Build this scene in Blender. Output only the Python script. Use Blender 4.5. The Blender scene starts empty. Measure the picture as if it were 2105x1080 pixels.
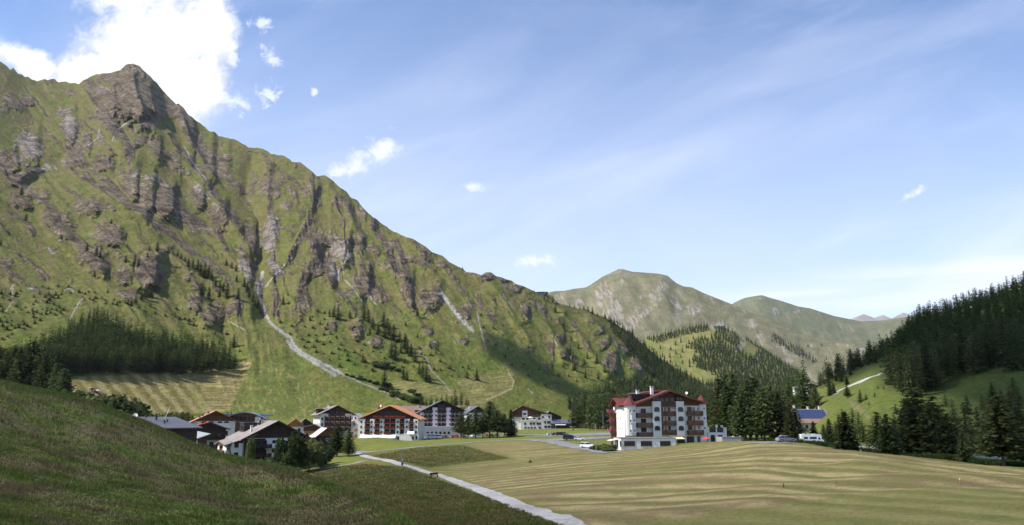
import bpy, math, random
import numpy as np
from mathutils import Vector, Matrix

# ------------------------------------------------------------------ basics
HAZE = 1.5e-5
scene = bpy.context.scene
COL = scene.collection
F, CX, CY = 1650.0, 1052.5, 540.0          # focal length in photo pixels, photo centre
TH = math.radians(11.0)                    # camera pitch
CT, ST = math.cos(TH), math.sin(TH)

def ray(px, py):
    """photo pixel -> (X/Y, Z/Y) of its sight line from the camera (at the origin, looking along +Y)"""
    xc = (np.asarray(px, float) - CX) / F
    yc = (CY - np.asarray(py, float)) / F
    Y = CT - yc * ST
    return xc / Y, (ST + yc * CT) / Y

def proj(X, Y, Z):
    d = Y * CT + Z * ST
    d = np.where(np.abs(d) < 1e-3, 1e-3, d)
    return CX + F * X / d, CY - F * (-Y * ST + Z * CT) / d

def at(px, py, Y):
    u, e = ray(px, py)
    return Vector((float(u * Y), float(Y), float(e * Y)))

def smooth(a, b, x):
    t = np.clip((x - a) / (b - a), 0, 1)
    return t * t * (3 - 2 * t)

# ------------------------------------------------------------------ noise
def _h(ix, iy, seed):
    h = (ix.astype(np.int64) * 374761393 + iy.astype(np.int64) * 668265263 + seed * 974711) & 0xFFFFFFFF
    h = ((h ^ (h >> 13)) * 1274126177) & 0xFFFFFFFF
    h = (h ^ (h >> 16)) & 0xFFFFFFFF
    return h.astype(np.float64) / 4294967295.0

def gn(x, y, seed=0):
    """gradient noise, about -1..1"""
    x = np.asarray(x, float); y = np.asarray(y, float)
    ix = np.floor(x); iy = np.floor(y)
    fx = x - ix; fy = y - iy
    sx = fx**3 * (fx * (fx * 6 - 15) + 10); sy = fy**3 * (fy * (fy * 6 - 15) + 10)
    def g(dx, dy):
        a = _h(ix + dx, iy + dy, seed) * 2 * math.pi
        return np.cos(a) * (fx - dx) + np.sin(a) * (fy - dy)
    a = g(0, 0) * (1 - sx) + g(1, 0) * sx
    b = g(0, 1) * (1 - sx) + g(1, 1) * sx
    return (a * (1 - sy) + b * sy) * 1.5

def fbm(x, y, octv=4, seed=0, gain=0.5):
    s = 0; a = 1; n = 0
    for i in range(octv):
        s = s + a * gn(x * 2**i + 17.3 * i, y * 2**i - 9.1 * i, seed + i); n += a; a *= gain
    return s / n

def ridged(x, y, octv=3, seed=0, gain=0.5):
    s = 0; a = 1; n = 0
    for i in range(octv):
        s = s + a * (1 - 2 * np.abs(gn(x * 2**i + 31.7 * i, y * 2**i + 11.9 * i, seed + i))); n += a; a *= gain
    return s / n

def in_poly(px, py, poly):
    inside = np.zeros(np.shape(px), bool)
    n = len(poly)
    for i in range(n):
        x1, y1 = poly[i]; x2, y2 = poly[(i + 1) % n]
        if y1 == y2: continue
        c = ((y1 > py) != (y2 > py)) & (px < (x2 - x1) * (py - y1) / (y2 - y1) + x1)
        inside ^= c
    return inside

def poly_dist(px, py, pts):
    """distance to a polyline, and the fraction along it"""
    best = np.full(np.shape(px), 1e9); frac = np.zeros(np.shape(px))
    n = len(pts) - 1
    for i in range(n):
        x1, y1 = pts[i][:2]; x2, y2 = pts[i + 1][:2]
        dx, dy = x2 - x1, y2 - y1
        t = np.clip(((px - x1) * dx + (py - y1) * dy) / (dx * dx + dy * dy + 1e-9), 0, 1)
        d = np.hypot(px - x1 - t * dx, py - y1 - t * dy)
        m = d < best
        best = np.where(m, d, best); frac = np.where(m, (i + t) / n, frac)
    return best, frac

def soft_poly(px, py, poly, w):
    """1 inside, 0 outside, soft over +-w"""
    d, _ = poly_dist(px, py, list(poly) + [poly[0]])
    s = np.where(in_poly(px, py, poly), d, -d)
    return smooth(-w, w, s)

# ------------------------------------------------------------------ objects
def link(o, parent=None):
    COL.objects.link(o)
    if parent is not None: o.parent = parent
    return o

def tag(o, label=None, cat=None, group=None, kind=None):
    if label: o['label'] = label
    if cat: o['category'] = cat
    if group: o['group'] = group
    if kind: o['kind'] = kind
    return o

def empty(name, loc, rz=0.0, label=None, cat=None, group=None):
    o = bpy.data.objects.new(name, None)
    o.empty_display_size = 0.5
    o.location = loc; o.rotation_euler = (0, 0, rz)
    link(o)
    return tag(o, label, cat, group)

def np_mesh(name, co, quads=None, tris=None, mats=(), midx=None, smooth_=True):
    me = bpy.data.meshes.new(name)
    co = np.asarray(co, np.float32).reshape(-1, 3)
    nq = 0 if quads is None else len(quads); nt = 0 if tris is None else len(tris)
    me.vertices.add(len(co)); me.vertices.foreach_set('co', co.ravel())
    loops = []
    if nq: loops.append(np.asarray(quads, np.int32).ravel())
    if nt: loops.append(np.asarray(tris, np.int32).ravel())
    loops = np.concatenate(loops)
    me.loops.add(len(loops)); me.loops.foreach_set('vertex_index', loops)
    tot = np.concatenate([np.full(nq, 4, np.int32), np.full(nt, 3, np.int32)])
    st = np.concatenate([[0], np.cumsum(tot)[:-1]]).astype(np.int32)
    me.polygons.add(nq + nt)
    me.polygons.foreach_set('loop_start', st)
    me.polygons.foreach_set('loop_total', tot)
    for m in mats: me.materials.append(m)
    if midx is not None: me.polygons.foreach_set('material_index', np.asarray(midx, np.int32))
    me.update(calc_edges=True)
    if smooth_: me.polygons.foreach_set('use_smooth', np.ones(nq + nt, bool))
    return me

def grid_quads(nc, nr):
    i = np.arange(nc * nr).reshape(nc, nr)
    return np.stack([i[:-1, :-1], i[1:, :-1], i[1:, 1:], i[:-1, 1:]], -1).reshape(-1, 4)

def color_attr(me, name, rgba):
    a = me.color_attributes.new(name, 'FLOAT_COLOR', 'POINT')
    a.data.foreach_set('color', np.asarray(rgba, np.float32).ravel())

# ------------------------------------------------------------------ node helper
class NT:
    def __init__(self, name):
        self.m = bpy.data.materials.new(name); self.m.use_nodes = True
        self.t = self.m.node_tree; self.t.nodes.clear()
        self.out = self.n('ShaderNodeOutputMaterial')
        self.b = self.n('ShaderNodeBsdfPrincipled')
        self.l(self.b.outputs[0], self.out.inputs[0])
        self.b.inputs['Specular IOR Level'].default_value = 0.2
        self.b.inputs['Roughness'].default_value = 0.85
    def n(self, t, **kw):
        x = self.t.nodes.new(t)
        for k, v in kw.items(): setattr(x, k, v)
        return x
    def l(self, a, b): self.t.links.new(a, b)
    def val(self, sock, v):
        if hasattr(v, 'links'): self.l(v, sock)
        elif isinstance(v, (tuple, list)) and len(v) == 3 and sock.type == 'RGBA': sock.default_value = (*v, 1)
        else: sock.default_value = v
    def attr(self, name, out='Color'):
        return self.n('ShaderNodeAttribute', attribute_name=name).outputs[out]
    def sep(self, c):
        s = self.n('ShaderNodeSeparateColor'); self.l(c, s.inputs[0]); return s.outputs
    def pos(self): return self.n('ShaderNodeNewGeometry').outputs['Position']
    def obj(self): return self.n('ShaderNodeTexCoord').outputs['Object']
    def rnd(self): return self.n('ShaderNodeObjectInfo').outputs['Random']
    def noise(self, vec, scale, detail=3, rough=0.55, out='Fac'):
        x = self.n('ShaderNodeTexNoise'); self.l(vec, x.inputs['Vector'])
        x.inputs['Scale'].default_value = scale; x.inputs['Detail'].default_value = detail
        x.inputs['Roughness'].default_value = rough
        return x.outputs[out]
    def mapping(self, vec, scale=(1, 1, 1), rot=(0, 0, 0), loc=(0, 0, 0)):
        x = self.n('ShaderNodeMapping'); self.l(vec, x.inputs['Vector'])
        x.inputs['Scale'].default_value = scale; x.inputs['Rotation'].default_value = rot; x.inputs['Location'].default_value = loc
        return x.outputs[0]
    def math(self, op, a, b=0.0, c=None, clamp=False):
        x = self.n('ShaderNodeMath', operation=op); x.use_clamp = clamp
        self.val(x.inputs[0], a); self.val(x.inputs[1], b)
        if c is not None: self.val(x.inputs[2], c)
        return x.outputs[0]
    def ramp(self, v, a, b, c=0.0, d=1.0):
        x = self.n('ShaderNodeMapRange'); x.interpolation_type = 'SMOOTHSTEP'
        self.val(x.inputs['Value'], v)
        for k, w in zip(('From Min', 'From Max', 'To Min', 'To Max'), (a, b, c, d)): x.inputs[k].default_value = w
        return x.outputs[0]
    def mix(self, f, a, b, mode='MIX'):
        x = self.n('ShaderNodeMix', data_type='RGBA', blend_type=mode)
        self.val(x.inputs[0], f); self.val(x.inputs[6], a); self.val(x.inputs[7], b)
        return x.outputs[2]
    def base(self, c): self.val(self.b.inputs['Base Color'], c)
    def bump(self, h, strength=0.4, dist=0.1):
        x = self.n('ShaderNodeBump'); self.l(h, x.inputs['Height'])
        x.inputs['Strength'].default_value = strength; x.inputs['Distance'].default_value = dist
        self.l(x.outputs[0], self.b.inputs['Normal'])

def simple(name, col, rough=0.7, var=0.15, scale=1.5, spec=0.3, metal=0.0, bump=0.0):
    t = NT(name)
    n = t.noise(t.obj(), scale, 4, 0.6)
    f = t.ramp(n, 0.3, 0.7, 1 - var, 1 + var)
    g = t.n('ShaderNodeVectorMath', operation='SCALE'); g.inputs[0].default_value = col; t.l(f, g.inputs['Scale'])
    t.l(g.outputs[0], t.b.inputs['Base Color'])
    t.b.inputs['Roughness'].default_value = rough; t.b.inputs['Specular IOR Level'].default_value = spec
    t.b.inputs['Metallic'].default_value = metal
    if bump: t.bump(t.noise(t.obj(), scale * 12, 3), bump, 0.02)
    return t.m

# ------------------------------------------------------------------ render settings, camera, light
scene.render.engine = 'CYCLES'
cy = scene.cycles
cy.use_denoising = True
try: cy.denoiser = 'OPENIMAGEDENOISE'
except Exception: pass
cy.use_adaptive_sampling = True
cy.adaptive_threshold = 0.015
cy.max_bounces = 6; cy.diffuse_bounces = 2; cy.glossy_bounces = 2; cy.transmission_bounces = 2
cy.transparent_max_bounces = 16; cy.volume_bounces = 0
scene.view_settings.view_transform = 'Standard'
scene.view_settings.look = 'None'
scene.view_settings.exposure = EXPOSURE = 0.58
scene.view_settings.gamma = 1.0

cam = bpy.data.cameras.new('camera')
cam.sensor_width = 36.0; cam.lens = 36.0 * F / 2105.0
cam.clip_start = 0.5; cam.clip_end = 60000
camo = link(bpy.data.objects.new('camera', cam))
camo.rotation_euler = (math.radians(90) + TH, 0, 0)
scene.camera = camo

SUN_AZ, SUN_EL = math.radians(257.0), math.radians(46.0)     # azimuth clockwise from +Y (north = +Y): 270 = from the left
SDIR = Vector((math.sin(SUN_AZ) * math.cos(SUN_EL), math.cos(SUN_AZ) * math.cos(SUN_EL), math.sin(SUN_EL)))
sl = bpy.data.lights.new('sun', 'SUN')
sl.energy = 4.8; sl.angle = math.radians(0.6); sl.color = (1.0, 0.95, 0.87)
so = link(bpy.data.objects.new('sun', sl))
so.rotation_euler = SDIR.to_track_quat('Z', 'Y').to_euler()
# ------------------------------------------------------------------ sky: Nishita plus procedural clouds, by direction
def build_world():
    w = bpy.data.worlds.new('World'); scene.world = w; w.use_nodes = True
    T = w.node_tree; T.nodes.clear()
    def n(t, **k):
        x = T.nodes.new(t)
        for a, b in k.items(): setattr(x, a, b)
        return x
    def l(a, b): T.links.new(a, b)
    def put(s, v):
        if hasattr(v, 'links'): l(v, s)
        else: s.default_value = v
    def M(op, a, b=0.0, clamp=False):
        x = n('ShaderNodeMath', operation=op); x.use_clamp = clamp
        put(x.inputs[0], a); put(x.inputs[1], b); return x.outputs[0]
    def ramp(v, a, b, c=0.0, d=1.0):
        x = n('ShaderNodeMapRange'); x.interpolation_type = 'SMOOTHSTEP'; put(x.inputs[0], v)
        for i, q in zip((1, 2, 3, 4), (a, b, c, d)): x.inputs[i].default_value = q
        return x.outputs[0]
    def noise(vec, scale, det=6, rough=0.6, dist=0.0):
        x = n('ShaderNodeTexNoise'); l(vec, x.inputs['Vector']); x.inputs['Scale'].default_value = scale
        x.inputs['Detail'].default_value = det; x.inputs['Roughness'].default_value = rough
        x.inputs['Distortion'].default_value = dist
        return x.outputs['Fac']
    out = n('ShaderNodeOutputWorld')
    sky = n('ShaderNodeTexSky', sky_type='NISHITA'); sky.sun_disc = False
    sky.sun_elevation = SUN_EL; sky.sun_rotation = SUN_AZ
    sky.altitude = 1900; sky.air_density = 1.0; sky.dust_density = SKY_DUST; sky.ozone_density = 1.5
    co = n('ShaderNodeTexCoord').outputs['Generated']
    # angular coordinates on a plane in front: s = x/y, t = z/y (only meaningful ahead; smooth elsewhere)
    sp = n('ShaderNodeSeparateXYZ'); l(co, sp.inputs[0])
    ys = M('MAXIMUM', sp.outputs[1], 0.05)
    s = M('DIVIDE', sp.outputs[0], ys); t = M('DIVIDE', sp.outputs[2], ys)
    cb = n('ShaderNodeCombineXYZ'); l(s, cb.inputs[0]); l(t, cb.inputs[1]); st = cb.outputs[0]
    fine = noise(st, 16.0, 9, 0.62, 0.3)
    mid = noise(st, 5.0, 7, 0.6, 0.2)
    tiny = noise(st, 42.0, 8, 0.68, 0.6); tin2 = noise(st, 75.0, 6, 0.65, 0.4)
    def blob(px, py, rx, ry, rot=0.0):
        """soft ellipse (in direction space) centred on the sight line of a photo pixel: 1 in the middle, 0 at the rim"""
        u, e = ray(px, py); u0, e0 = float(u), float(e)
        dx = M('SUBTRACT', s, u0); dy = M('SUBTRACT', t, e0)
        c, q = math.cos(math.radians(rot)), math.sin(math.radians(rot))
        a = M('ADD', M('MULTIPLY', dx, c), M('MULTIPLY', dy, q))
        b = M('SUBTRACT', M('MULTIPLY', dy, c), M('MULTIPLY', dx, q))
        a = M('DIVIDE', a, rx / F); b = M('DIVIDE', b, ry / F)
        r = M('SQRT', M('ADD', M('MULTIPLY', a, a), M('MULTIPLY', b, b)))
        return M('SUBTRACT', 1.0, r)
    def union(xs):
        r = xs[0]
        for x in xs[1:]: r = M('MAXIMUM', r, x)
        return r
    big = union([blob(310, 90, 190, 150), blob(300, -60, 190, 170), blob(200, 150, 200, 70, 10), blob(390, 170, 120, 95, -35),
                 blob(60, 130, 130, 45, -25), blob(420, 60, 95, 120), blob(360, 230, 100, 60, -30)])
    f1 = M('ADD', big, M('ADD', M('MULTIPLY', M('SUBTRACT', fine, 0.5), 1.25), M('ADD', M('MULTIPLY', M('SUBTRACT', tiny, 0.5), 0.75), M('MULTIPLY', M('SUBTRACT', mid, 0.5), 0.5))))
    m_big = ramp(f1, -0.02, 0.62)
    puffs = union([blob(735, 335, 70, 30, 30), blob(785, 308, 45, 40, 40), blob(700, 350, 40, 24), blob(968, 385, 30, 14, 0), blob(1108, 536, 44, 18, 0)])
    f2 = M('ADD', puffs, M('ADD', M('MULTIPLY', M('SUBTRACT', tiny, 0.5), 3.4), M('MULTIPLY', M('SUBTRACT', fine, 0.5), 1.2)))
    m_puf = ramp(f2, -0.05, 1.1, 0.0, 0.8)
    rags = union([blob(535, 50, 30, 34, 60), blob(556, 115, 40, 22, -50), blob(550, 195, 36, 40), blob(480, 210, 50, 30, -20), blob(648, 190, 14, 14), blob(480, 110, 18, 50), blob(1873, 403, 48, 14, 32)])
    f3 = M('ADD', rags, M('ADD', M('MULTIPLY', M('SUBTRACT', tiny, 0.5), 3.6), M('MULTIPLY', M('SUBTRACT', tin2, 0.5), 1.6)))
    m_rag = ramp(f3, 0.12, 1.0, 0.0, 0.7)
    # cirrus: streaks rising to the right
    def streak(rot, sx, sy, sc, det, a, b, top):
        mp = n('ShaderNodeMapping'); l(st, mp.inputs[0]); mp.inputs['Rotation'].default_value = (0, 0, math.radians(rot)); 
        m2 = n('ShaderNodeMapping'); l(mp.outputs[0], m2.inputs[0]); m2.inputs['Scale'].default_value = (sx, sy, 1)
        return ramp(noise(m2.outputs[0], sc, det, 0.55, 0.6), a, b, 0.0, top)
    c1 = streak(-27, 0.7, 2.2, 1.7, 7, 0.38, 0.80, 0.22)
    c2 = streak(-20, 0.6, 2.6, 4.0, 8, 0.42, 0.8, 0.20)
    c3 = streak(35, 0.6, 2.0, 2.0, 7, 0.45, 0.8, 0.2)
    cir = M('MAXIMUM', M('ADD', c1, c2), c3)
    bright = blob(1380, 330, 420, 75, 24)
    cir = M('ADD', cir, ramp(M('ADD', bright, M('MULTIPLY', M('SUBTRACT', mid, 0.5), 1.0)), 0.0, 1.1, 0.0, 0.24))
    # bank of thin cloud low at the right
    bank = union([blob(1800, 600, 520, 75, 3), blob(2050, 570, 420, 60, 6)])
    lay = streak(-5, 0.5, 5.5, 4.0, 8, 0.32, 0.72, 0.45)
    m_bank = M('MULTIPLY', ramp(M('ADD', bank, M('MULTIPLY', M('SUBTRACT', mid, 0.5), 0.6)), 0.0, 0.8, 0.0, 1.0), M('ADD', M('MULTIPLY', lay, 1.5), 0.12))
    hor = ramp(t, 0.0, 0.62, 0.55, 0.0)
    thin = M('ADD', M('ADD', M('MULTIPLY', cir, 0.9), hor), 0.06)
    m_bank = M('MULTIPLY', m_bank, 1.1)
    thin = M('MINIMUM', thin, 0.9)
    mult = n('ShaderNodeMix', data_type='RGBA', blend_type='MULTIPLY'); mult.inputs[0].default_value = 1.0
    l(sky.outputs[0], mult.inputs[6]); mult.inputs[7].default_value = SKY_TINT
    def mixc(f, a, c):
        x = n('ShaderNodeMix', data_type='RGBA'); put(x.inputs[0], f); l(a, x.inputs[6]); x.inputs[7].default_value = (*c, 1); return x.outputs[2]
    k = 1.0 / SKY_STR
    c = mixc(thin, mult.outputs[2], (0.70 * k, 0.745 * k, 0.885 * k))
    c = mixc(m_bank, c, (0.78 * k, 0.79 * k, 0.86 * k))
    c = mixc(m_rag, c, (0.74 * k, 0.77 * k, 0.86 * k))
    c = mixc(m_puf, c, (0.76 * k, 0.78 * k, 0.84 * k))
    # the big cloud: white, a little grey in its folds
    shade = ramp(M('ADD', noise(st, 9.0, 8, 0.62, 0.5), M('MULTIPLY', f1, 0.25)), 0.42, 0.62)
    cl = n('ShaderNodeMix', data_type='RGBA'); put(cl.inputs[0], shade)
    cl.inputs[6].default_value = (0.60 * k, 0.62 * k, 0.68 * k, 1); cl.inputs[7].default_value = (0.80 * k, 0.80 * k, 0.80 * k, 1)
    fin = n('ShaderNodeMix', data_type='RGBA'); put(fin.inputs[0], m_big); l(c, fin.inputs[6]); l(cl.outputs[2], fin.inputs[7])
    bg = n('ShaderNodeBackground'); l(fin.outputs[2], bg.inputs[0]); bg.inputs[1].default_value = SKY_STR
    l(bg.outputs[0], out.inputs[0])
SKY_STR, SKY_DUST, SKY_TINT = 0.13, 0.6, (0.80, 0.95, 1.13, 1)
build_world()
# ------------------------------------------------------------------ ground sheet (valley floor, meadows, near hillside, right-hand hill)
Zv = lambda Y, z: (Y, None, z)
PROF = {   # photo column: knots (distance, photo row) or Zv(distance, height); same meaning in every column
 -700: [Zv(2,-1.2), Zv(15,-0.2), Zv(40,5), Zv(85,13), Zv(130,14), Zv(180,12), Zv(240,12), Zv(320,16), Zv(420,28), Zv(520,45), Zv(620,60), Zv(900,60)],
 0:    [Zv(2,-1.9), (22,1090), (48,900), (76,789), Zv(105,1.8), Zv(150,-4), Zv(210,-8), Zv(300,-4), (400,838), (470,812), Zv(540,16), Zv(900,16)],
 100:  [Zv(2,-1.9), (24,1090), (52,912), (80,811), Zv(108,-0.5), Zv(150,-6), Zv(210,-10), Zv(300,-5), (400,840), (475,812), Zv(545,15), Zv(900,15)],
 200:  [Zv(2,-2.0), (26,1090), (54,926), (82,834), Zv(110,-4), Zv(150,-9.5), Zv(210,-12.5), Zv(300,-9), Zv(400,0), (490,830), Zv(560,13), Zv(900,13)],
 300:  [Zv(2,-2.0), (28,1090), (56,948), (84,871), Zv(110,-6.5), Zv(150,-12), Zv(210,-14.5), Zv(300,-12), Zv(400,-5), (500,858), Zv(560,6), Zv(900,6)],
 400:  [Zv(2,-2.1), (30,1090), (56,978), (84,914), Zv(108,-8.5), Zv(145,-13.5), Zv(210,-15.5), Zv(300,-14.5), Zv(410,-10), (510,868), Zv(570,2), Zv(900,2)],
 500:  [Zv(2,-2.2), (31,1090), (54,1010), (78,945), Zv(100,-9.5), Zv(140,-14.5), Zv(205,-16), Zv(300,-14.8), Zv(410,-11.5), (520,872), Zv(590,2), Zv(900,2)],
 600:  [Zv(2,-2.2), (32,1090), (50,1030), (68,966), Zv(90,-9.8), Zv(130,-14.2), Zv(205,-15.5), (270,952), (410,907), (560,870), Zv(620,1), Zv(900,1)],
 700:  [Zv(2,-2.3), (32,1090), (45,1045), (58,1004), Zv(76,-9.0), Zv(105,-12.6), (200,976), (280,942), (415,907), (580,860), Zv(640,3), Zv(900,3)],
 830:  [Zv(2,-2.4), (24,1100), (29,1078), (34,1060), Zv(46,-7.2), Zv(75,-11.0), (115,1030), (215,955), (300,925), (420,906), (630,842), Zv(900,9)],
 940:  [Zv(2,-2.5), Zv(12,-3.5), Zv(18,-4.2), Zv(24,-5.0), Zv(38,-7.2), (80,1085), (130,1020), (200,965), (300,922), (440,899), (650,848), Zv(900,9)],
 1050: [Zv(2,-2.5), Zv(10,-3.5), Zv(16,-4.2), Zv(24,-5.2), Zv(40,-7.4), (70,1085), (128,1008), (200,957), (300,920), (430,897), (600,880), (720,855)],
 1180: [Zv(2,-2.5), Zv(10,-3.4), Zv(16,-4.2), Zv(24,-5.0), Zv(40,-7.0), (66,1085), (120,1003), (190,950), (270,918), (380,898), (560,880), (760,866)],
 1300: [Zv(2,-2.5), Zv(10,-3.3), Zv(16,-4.0), Zv(24,-4.8), Zv(40,-6.6), (62,1085), (115,1000), (180,950), (240,923), (330,902), (520,882), (800,870)],
 1420: [Zv(2,-2.5), Zv(10,-3.2), Zv(16,-3.9), Zv(24,-4.6), Zv(38,-6.0), (58,1085), (104,1000), (160,950), (235,913), (330,900), (520,882), (850,870)],
 1550: [Zv(2,-2.5), Zv(10,-3.2), Zv(16,-3.8), Zv(24,-4.5), Zv(36,-5.6), (52,1085), (92,1000), (142,948), (200,907), Zv(250,-7.6), Zv(420,-7), Zv(900,-4)],
 1680: [Zv(2,-2.5), Zv(10,-3.2), Zv(16,-3.8), Zv(24,-4.4), Zv(36,-5.4), (50,1085), (90,1000), (134,948), (176,917), Zv(215,-8.2), (275,905), (330,868)],
 1740: [Zv(2,-2.5), Zv(10,-3.2), Zv(16,-3.8), Zv(24,-4.4), Zv(36,-5.3), (49,1085), (88,1000), (124,950), (164,924), Zv(205,-8.5), (260,905), (330,838)],
 1800: [Zv(2,-2.5), Zv(10,-3.2), Zv(16,-3.8), Zv(24,-4.4), Zv(36,-5.3), (48,1085), (86,1000), (118,952), (150,932), Zv(185,-8.4), (225,918), (310,815)],
 1900: [Zv(2,-2.5), Zv(10,-3.2), Zv(16,-3.8), Zv(24,-4.4), Zv(34,-5.1), (47,1085), (82,1000), (110,962), (138,944), Zv(168,-8.7), (212,932), (280,832)],
 2105: [Zv(2,-2.5), Zv(10,-3.2), Zv(16,-3.8), Zv(24,-4.3), Zv(34,-4.9), (45,1085), (78,1002), (98,978), (118,964), Zv(145,-8.8), (195,942), (255,838)],
 2800: [Zv(2,-2.5), Zv(10,-3.2), Zv(16,-3.8), Zv(24,-4.2), Zv(32,-4.7), Zv(44,-5.6), Zv(65,-6), Zv(80,-6.1), Zv(95,-6.2), Zv(115,-8), Zv(150,-8), Zv(220,12)],
}
TAIL = {   # what follows farther out: (distance, row) / Zv; the right-hand hill and the valley beyond
 -700: [Zv(1500,60), Zv(3000,40), Zv(30000,0)], 830: [Zv(1500,0), Zv(3000,-20), Zv(30000,-60)], 1300: [Zv(1200,-6), Zv(3000,-20), Zv(30000,-60)],
 1550: [Zv(1200,-6), Zv(3000,-20), Zv(30000,-60)],
 1680: [(430,800), (500,789), Zv(700,2)], 1740: [(400,797), (480,765), Zv(760,10)], 1800: [(360,776), (440,748), Zv(800,20)],
 1900: [(340,780), (440,700), Zv(620,70)], 2105: [(300,766), (430,655), (540,612)], 2800: [Zv(300,45), Zv(450,110), Zv(700,190)],
}
def _res(px, k):
    return (k[0], k[2]) if k[1] is None else (k[0], float(ray(px, k[1])[1]) * k[0])
pk = sorted(PROF)
uk = np.array([float(ray(p, 861)[0]) for p in pk])
KY = np.array([[_res(p, k)[0] for k in PROF[p]] for p in pk]); KZ = np.array([[_res(p, k)[1] for k in PROF[p]] for p in pk])
tk = sorted(TAIL); tu = np.array([float(ray(p, 861)[0]) for p in tk])
TY = np.array([[_res(p, k)[0] for k in TAIL[p]] for p in tk]); TZ = np.array([[_res(p, k)[1] for k in TAIL[p]] for p in tk])
us = np.unique(np.concatenate([np.linspace(-1.7, -0.72, 60), np.linspace(-0.72, 0.72, 960), np.linspace(0.72, 1.7, 60)]))
ys = np.concatenate([np.geomspace(2, 900, 520), np.geomspace(940, 28000, 30)])
NU, NY = len(us), len(ys)

def pchip(x, y, xi):
    h = np.diff(x); d = np.diff(y) / h
    m = np.zeros_like(y)
    w1 = 2 * h[1:] + h[:-1]; w2 = h[1:] + 2 * h[:-1]
    ok = d[1:] * d[:-1] > 0
    with np.errstate(divide='ignore', invalid='ignore'):
        m[1:-1] = np.where(ok, (w1 + w2) / (w1 / d[:-1] + w2 / d[1:]), 0)
    m[0], m[-1] = d[0], d[-1]
    i = np.clip(np.searchsorted(x, xi) - 1, 0, len(x) - 2)
    t = np.clip((xi - x[i]) / h[i], 0, 1)
    return (y[i] * (2*t**3 - 3*t**2 + 1) + h[i] * m[i] * (t**3 - 2*t**2 + t) + y[i+1] * (3*t**2 - 2*t**3) + h[i] * m[i+1] * (t**3 - t**2))

GZ = np.zeros((NU, NY))
for i, u in enumerate(us):
    lY = np.array([np.interp(u, uk, np.log(KY[:, j])) for j in range(KY.shape[1])])
    zz = np.array([np.interp(u, uk, KZ[:, j]) for j in range(KY.shape[1])])
    lT = np.array([np.interp(u, tu, np.log(TY[:, j])) for j in range(3)]); zT = np.array([np.interp(u, tu, TZ[:, j]) for j in range(3)])
    m = lT > lY[-1] + 0.05
    lY = np.concatenate([lY, lT[m], [math.log(40000)]]); zz = np.concatenate([zz, zT[m], [-60 if zT[-1] < 100 else 60]])
    GZ[i] = pchip(lY, zz, np.log(ys))
k = np.exp(-0.5 * (np.arange(-9, 10) / 4.0)**2); k /= k.sum()
GZ = np.apply_along_axis(lambda c: np.convolve(np.pad(c, 9, 'edge'), k, 'valid'), 0, GZ)
UU, YY = np.meshgrid(us, ys, indexing='ij'); XX = UU * YY
near = smooth(420, 250, YY)
GZ += near * (0.10 * fbm(XX / 3.0, YY / 3.0, 3, 5) + 0.45 * fbm(XX / 28.0, YY / 28.0, 3, 9)) * smooth(3, 15, YY)
GZ += smooth(150, 320, YY) * smooth(0.36, 0.5, UU) * (1.2 * fbm(XX / 22.0, YY / 22.0, 3, 19) + 2.0 * fbm(XX / 60., YY / 60., 2, 23))
# gentle swales in the mown field
GZ += 0.5 * smooth(40, 80, YY) * smooth(230, 150, YY) * smooth(-0.06, 0.1, UU) * gn(XX / 30.0 + YY / 90.0, YY / 16.0, 44)

def gz(X, Y):
    """height of the ground sheet"""
    X = np.asarray(X, float); Y = np.clip(np.asarray(Y, float), ys[0], ys[-1] * .999)
    u = np.clip(X / Y, us[0], us[-1] - 1e-6)
    i = np.clip(np.searchsorted(us, u, 'right') - 1, 0, NU - 2); j = np.clip(np.searchsorted(ys, Y, 'right') - 1, 0, NY - 2)
    a = (u - us[i]) / (us[i+1] - us[i]); b = (Y - ys[j]) / (ys[j+1] - ys[j])
    return (GZ[i, j] * (1-a) * (1-b) + GZ[i+1, j] * a * (1-b) + GZ[i, j+1] * (1-a) * b + GZ[i+1, j+1] * a * b)

YS_ = np.geomspace(6, 900, 1400)
def hit(px, py, y0=6.0, y1=900.0):
    """where the sight line of a photo pixel meets the ground sheet, looking no nearer than y0"""
    u, e = ray(px, py); u = float(u); e = float(e)
    Y = YS_[(YS_ >= y0) & (YS_ <= y1)]
    d = gz(u * Y, Y) - e * Y
    k = np.nonzero(d >= 0)[0]
    if len(k) == 0: return None
    k = k[0]
    if k == 0: y = Y[0]
    else: y = Y[k-1] + (Y[k] - Y[k-1]) * (-d[k-1]) / (d[k] - d[k-1] + 1e-12)
    return Vector((u * y, y, float(gz(u * y, y))))

GPX, GPY = proj(XX, YY, GZ)
front = YY < 700
def reg(poly, w): return np.where(front, soft_poly(GPX, GPY, poly, w), 0.0)
wob = 9 * fbm(XX / 9.0, YY / 14.0, 3, 70)
GPXw = GPX + wob * 2; GPYs = GPY + wob * smooth(120, 60, np.abs(YY - 60)) * 0.6
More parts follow.
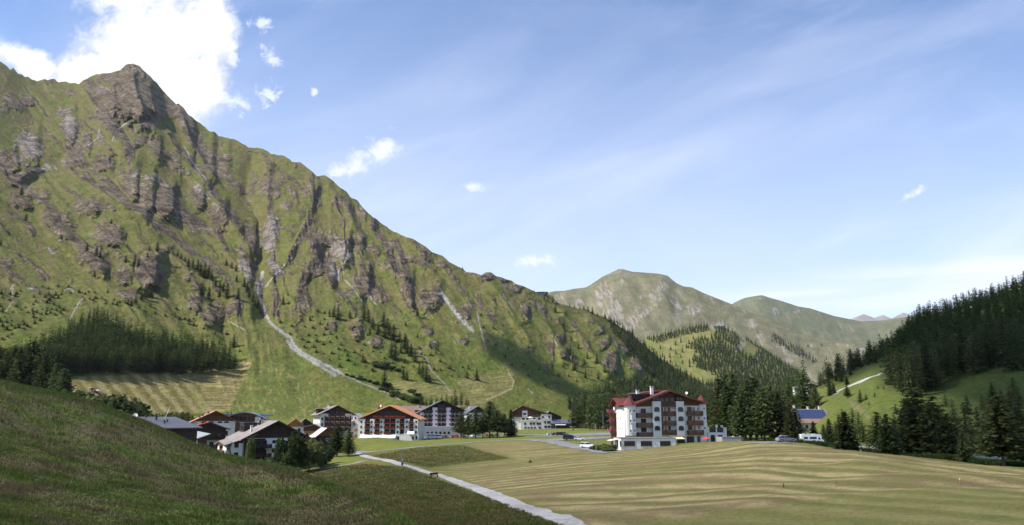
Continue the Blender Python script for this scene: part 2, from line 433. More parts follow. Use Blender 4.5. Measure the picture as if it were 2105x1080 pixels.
# near hillside: everything on the camera's side of its crest
ci = np.array([np.interp(u, uk, np.log(KY[:, 3])) for u in us])[:, None]
hillside = smooth(0.35, 0.1, np.log(YY) - ci) * smooth(-0.10, -0.19, UU)
long_a = reg([(560, 990), (640, 966), (750, 952), (836, 958), (1000, 1022), (1190, 1100), (820, 1100)], 5) * (1 - hillside)
long_b = reg([(742, 936), (850, 921), (950, 915), (1000, 930), (1056, 944), (960, 953), (880, 963), (830, 957)], 10)
hay_a = reg([(940, 914), (1060, 905), (1150, 914), (1240, 926), (1420, 915), (1540, 907), (1700, 918), (2130, 966), (2130, 1028), (1960, 1002), (1800, 1012), (1560, 1045), (1330, 1080), (1240, 1092), (1130, 1045), (960, 992), (880, 966), (960, 955), (1058, 944)], 7)
hay_b = reg([(1800, 1008), (1960, 1000), (2130, 1028), (2130, 1100), (1240, 1100), (1400, 1066), (1600, 1040)], 10) * 0.45
hay = np.clip(np.maximum(hay_a, hay_b), 0, 1) * (1 - hillside)
lsh_ = 4 * fbm(XX / 6., YY / 12., 2, 71)
lush = reg([(640, 962), (640, 942), (735, 934), (750, 950)], 3) + reg([(730, 930), (760, 912), (950, 899), (1180, 892), (1240, 898), (1130, 905), (940, 912), (850, 920)], 3) + reg([(1130, 893), (1050, 886), (1000, 880), (1240, 880), (1250, 893)], 3)
strip = reg([(900, 972), (930, 975), (1060, 1025), (1230, 1085), (1180, 1085), (1000, 1018)], 4)
hay = hay * (1 - 0.7 * strip)
slope_r = smooth(160, 240, YY) * smooth(0.34, 0.42, UU)
dirt_r = reg([(1735, 815), (1760, 825), (1800, 862), (1870, 880), (1860, 900), (1790, 870), (1755, 845)], 5)
s1 = (-0.3 * XX + 0.95 * YY) - 161; s2 = (0.987 * XX + 0.16 * YY) - 92.7
kk = 26.0
sv = kk * np.logaddexp(s1 / kk, s2 / kk)
tv = 0.95 * XX + 0.3 * YY - 0.6 * np.maximum(s2, 0)
left_hay = smooth(205, 225, YY) * smooth(0.16, 0.09, UU)
sv = np.where(left_hay > 0.5, 0.86 * YY + 0.5 * XX, sv); tv = np.where(left_hay > 0.5, XX, tv)

gco = np.stack([XX, YY, GZ], -1).reshape(-1, 3)
# the part behind the camera: the same sheet carried round
gme = np_mesh('ground', gco, grid_quads(NU, NY)[:, ::1])
color_attr(gme, 'mask', np.stack([np.clip(hay, 0, 1), np.clip(long_a + long_b, 0, 1), hillside, np.clip(lush, 0, 1)], -1))
color_attr(gme, 'swath', np.stack([sv, tv, np.clip(slope_r, 0, 1), np.clip(dirt_r * 0.52, 0, 1)], -1))

def ground_mat():
    t = NT('meadow'); p = t.pos()
    M = t.sep(t.attr('mask')); lushm = t.attr('mask', 'Alpha'); S = t.sep(t.attr('swath')); dirtm = t.attr('swath', 'Alpha')
    n1 = t.noise(p, 0.035, 4); n2 = t.noise(p, 0.4, 4, 0.65); n3 = t.noise(p, 3.0, 5, 0.7); n4 = t.noise(p, 14.0, 4, 0.7)
    grass = t.mix(t.ramp(n2, 0.32, 0.68), (0.100, 0.130, 0.030), (0.18, 0.175, 0.052))
    grass = t.mix(t.math('MULTIPLY', t.ramp(n1, 0.4, 0.7), 0.5), grass, (0.14, 0.13, 0.045))
    # mown hay: pale swaths and greener strips between them
    cb = t.n('ShaderNodeCombineXYZ'); t.l(S[0], cb.inputs[0]); t.l(S[1], cb.inputs[1])
    wv = t.mapping(cb.outputs[0], (1 / 3.2, 1 / 90.0, 1)); sw = t.noise(wv, 1.0, 2, 0.6)
    wv2 = t.mapping(cb.outputs[0], (1 / 8.0, 1 / 120.0, 1)); sw2 = t.noise(wv2, 1.0, 3, 0.5)
    wv3 = t.mapping(cb.outputs[0], (1 / 0.6, 1 / 5.0, 1)); sw3 = t.noise(wv3, 1.0, 3, 0.6)
    ph = t.math('ADD', t.math('MULTIPLY', S[0], 1.15), t.math('MULTIPLY', sw2, 6.0))
    row = t.math('MULTIPLY', t.math('SINE', ph), t.ramp(sw, .35, .6, .03, .13))
    f = t.math('ADD', t.math('MULTIPLY', sw, 0.42), t.math('ADD', row, t.math('MULTIPLY', sw3, 0.10)))
    f = t.math('ADD', f, t.math('MULTIPLY', 0.0, sw2)) if False else t.math('ADD', t.math('MULTIPLY', sw2, 0.30), f)
    f_old = t.math('ADD', t.math('MULTIPLY', sw, 0.55), t.math('ADD', t.math('MULTIPLY', sw2, 0.42), t.math('MULTIPLY', sw3, 0.3)))
    hay = t.mix(t.ramp(f, 0.30, 0.56), (0.132, 0.126, 0.046), (0.300, 0.244, 0.126))
    nm = t.noise(p, 0.09, 4, 0.6)
    hay = t.mix(t.math('MULTIPLY', t.ramp(t.math('ADD', t.math('MULTIPLY', nm, .7), t.math('MULTIPLY', n2, .3)), 0.47, 0.62), 0.7), hay, (0.150, 0.108, 0.062))
    hay = t.mix(t.math('MULTIPLY', t.ramp(t.math('ADD', t.math('MULTIPLY', nm, -.6), t.math('MULTIPLY', n2, .6)), 0.02, 0.14), 0.5), hay, (0.100, 0.112, 0.034))
    hay = t.mix(t.math('MULTIPLY', t.ramp(n1, 0.52, 0.66), 0.5), hay, (0.11, 0.115, 0.034))
    lon = t.mix(t.ramp(n2, 0.35, 0.7), (0.070, 0.092, 0.024), (0.135, 0.115, 0.048))
    lon = t.mix(t.math('MULTIPLY', t.ramp(n1, 0.45, 0.6), 0.55), lon, (0.145, 0.095, 0.05))
    hs = t.mix(t.ramp(n2, 0.36, 0.66), (0.066, 0.105, 0.022), (0.135, 0.140, 0.044))
    nb = t.noise(p, 0.17, 5, 0.68)
    hs = t.mix(t.math('MULTIPLY', t.ramp(t.math('ADD', nb, t.math('MULTIPLY', n3, 0.25)), 0.57, 0.72), 0.85), hs, (0.132, 0.110, 0.058))
    lush = t.mix(t.ramp(n2, 0.35, 0.7), (0.115, 0.150, 0.030), (0.20, 0.185, 0.055))
    slope = t.mix(t.ramp(n2, 0.35, 0.66), (0.066, 0.098, 0.020), (0.118, 0.130, 0.038))
    slope = t.mix(t.math('MULTIPLY', t.ramp(nb, 0.58, 0.68), 0.6), slope, (0.13, 0.10, 0.06))
    c = t.mix(S[2], grass, slope)
    c = t.mix(M[0], c, hay); c = t.mix(M[1], c, lon); c = t.mix(lushm, c, lush); c = t.mix(M[2], c, hs)
    c = t.mix(t.ramp(t.math('ADD', dirtm, t.math('SUBTRACT', n2, 0.5)), 0.35, 0.7), c, (0.19, 0.14, 0.095))
    v = t.math('ADD', t.math('MULTIPLY', n3, 0.9), t.math('MULTIPLY', n4, 0.7))
    c = t.mix(1.0, c, t.mix(t.ramp(v, 0.5, 1.1), (0.55, 0.55, 0.52), (1.35, 1.33, 1.3)), 'MULTIPLY')
    t.base(c); t.b.inputs['Roughness'].default_value = 1.0; t.b.inputs['Specular IOR Level'].default_value = 0.05
    t.bump(t.math('ADD', t.math('MULTIPLY', n3, 0.4), t.math('ADD', t.math('MULTIPLY', n4, 0.12), t.math('MULTIPLY', sw, 0.25))), 0.7, 0.6)
    return t.m
gme.materials.append(ground_mat())
ground = tag(link(bpy.data.objects.new('ground', gme)), 'mown meadow, grassy hillside and valley floor', None, None, 'structure')
# ground behind the camera, joining the sheet at its near edge
bco = [(-6000, -6000, -20), (6000, -6000, -20), (6000, -30, -20), (-6000, -30, -20), (-3.4, 2, -2.2), (3.4, 2, -2.5)]
bme = np_mesh('ground_behind', np.array(bco), [(0, 1, 2, 3), (3, 2, 5, 4)], mats=[simple('rough_pasture', (0.08, 0.095, 0.03), 1.0)])
tag(link(bpy.data.objects.new('ground', bme)), 'rough pasture', None, None, 'structure')
# ------------------------------------------------------------------ mountains
class Range:
    """a mountain side: columns follow photo columns, rows run from its foot to its crest; every vertex has its own real distance"""
    def __init__(s, name, px0, px1, nc, nr, sky, foot, crestY, footY, conc=1.25, smoothc=25):
        s.px = np.linspace(px0, px1, nc)
        s.S = np.interp(s.px, *zip(*sky)); s.B = np.interp(s.px, *zip(*foot))
        k = np.exp(-0.5 * (np.arange(-90, 91) * (px1 - px0) / nc / smoothc)**2); k /= k.sum()
        sm = lambda a: np.convolve(np.pad(a, 90, 'edge'), k, 'valid')
        Ss, Bs = sm(s.S), sm(s.B)
        Yc = sm(np.interp(s.px, *zip(*crestY))); Yb = sm(np.interp(s.px, *zip(*footY)))
        s.t = np.linspace(0, 1, nr)
        s.PX = np.repeat(s.px[:, None], nr, 1)
        s.PY = s.B[:, None] + (s.S - s.B)[:, None] * s.t[None]
        s.Y = np.zeros_like(s.PX)
        q = np.linspace(0, 1.15, 260)
        for i in range(nc):
            eb = float(ray(s.px[i], Bs[i])[1]); ec = float(ray(s.px[i], Ss[i])[1])
            yy = Yb[i] + (Yc[i] - Yb[i]) * q
            zz = Yb[i] * eb + (Yc[i] * ec - Yb[i] * eb) * q**conc
            s.Y[i] = np.interp(ray(s.px[i], s.PY[i])[1], zz / yy, yy)
        s.name = name; s.Y0 = s.Y.copy()
        s.h = (s.B[:, None] - s.PY)                     # rows above the foot
    def add(s, d): s.Y = s.Y + d
    def depth(s, px, py):
        i = np.clip((px - s.px[0]) / (s.px[1] - s.px[0]), 0, len(s.px) - 1.001); k = int(i); a = i - k
        r = []
        for c in (k, k + 1):
            t = (s.B[c] - py) / (s.B[c] - s.S[c]) * (len(s.t) - 1)
            r.append(np.interp(t, np.arange(len(s.t)), s.Y[c]))
        return float(r[0] * (1 - a) + r[1] * a)
    def at(s, px, py):
        i = int(np.clip(round((px - s.px[0]) / (s.px[1] - s.px[0])), 0, len(s.px) - 1))
        py = min(max(py, s.S[i] + 0.4), s.B[i])
        return at(px, py, s.depth(px, py))
    def build(s, color, mat, label):
        u, e = ray(s.PX, s.PY)
        nc, nr = s.PX.shape
        co = np.stack([u * s.Y, s.Y, e * s.Y], -1)
        low = co[:, :1].copy(); low[..., 2] -= 25; low[..., 1] -= 6                   # tucked under the ground
        b1 = co[:, -1:].copy(); w = 0.12 * b1[..., 1:2]; b1[..., 1:2] += w; b1[..., 2:3] -= 0.35 * w       # the far side
        b2 = b1.copy(); b2[..., 1:2] += 3 * w; b2[..., 2:3] = -60
        co = np.concatenate([low, co, b1, b2], 1)
        cl = np.concatenate([color[:, :1], color, color[:, -1:], color[:, -1:]], 1)
        me = np_mesh(s.name, co.reshape(-1, 3), grid_quads(nc, nr + 3), mats=[mat])
        ra = getattr(s, 'rockf', np.ones_like(s.PX)); ra = np.concatenate([ra[:, :1], ra, ra[:, -1:], ra[:, -1:]], 1)
        color_attr(me, 'col', np.concatenate([cl, ra[..., None]], -1))
        s.o = tag(link(bpy.data.objects.new(s.name, me)), label, None, None, 'structure')

def mtn_mat(name, sc, amt=0.35, bump=1.0, crag=False):
    t = NT(name); p = t.pos()
    n = t.noise(p, sc, 5, 0.7); n2 = t.noise(p, sc * 6, 4, 0.7)
    v = t.math('ADD', t.math('MULTIPLY', n, 0.6), t.math('MULTIPLY', n2, 0.4))
    c = t.mix(1.0, t.attr('col'), t.mix(t.ramp(v, 0.32, 0.68), (1 - amt,) * 3, (1 + amt,) * 3), 'MULTIPLY')
    if crag:      # bare rock: broken beds and cracks
        rk_ = t.attr('col', 'Alpha')
        beds = t.noise(t.mapping(p, (.010, .010, .085), (.35, .22, 0)), 1.0, 6, .72); blk = t.noise(p, .085, 6, .75)
        vo = t.n('ShaderNodeTexVoronoi', feature='DISTANCE_TO_EDGE'); t.l(t.mapping(p, (.040, .040, .020)), vo.inputs['Vector']); vo.inputs['Scale'].default_value = 1.0
        k_ = t.math('ADD', t.math('MULTIPLY', beds, .42), t.math('MULTIPLY', blk, .58))
        cr = t.mix(t.ramp(k_, .39, .59), (.55, .54, .54), (1.72, 1.72, 1.72))
        cr = t.mix(t.ramp(vo.outputs['Distance'], .0, .10, .45, 0.0), cr, (.30, .29, .29))
        c = t.mix(rk_, c, t.mix(1.0, c, cr, 'MULTIPLY'))
    t.base(c); t.b.inputs['Roughness'].default_value = 1.0; t.b.inputs['Specular IOR Level'].default_value = 0.05
    if crag:
        hb = t.math('ADD', t.math('MULTIPLY', t.math('SUBTRACT', k_, .47), rk_), t.math('MULTIPLY', t.noise(p, .12, 6, .7), .30))
        t.bump(hb, .8, 24.0)
    elif bump:
        n3 = t.noise(p, sc * 1.7, 9, 0.72)
        t.bump(t.math('ADD', n3, t.math('MULTIPLY', n2, 0.35)), bump, 0.5 / sc)
    return t.m

MIX = lambda a, b, f: a * (1 - f[..., None]) + np.asarray(b) * f[..., None]

SKY = [(-90,85),(-40,112),(0,127),(12,136),(22,148),(27,140),(34,152),(52,160),(57,157),(66,165),(78,168),(94,165),(112,164),(122,171),(135,170),(150,173),(162,174),(172,165),(192,156),(215,153),(245,147),(258,134),(272,133),(288,138),(298,149),(312,162),(322,172),(336,190),(350,204),(362,217),(367,215),(378,224),(388,236),(402,247),(415,256),(430,270),(440,272),(450,282),(464,286),(478,285),(490,290),(503,299),(510,306),(528,306),(540,307),(556,317),(572,320),(585,322),(600,333),(620,337),(640,354),(652,364),(668,361),(682,372),(696,386),(712,395),(722,408),(735,412),(748,430),(765,446),(790,463),(810,478),(840,490),(856,496),(876,508),(890,520),(910,527),(925,540),(940,548),(951,552),(958,559),(975,561),(990,566),(998,560),(1010,560),(1020,568),(1030,570),(1042,575),(1052,577),(1060,584),(1075,588),(1088,594),(1100,600),(1118,603),(1135,608),(1145,622),(1165,628),(1185,634),(1205,636),(1222,645),(1240,651),(1260,662),(1280,676),(1300,686),(1315,702),(1330,715),(1345,728),(1365,742),(1390,756),(1415,770),(1440,785),(1480,808),(1540,835),(1600,855)]
FOOT = [(-90,806),(0,812),(150,814),(300,852),(450,868),(620,868),(740,852),(860,842),(960,848),(1050,862),(1200,870),(1600,874)]
_sx = np.arange(-90, 1601, 3.0); _sy = np.interp(_sx, *zip(*SKY)) + 3.2 * fbm(_sx / 16, _sx * 0 + .5, 3, 2) * smooth(1000, 850, _sx) - 2.0 * np.maximum(ridged(_sx / 22, _sx * 0, 2, 6), 0) * smooth(900, 700, _sx)
SKY = list(zip(_sx, _sy))
mt = Range('mountain', -90, 1560, 1080, 520, SKY, FOOT,
           [(-90,2050),(100,2150),(270,2250),(450,1950),(650,1650),(800,1420),(950,1250),(1130,1300),(1250,1330),(1340,1380),(1450,1450),(1600,1500)],
           [(-90,470),(0,475),(200,500),(400,540),(600,575),(830,640),(1050,700),(1200,760),(1450,900),(1600,1000)])
px, py, hh = mt.PX, mt.PY, mt.h
Yp = mt.Y0 / F                                           # metres per photo pixel at each vertex
wx = 14 * fbm(px / 70, py / 70, 3, 3); wy = 14 * fbm(px / 70 + 40, py / 70, 3, 4)
qx, qy = px + wx, py + wy
cc = np.interp(px, [0, 300, 430, 560, 640, 780, 900, 1100, 1400], [1.05, 1.0, 0.75, 0.2, 0.05, 0.40, 0.6, 0.72, 0.8])
k = np.exp(-0.5 * (np.arange(-60, 61) / 25.0)**2); k /= k.sum()
cc = np.apply_along_axis(lambda c: np.convolve(np.pad(c, 60, 'edge'), k, 'valid'), 0, cc)
A = qx - cc * (qy - 520); Bq = qy
r1 = ridged(A / 150, Bq / 480, 2, 11); r2 = ridged(A / 62, Bq / 210, 2, 21); r3 = ridged(A / 26, Bq / 85, 3, 31); r4 = ridged(A / 11, Bq / 34, 3, 41)
foot_fade = smooth(15, 130, hh)
up = smooth(60, 260, hh)
# explicit spurs (+) and gullies (-): polyline, half-width, strength (in photo pixels of relief)
LINES = [
 ([(120,340),(200,388),(290,447),(370,505),(440,560),(500,612),(545,655)], 26, 15),
 ([(0,390),(60,355),(130,340),(200,330),(262,300),(330,270)], 20, 4),
 ([(330,255),(360,300),(410,360),(455,425),(500,490),(528,540)], 20, 14),
 ([(365,215),(395,290),(430,350),(470,410)], 13, 10),
 ([(560,320),(548,380),(552,440),(570,480)], 18, 9),
 ([(660,365),(640,420),(620,470),(590,530),(575,620)], 22, 12),
 ([(690,390),(720,440),(745,490),(765,560)], 16, 8),
 ([(640,480),(655,540),(690,600),(740,660),(790,720)], 24, 10),
 ([(800,480),(830,560),(850,640),(900,720),(960,780)], 22, 9),
 ([(900,530),(940,600),(990,680),(1040,740)], 22, 8),
 ([(1010,575),(1050,640),(1090,700),(1120,760)], 17, 8),
 ([(1070,590),(1110,650),(1150,700),(1190,760)], 15, 8),
 ([(1145,625),(1185,680),(1230,740),(1265,790)], 14, 8),
 ([(1205,640),(1245,690),(1290,740),(1330,790)], 14, 8),
 ([(170,180),(215,250),(260,300)], 20, 9),
 ([(270,140),(285,200),(300,250)], 14, 10),
 ([(235,160),(235,215),(225,255)], 12, 8),
 ([(310,165),(318,215),(335,250)], 10, 7),
 ([(545,652),(538,600),(532,555),(545,500),(528,450),(505,420),(512,370),(520,330)], 20, -26),
 ([(545,652),(560,590),(590,545)], 13, -8),
 ([(528,545),(490,505),(440,440),(400,390),(350,330)], 14, -10),
 ([(60,380),(120,330),(165,285),(185,250),(200,215)], 16, -11),
 ([(10,340),(45,300),(70,255)], 14, -8),
 ([(600,500),(625,450),(650,400)], 11, -7),
 ([(700,600),(690,540),(672,495)], 11, -10),
 ([(760,640),(735,570),(725,510)], 11, -9),
 ([(880,700),(830,600),(800,540)], 14, -8),
 ([(985,690),(950,620),(900,560)], 14, -8),
 ([(240,470),(320,530),(410,600),(470,650)], 18, -9),
 ([(330,500),(390,560),(430,600)], 14, 7),
 ([(1060,690),(1020,620)], 12, -6), ([(1140,730),(1090,650)], 11, -6), ([(1210,750),(1170,680)], 10, -6), ([(1290,770),(1235,700)], 10, -6),
]
rel = np.zeros_like(px); brow = np.zeros_like(px)
for pts, w, a in LINES:
    if pts[0][1] > pts[-1][1]: pts = pts[::-1]
    X_, Y_ = px + 0.6 * wx, py + 0.6 * wy
    d, fr_ = poly_dist(X_, Y_, pts); fd = smooth(1.0, 0.7, fr_) * smooth(0.0, 0.1, fr_)
    right = X_ > np.interp(Y_, [p[1] for p in pts], [p[0] for p in pts])
    if a > 0:
        ww = np.where(right, w * 0.42, w * 1.7)          # spurs: gentle towards the sun, broken off on the far side
        rel += a * 1.5 * fd * np.exp(-(d / ww)**1.3)
        brow = np.maximum(brow, fd * np.where(right, np.exp(-((d - 0.3 * w) / (0.5 * w))**2), 0) * min(1, a / 9.0))
    else:
        rel += a * np.exp(-(d / w)**1.5)
def saw(lam, seed, along):
    """spurs with a long sunny side and a short broken side; returns height 0..1 and the broken side's mask"""
    ph = A / lam + 0.9 * fbm(A / lam / 1.7, Bq / along, 3, seed)
    p = ph - np.floor(ph)
    k = 0.74 + 0.1 * gn(A / lam, Bq / along * 1.5, seed + 3)
    h = np.where(p < k, (p / k)**1.3, ((1 - p) / (1 - k)))
    am = smooth(-0.35, 0.35, gn(A / lam / 1.3 + 7.7, Bq / along * 1.2, seed + 5) + 0.3 * gn(A / lam * 2, Bq / along * 4, seed + 6))
    return h * am, smooth(k - 0.02, k + 0.05, p) * am
sw1, dk1 = saw(92, 111, 190); sw2, dk2 = saw(40, 121, 90); sw3, dk3 = saw(17, 131, 42)
# rock outcrops: cx, cy, rx, ry, turn (degrees), bulge
ROCK = [
 (262,188,88,64,12,1),(278,150,34,26,0,.5), (300,235,45,40,25,1), (228,225,34,28,0,.7), (25,208,34,15,25,1), (55,205,20,12,10,.7), (8,222,14,10,0,.6), (144,258,20,46,-18,.8), (60,300,34,42,-20,.8), (20,330,34,30,0,.8),
 (178,290,15,32,5,1), (135,232,20,14,-10,.8), (206,285,14,20,20,.5), (225,245,22,30,0,.6), (322,305,17,34,-22,1), (285,290,34,12,-30,.5), (211,335,28,22,10,.9), (150,330,34,14,-10,.6), (40,365,46,14,-24,.7), (100,345,20,10,0,.5),
 (270,375,26,48,-22,1), (302,400,26,48,-25,1), (342,416,30,40,-22,1), (408,405,22,32,-25,1), (450,442,28,36,-20,1), (390,272,17,62,-34,1), (428,325,22,52,-34,1), (462,330,18,32,-30,.6), (365,340,12,46,-40,.6),
 (178,424,42,22,8,1), (123,456,42,26,30,1), (86,405,26,16,0,.7), (42,412,34,18,14,1), (224,482,40,26,14,1), (190,530,42,32,28,1), (305,556,42,44,-16,1), (256,566,30,24,0,.8), (262,606,30,14,0,.7),
 (398,622,26,20,-10,.8), (440,645,34,24,-24,.9), (405,590,20,10,0,.4), (476,636,24,16,-20,.8), (15,540,18,12,0,.5), (330,520,40,8,-38,.4), (385,570,14,8,-30,.4),
 (519,490,16,46,-14,1.2), (553,482,26,46,10,1), (507,546,17,48,-24,1), (567,553,22,14,38,.9), (532,585,12,24,-10,.6), (557,386,34,22,0,.7), (520,380,10,40,10,.5), (590,420,16,12,30,.4), (605,400,10,30,-20,.4), (640,385,8,16,-30,.5), (628,395,22,10,40,.4),
 (660,490,58,18,10,1), (702,514,32,36,-10,1), (683,548,14,40,-26,1), (735,502,17,22,0,.8), (690,415,20,14,20,.4), (715,428,10,24,-20,.4), (622,440,9,12,0,.5), (628,462,10,12,-20,.5), (745,440,12,18,-30,.5), (770,460,22,8,-40,.5),
 (744,582,28,28,-30,.9), (720,600,30,10,-30,.4), (840,600,17,46,-22,1), (884,612,34,26,-30,.9), (835,531,34,10,-8,.7), (867,541,12,20,-40,.7), (810,500,24,9,-30,.5), (905,545,26,9,-25,.6), (770,512,20,16,-20,.4), (800,545,16,18,0,.4),
 (1000,569,24,9,-5,1), (1037,575,14,6,-10,.9), (1062,590,22,13,-25,1), (965,560,12,5,0,.4), (1080,640,13,24,-20,.9), (1117,640,8,26,-24,.9), (1095,625,8,10,0,.4), (1150,658,12,9,0,.7), (1154,692,11,13,-20,.8), (1132,714,9,28,-28,.9), (1160,726,12,12,0,.8),
 (1180,672,6,16,-20,.6), (1230,681,16,8,-30,.8), (1243,705,16,15,-20,.9), (1258,742,22,28,-32,1), (1286,710,14,22,-28,.9), (1310,750,20,22,-35,.9), (1181,742,7,16,-18,.7), (1127,750,12,11,0,.7), (1085,720,16,12,0,.4), (1205,712,8,20,-30,.6), (1215,660,10,8,0,.4),
 (732,676,20,22,-10,.8), (773,705,18,14,0,.8), (681,668,15,14,0,.6), (880,684,14,10,0,.8), (890,710,14,12,0,.5), (870,670,10,8,0,.4), (950,640,30,18,-30,.5), (565,642,14,8,0,.5), (600,640,16,8,0,.4), (950,700,16,14,0,.4), (985,620,8,22,-20,.4), (1010,650,14,24,-30,.3),
]
rock = np.zeros_like(px); bulge = np.zeros_like(px)
nrk = fbm(px / 14, py / 14, 4, 55); nrk2 = fbm(A / 7, Bq / 20, 3, 56)
for cx_, cy_, rx, ry, rot, b in ROCK:
    c, q = math.cos(math.radians(-rot)), math.sin(math.radians(-rot))
    dx, dy = px - cx_, py - cy_
    a = (dx * c - dy * q) / rx; d = (dx * q + dy * c) / ry
    r = np.sqrt(a * a + d * d) + 0.75 * nrk + 0.5 * nrk2 + 0.25 * r4
    m = smooth(1.15, 0.6, r)
    rock = np.maximum(rock, m * min(1, 0.45 + 0.6 * b))
    ar = (dx + 0.25 * wx) / rx
    bulge = np.maximum(bulge, b * np.where(ar < 0.35, smooth(-1.35, 0.35, ar), smooth(0.95, 0.35, ar)) * smooth(1.25, 0.5, np.abs(d) + 0.3 * nrk) * min(rx, ry) * (1.0 if rx > 9 else .6))
    # a step under the brow: the rock face stands steeper than the grass above
auto = smooth(0.30, 0.72, -r3 * 0.5 + 0.5 * nrk + 0.35 * r2 * -1 + 0.45 * up + 0.12)
auto *= smooth(90, 260, hh) * smooth(0.05, 0.35, fbm(px / 60, py / 60, 3, 77) + 0.18)
rock = np.clip(np.maximum(rock, 0.85 * auto), 0, 1)
hi = smooth(70, 250, hh) * smooth(1500, 900, px)
big = foot_fade * (30 * r1 + 9 * r2 + 2.0 * r3 * (0.3 + 0.7 * up)) + 2.4 * rel * smooth(0, 40, hh) + hi * (30 * sw1 + 11 * sw2 + 2.6 * sw3)
crk = np.maximum(np.maximum(dk1, dk2 * 0.95), dk3 * 0.42) * hi
crk = np.maximum(crk, brow * hi * 0.95)
cl = smooth(0.46, 0.9, crk * (0.72 + 0.28 * smooth(120, 330, hh)) + 0.35 * nrk + 0.3 * nrk2 - 0.08)
auto2 = smooth(0.46, 0.85, nrk * 0.7 + 0.5 * nrk2 + 0.35 * fbm(px / 55, py / 55, 2, 78) + 0.12 * up) * hi * 0.75 * smooth(60, 330, hh)
rock = np.clip(np.maximum(np.maximum(rock * 0.93, cl), auto2), 0, 1)
craggy = ridged(A / 8, Bq / 44, 3, 61); crag2 = fbm(px / 4.5, py / 4.5, 3, 62)
relief = big + 1.6 * r4 * foot_fade
relief = relief + bulge * 1.15 * smooth(20, 80, hh) + rock * (7.5 * craggy + 3.0 * crag2 + 2.2 * ridged(A / 4.2, Bq / 11, 2, 64) + 1.2 * gn(px / 2.1, py / 2.1, 65)) * smooth(10, 60, hh)
relief = relief + 0.9 * fbm(px / 8, py / 6, 3, 63) + 0.35 * gn(px / 2.6, py / 2.2, 66)
mt.add(-relief * Yp)
# ---- colours (albedo)
n_a = fbm(px / 40, py / 40, 4, 81); n_b = fbm(px / 9, py / 9, 4, 82); n_c = fbm(px / 3, py / 3, 2, 83)
g = np.zeros(px.shape + (3,)) + np.array((0.105, 0.130, 0.030))
g = MIX(g, (0.150, 0.150, 0.045), smooth(-0.3, 0.4, n_a + 0.5 * n_b))
moist = smooth(-0.2, 0.5, fbm(A / 45, Bq / 120, 3, 84)) * smooth(330, 120, hh)
g = MIX(g, (0.085, 0.140, 0.026), moist * 0.5)
g = MIX(g, (0.165, 0.145, 0.060), smooth(0.05, 0.5, n_b + 0.4 * up - 0.1) * 0.6)
g = MIX(g, (0.125, 0.108, 0.055), up * 0.55 * smooth(-0.3, 0.25, n_b + 0.4 * n_a))
g = MIX(g, (0.115, 0.100, 0.055), smooth(150, 420, hh) * 0.4 * smooth(-0.1, 0.35, n_a * .5 + n_b))
g = np.array((1.06, 1.02, 0.98)) * g * (1 + 0.22 * fbm(px / 18, py / 9, 3, 95))[..., None] * (1 + 0.12 * n_c + 0.14 * n_b)[..., None]
rk = np.zeros(px.shape + (3,)) + np.array((0.162, 0.134, 0.108))
rk = MIX(rk, (0.102, 0.084, 0.070), smooth(-0.1, 0.45, nrk2 + 0.5 * n_c))
rk = MIX(rk, (0.235, 0.20, 0.17), smooth(0.1, 0.5, fbm(px / 22, py / 22, 3, 85)) * 0.6)
GREY = [(144,258,20,50,-18), (60,305,34,40,-20), (100,345,40,14,-20), (551,500,22,60,8), (567,553,22,14,38), (530,600,14,40,-10), (702,520,28,36,-10), (690,560,12,30,-26), (505,560,12,50,-24), (405,380,10,40,-28), (430,400,8,40,-30), (300,350,30,40,-20), (925,645,12,40,-42), (945,672,26,20,-40), (560,470,20,50,10)]
grey = np.zeros_like(px)
for cx_, cy_, rx, ry, rot in GREY:
    c, q = math.cos(math.radians(-rot)), math.sin(math.radians(-rot)); dx, dy = px - cx_, py - cy_
    grey = np.maximum(grey, smooth(1.2, 0.5, np.hypot((dx * c - dy * q) / rx, (dx * q + dy * c) / ry) + 0.5 * nrk))
rk = MIX(rk, (0.27, 0.25, 0.24), grey * 0.65)
rk = MIX(rk, (0.095, 0.115, 0.035), smooth(0.1, 0.5, fbm(px / 7, py / 5, 3, 86)) * 0.55 * (1 - grey))
rockf = smooth(0.32, 0.62, rock + 0.30 * n_b + 0.16 * n_c)
SCREE = [
 ([(548,648),(557,666),(580,684),(597,694),(604,710),(622,725),(650,741),(680,756),(705,770)], 4.2), ([(700,768),(740,786),(770,798),(800,808),(822,822)], 2.6),
 ([(540,560),(533,585),(530,604),(540,628),(547,650)], 4.5), ([(600,530),(570,560),(545,590)], 3), ([(590,700),(600,716),(640,742),(690,772)], 5),
 ([(704,545),(708,575),(725,592),(738,612),(752,630)], 1.5), ([(716,520),(706,548)], 2.2), ([(760,608),(772,626)], 2), ([(905,600),(928,632),(950,660),(972,680)], 5.5), ([(861,720),(875,735),(886,761)], 2.2), ([(886,762),(910,785),(926,806)], 1.4),
 ([(980,640),(985,665),(996,708)], 2), ([(990,690),(1000,720)], 1.4), ([(145,655),(152,640),(160,625),(171,614)], 2.6), ([(1030,600),(1060,640)], 1.2), ([(100,510),(108,522),(112,520)], 3), ([(120,495),(140,488)], 1.5), ([(132,598),(145,592),(150,600)], 3), ([(22,595),(28,585),(24,610)], 2.5), ([(55,592),(66,594)], 2),
 ([(12,640),(30,615)], 2), ([(180,300),(200,285),(205,262)], 1.5), ([(230,290),(238,270),(275,240)], 1.5), ([(378,300),(400,340),(425,370)], 2), ([(1135,690),(1145,710)], 2), ([(1085,800),(1095,808)], 2), ([(470,660),(505,680)], 1.5), ([(875,650),(880,640)], 2), ([(1262,700),(1275,725)], 1.5),
]
scree = np.zeros_like(px)
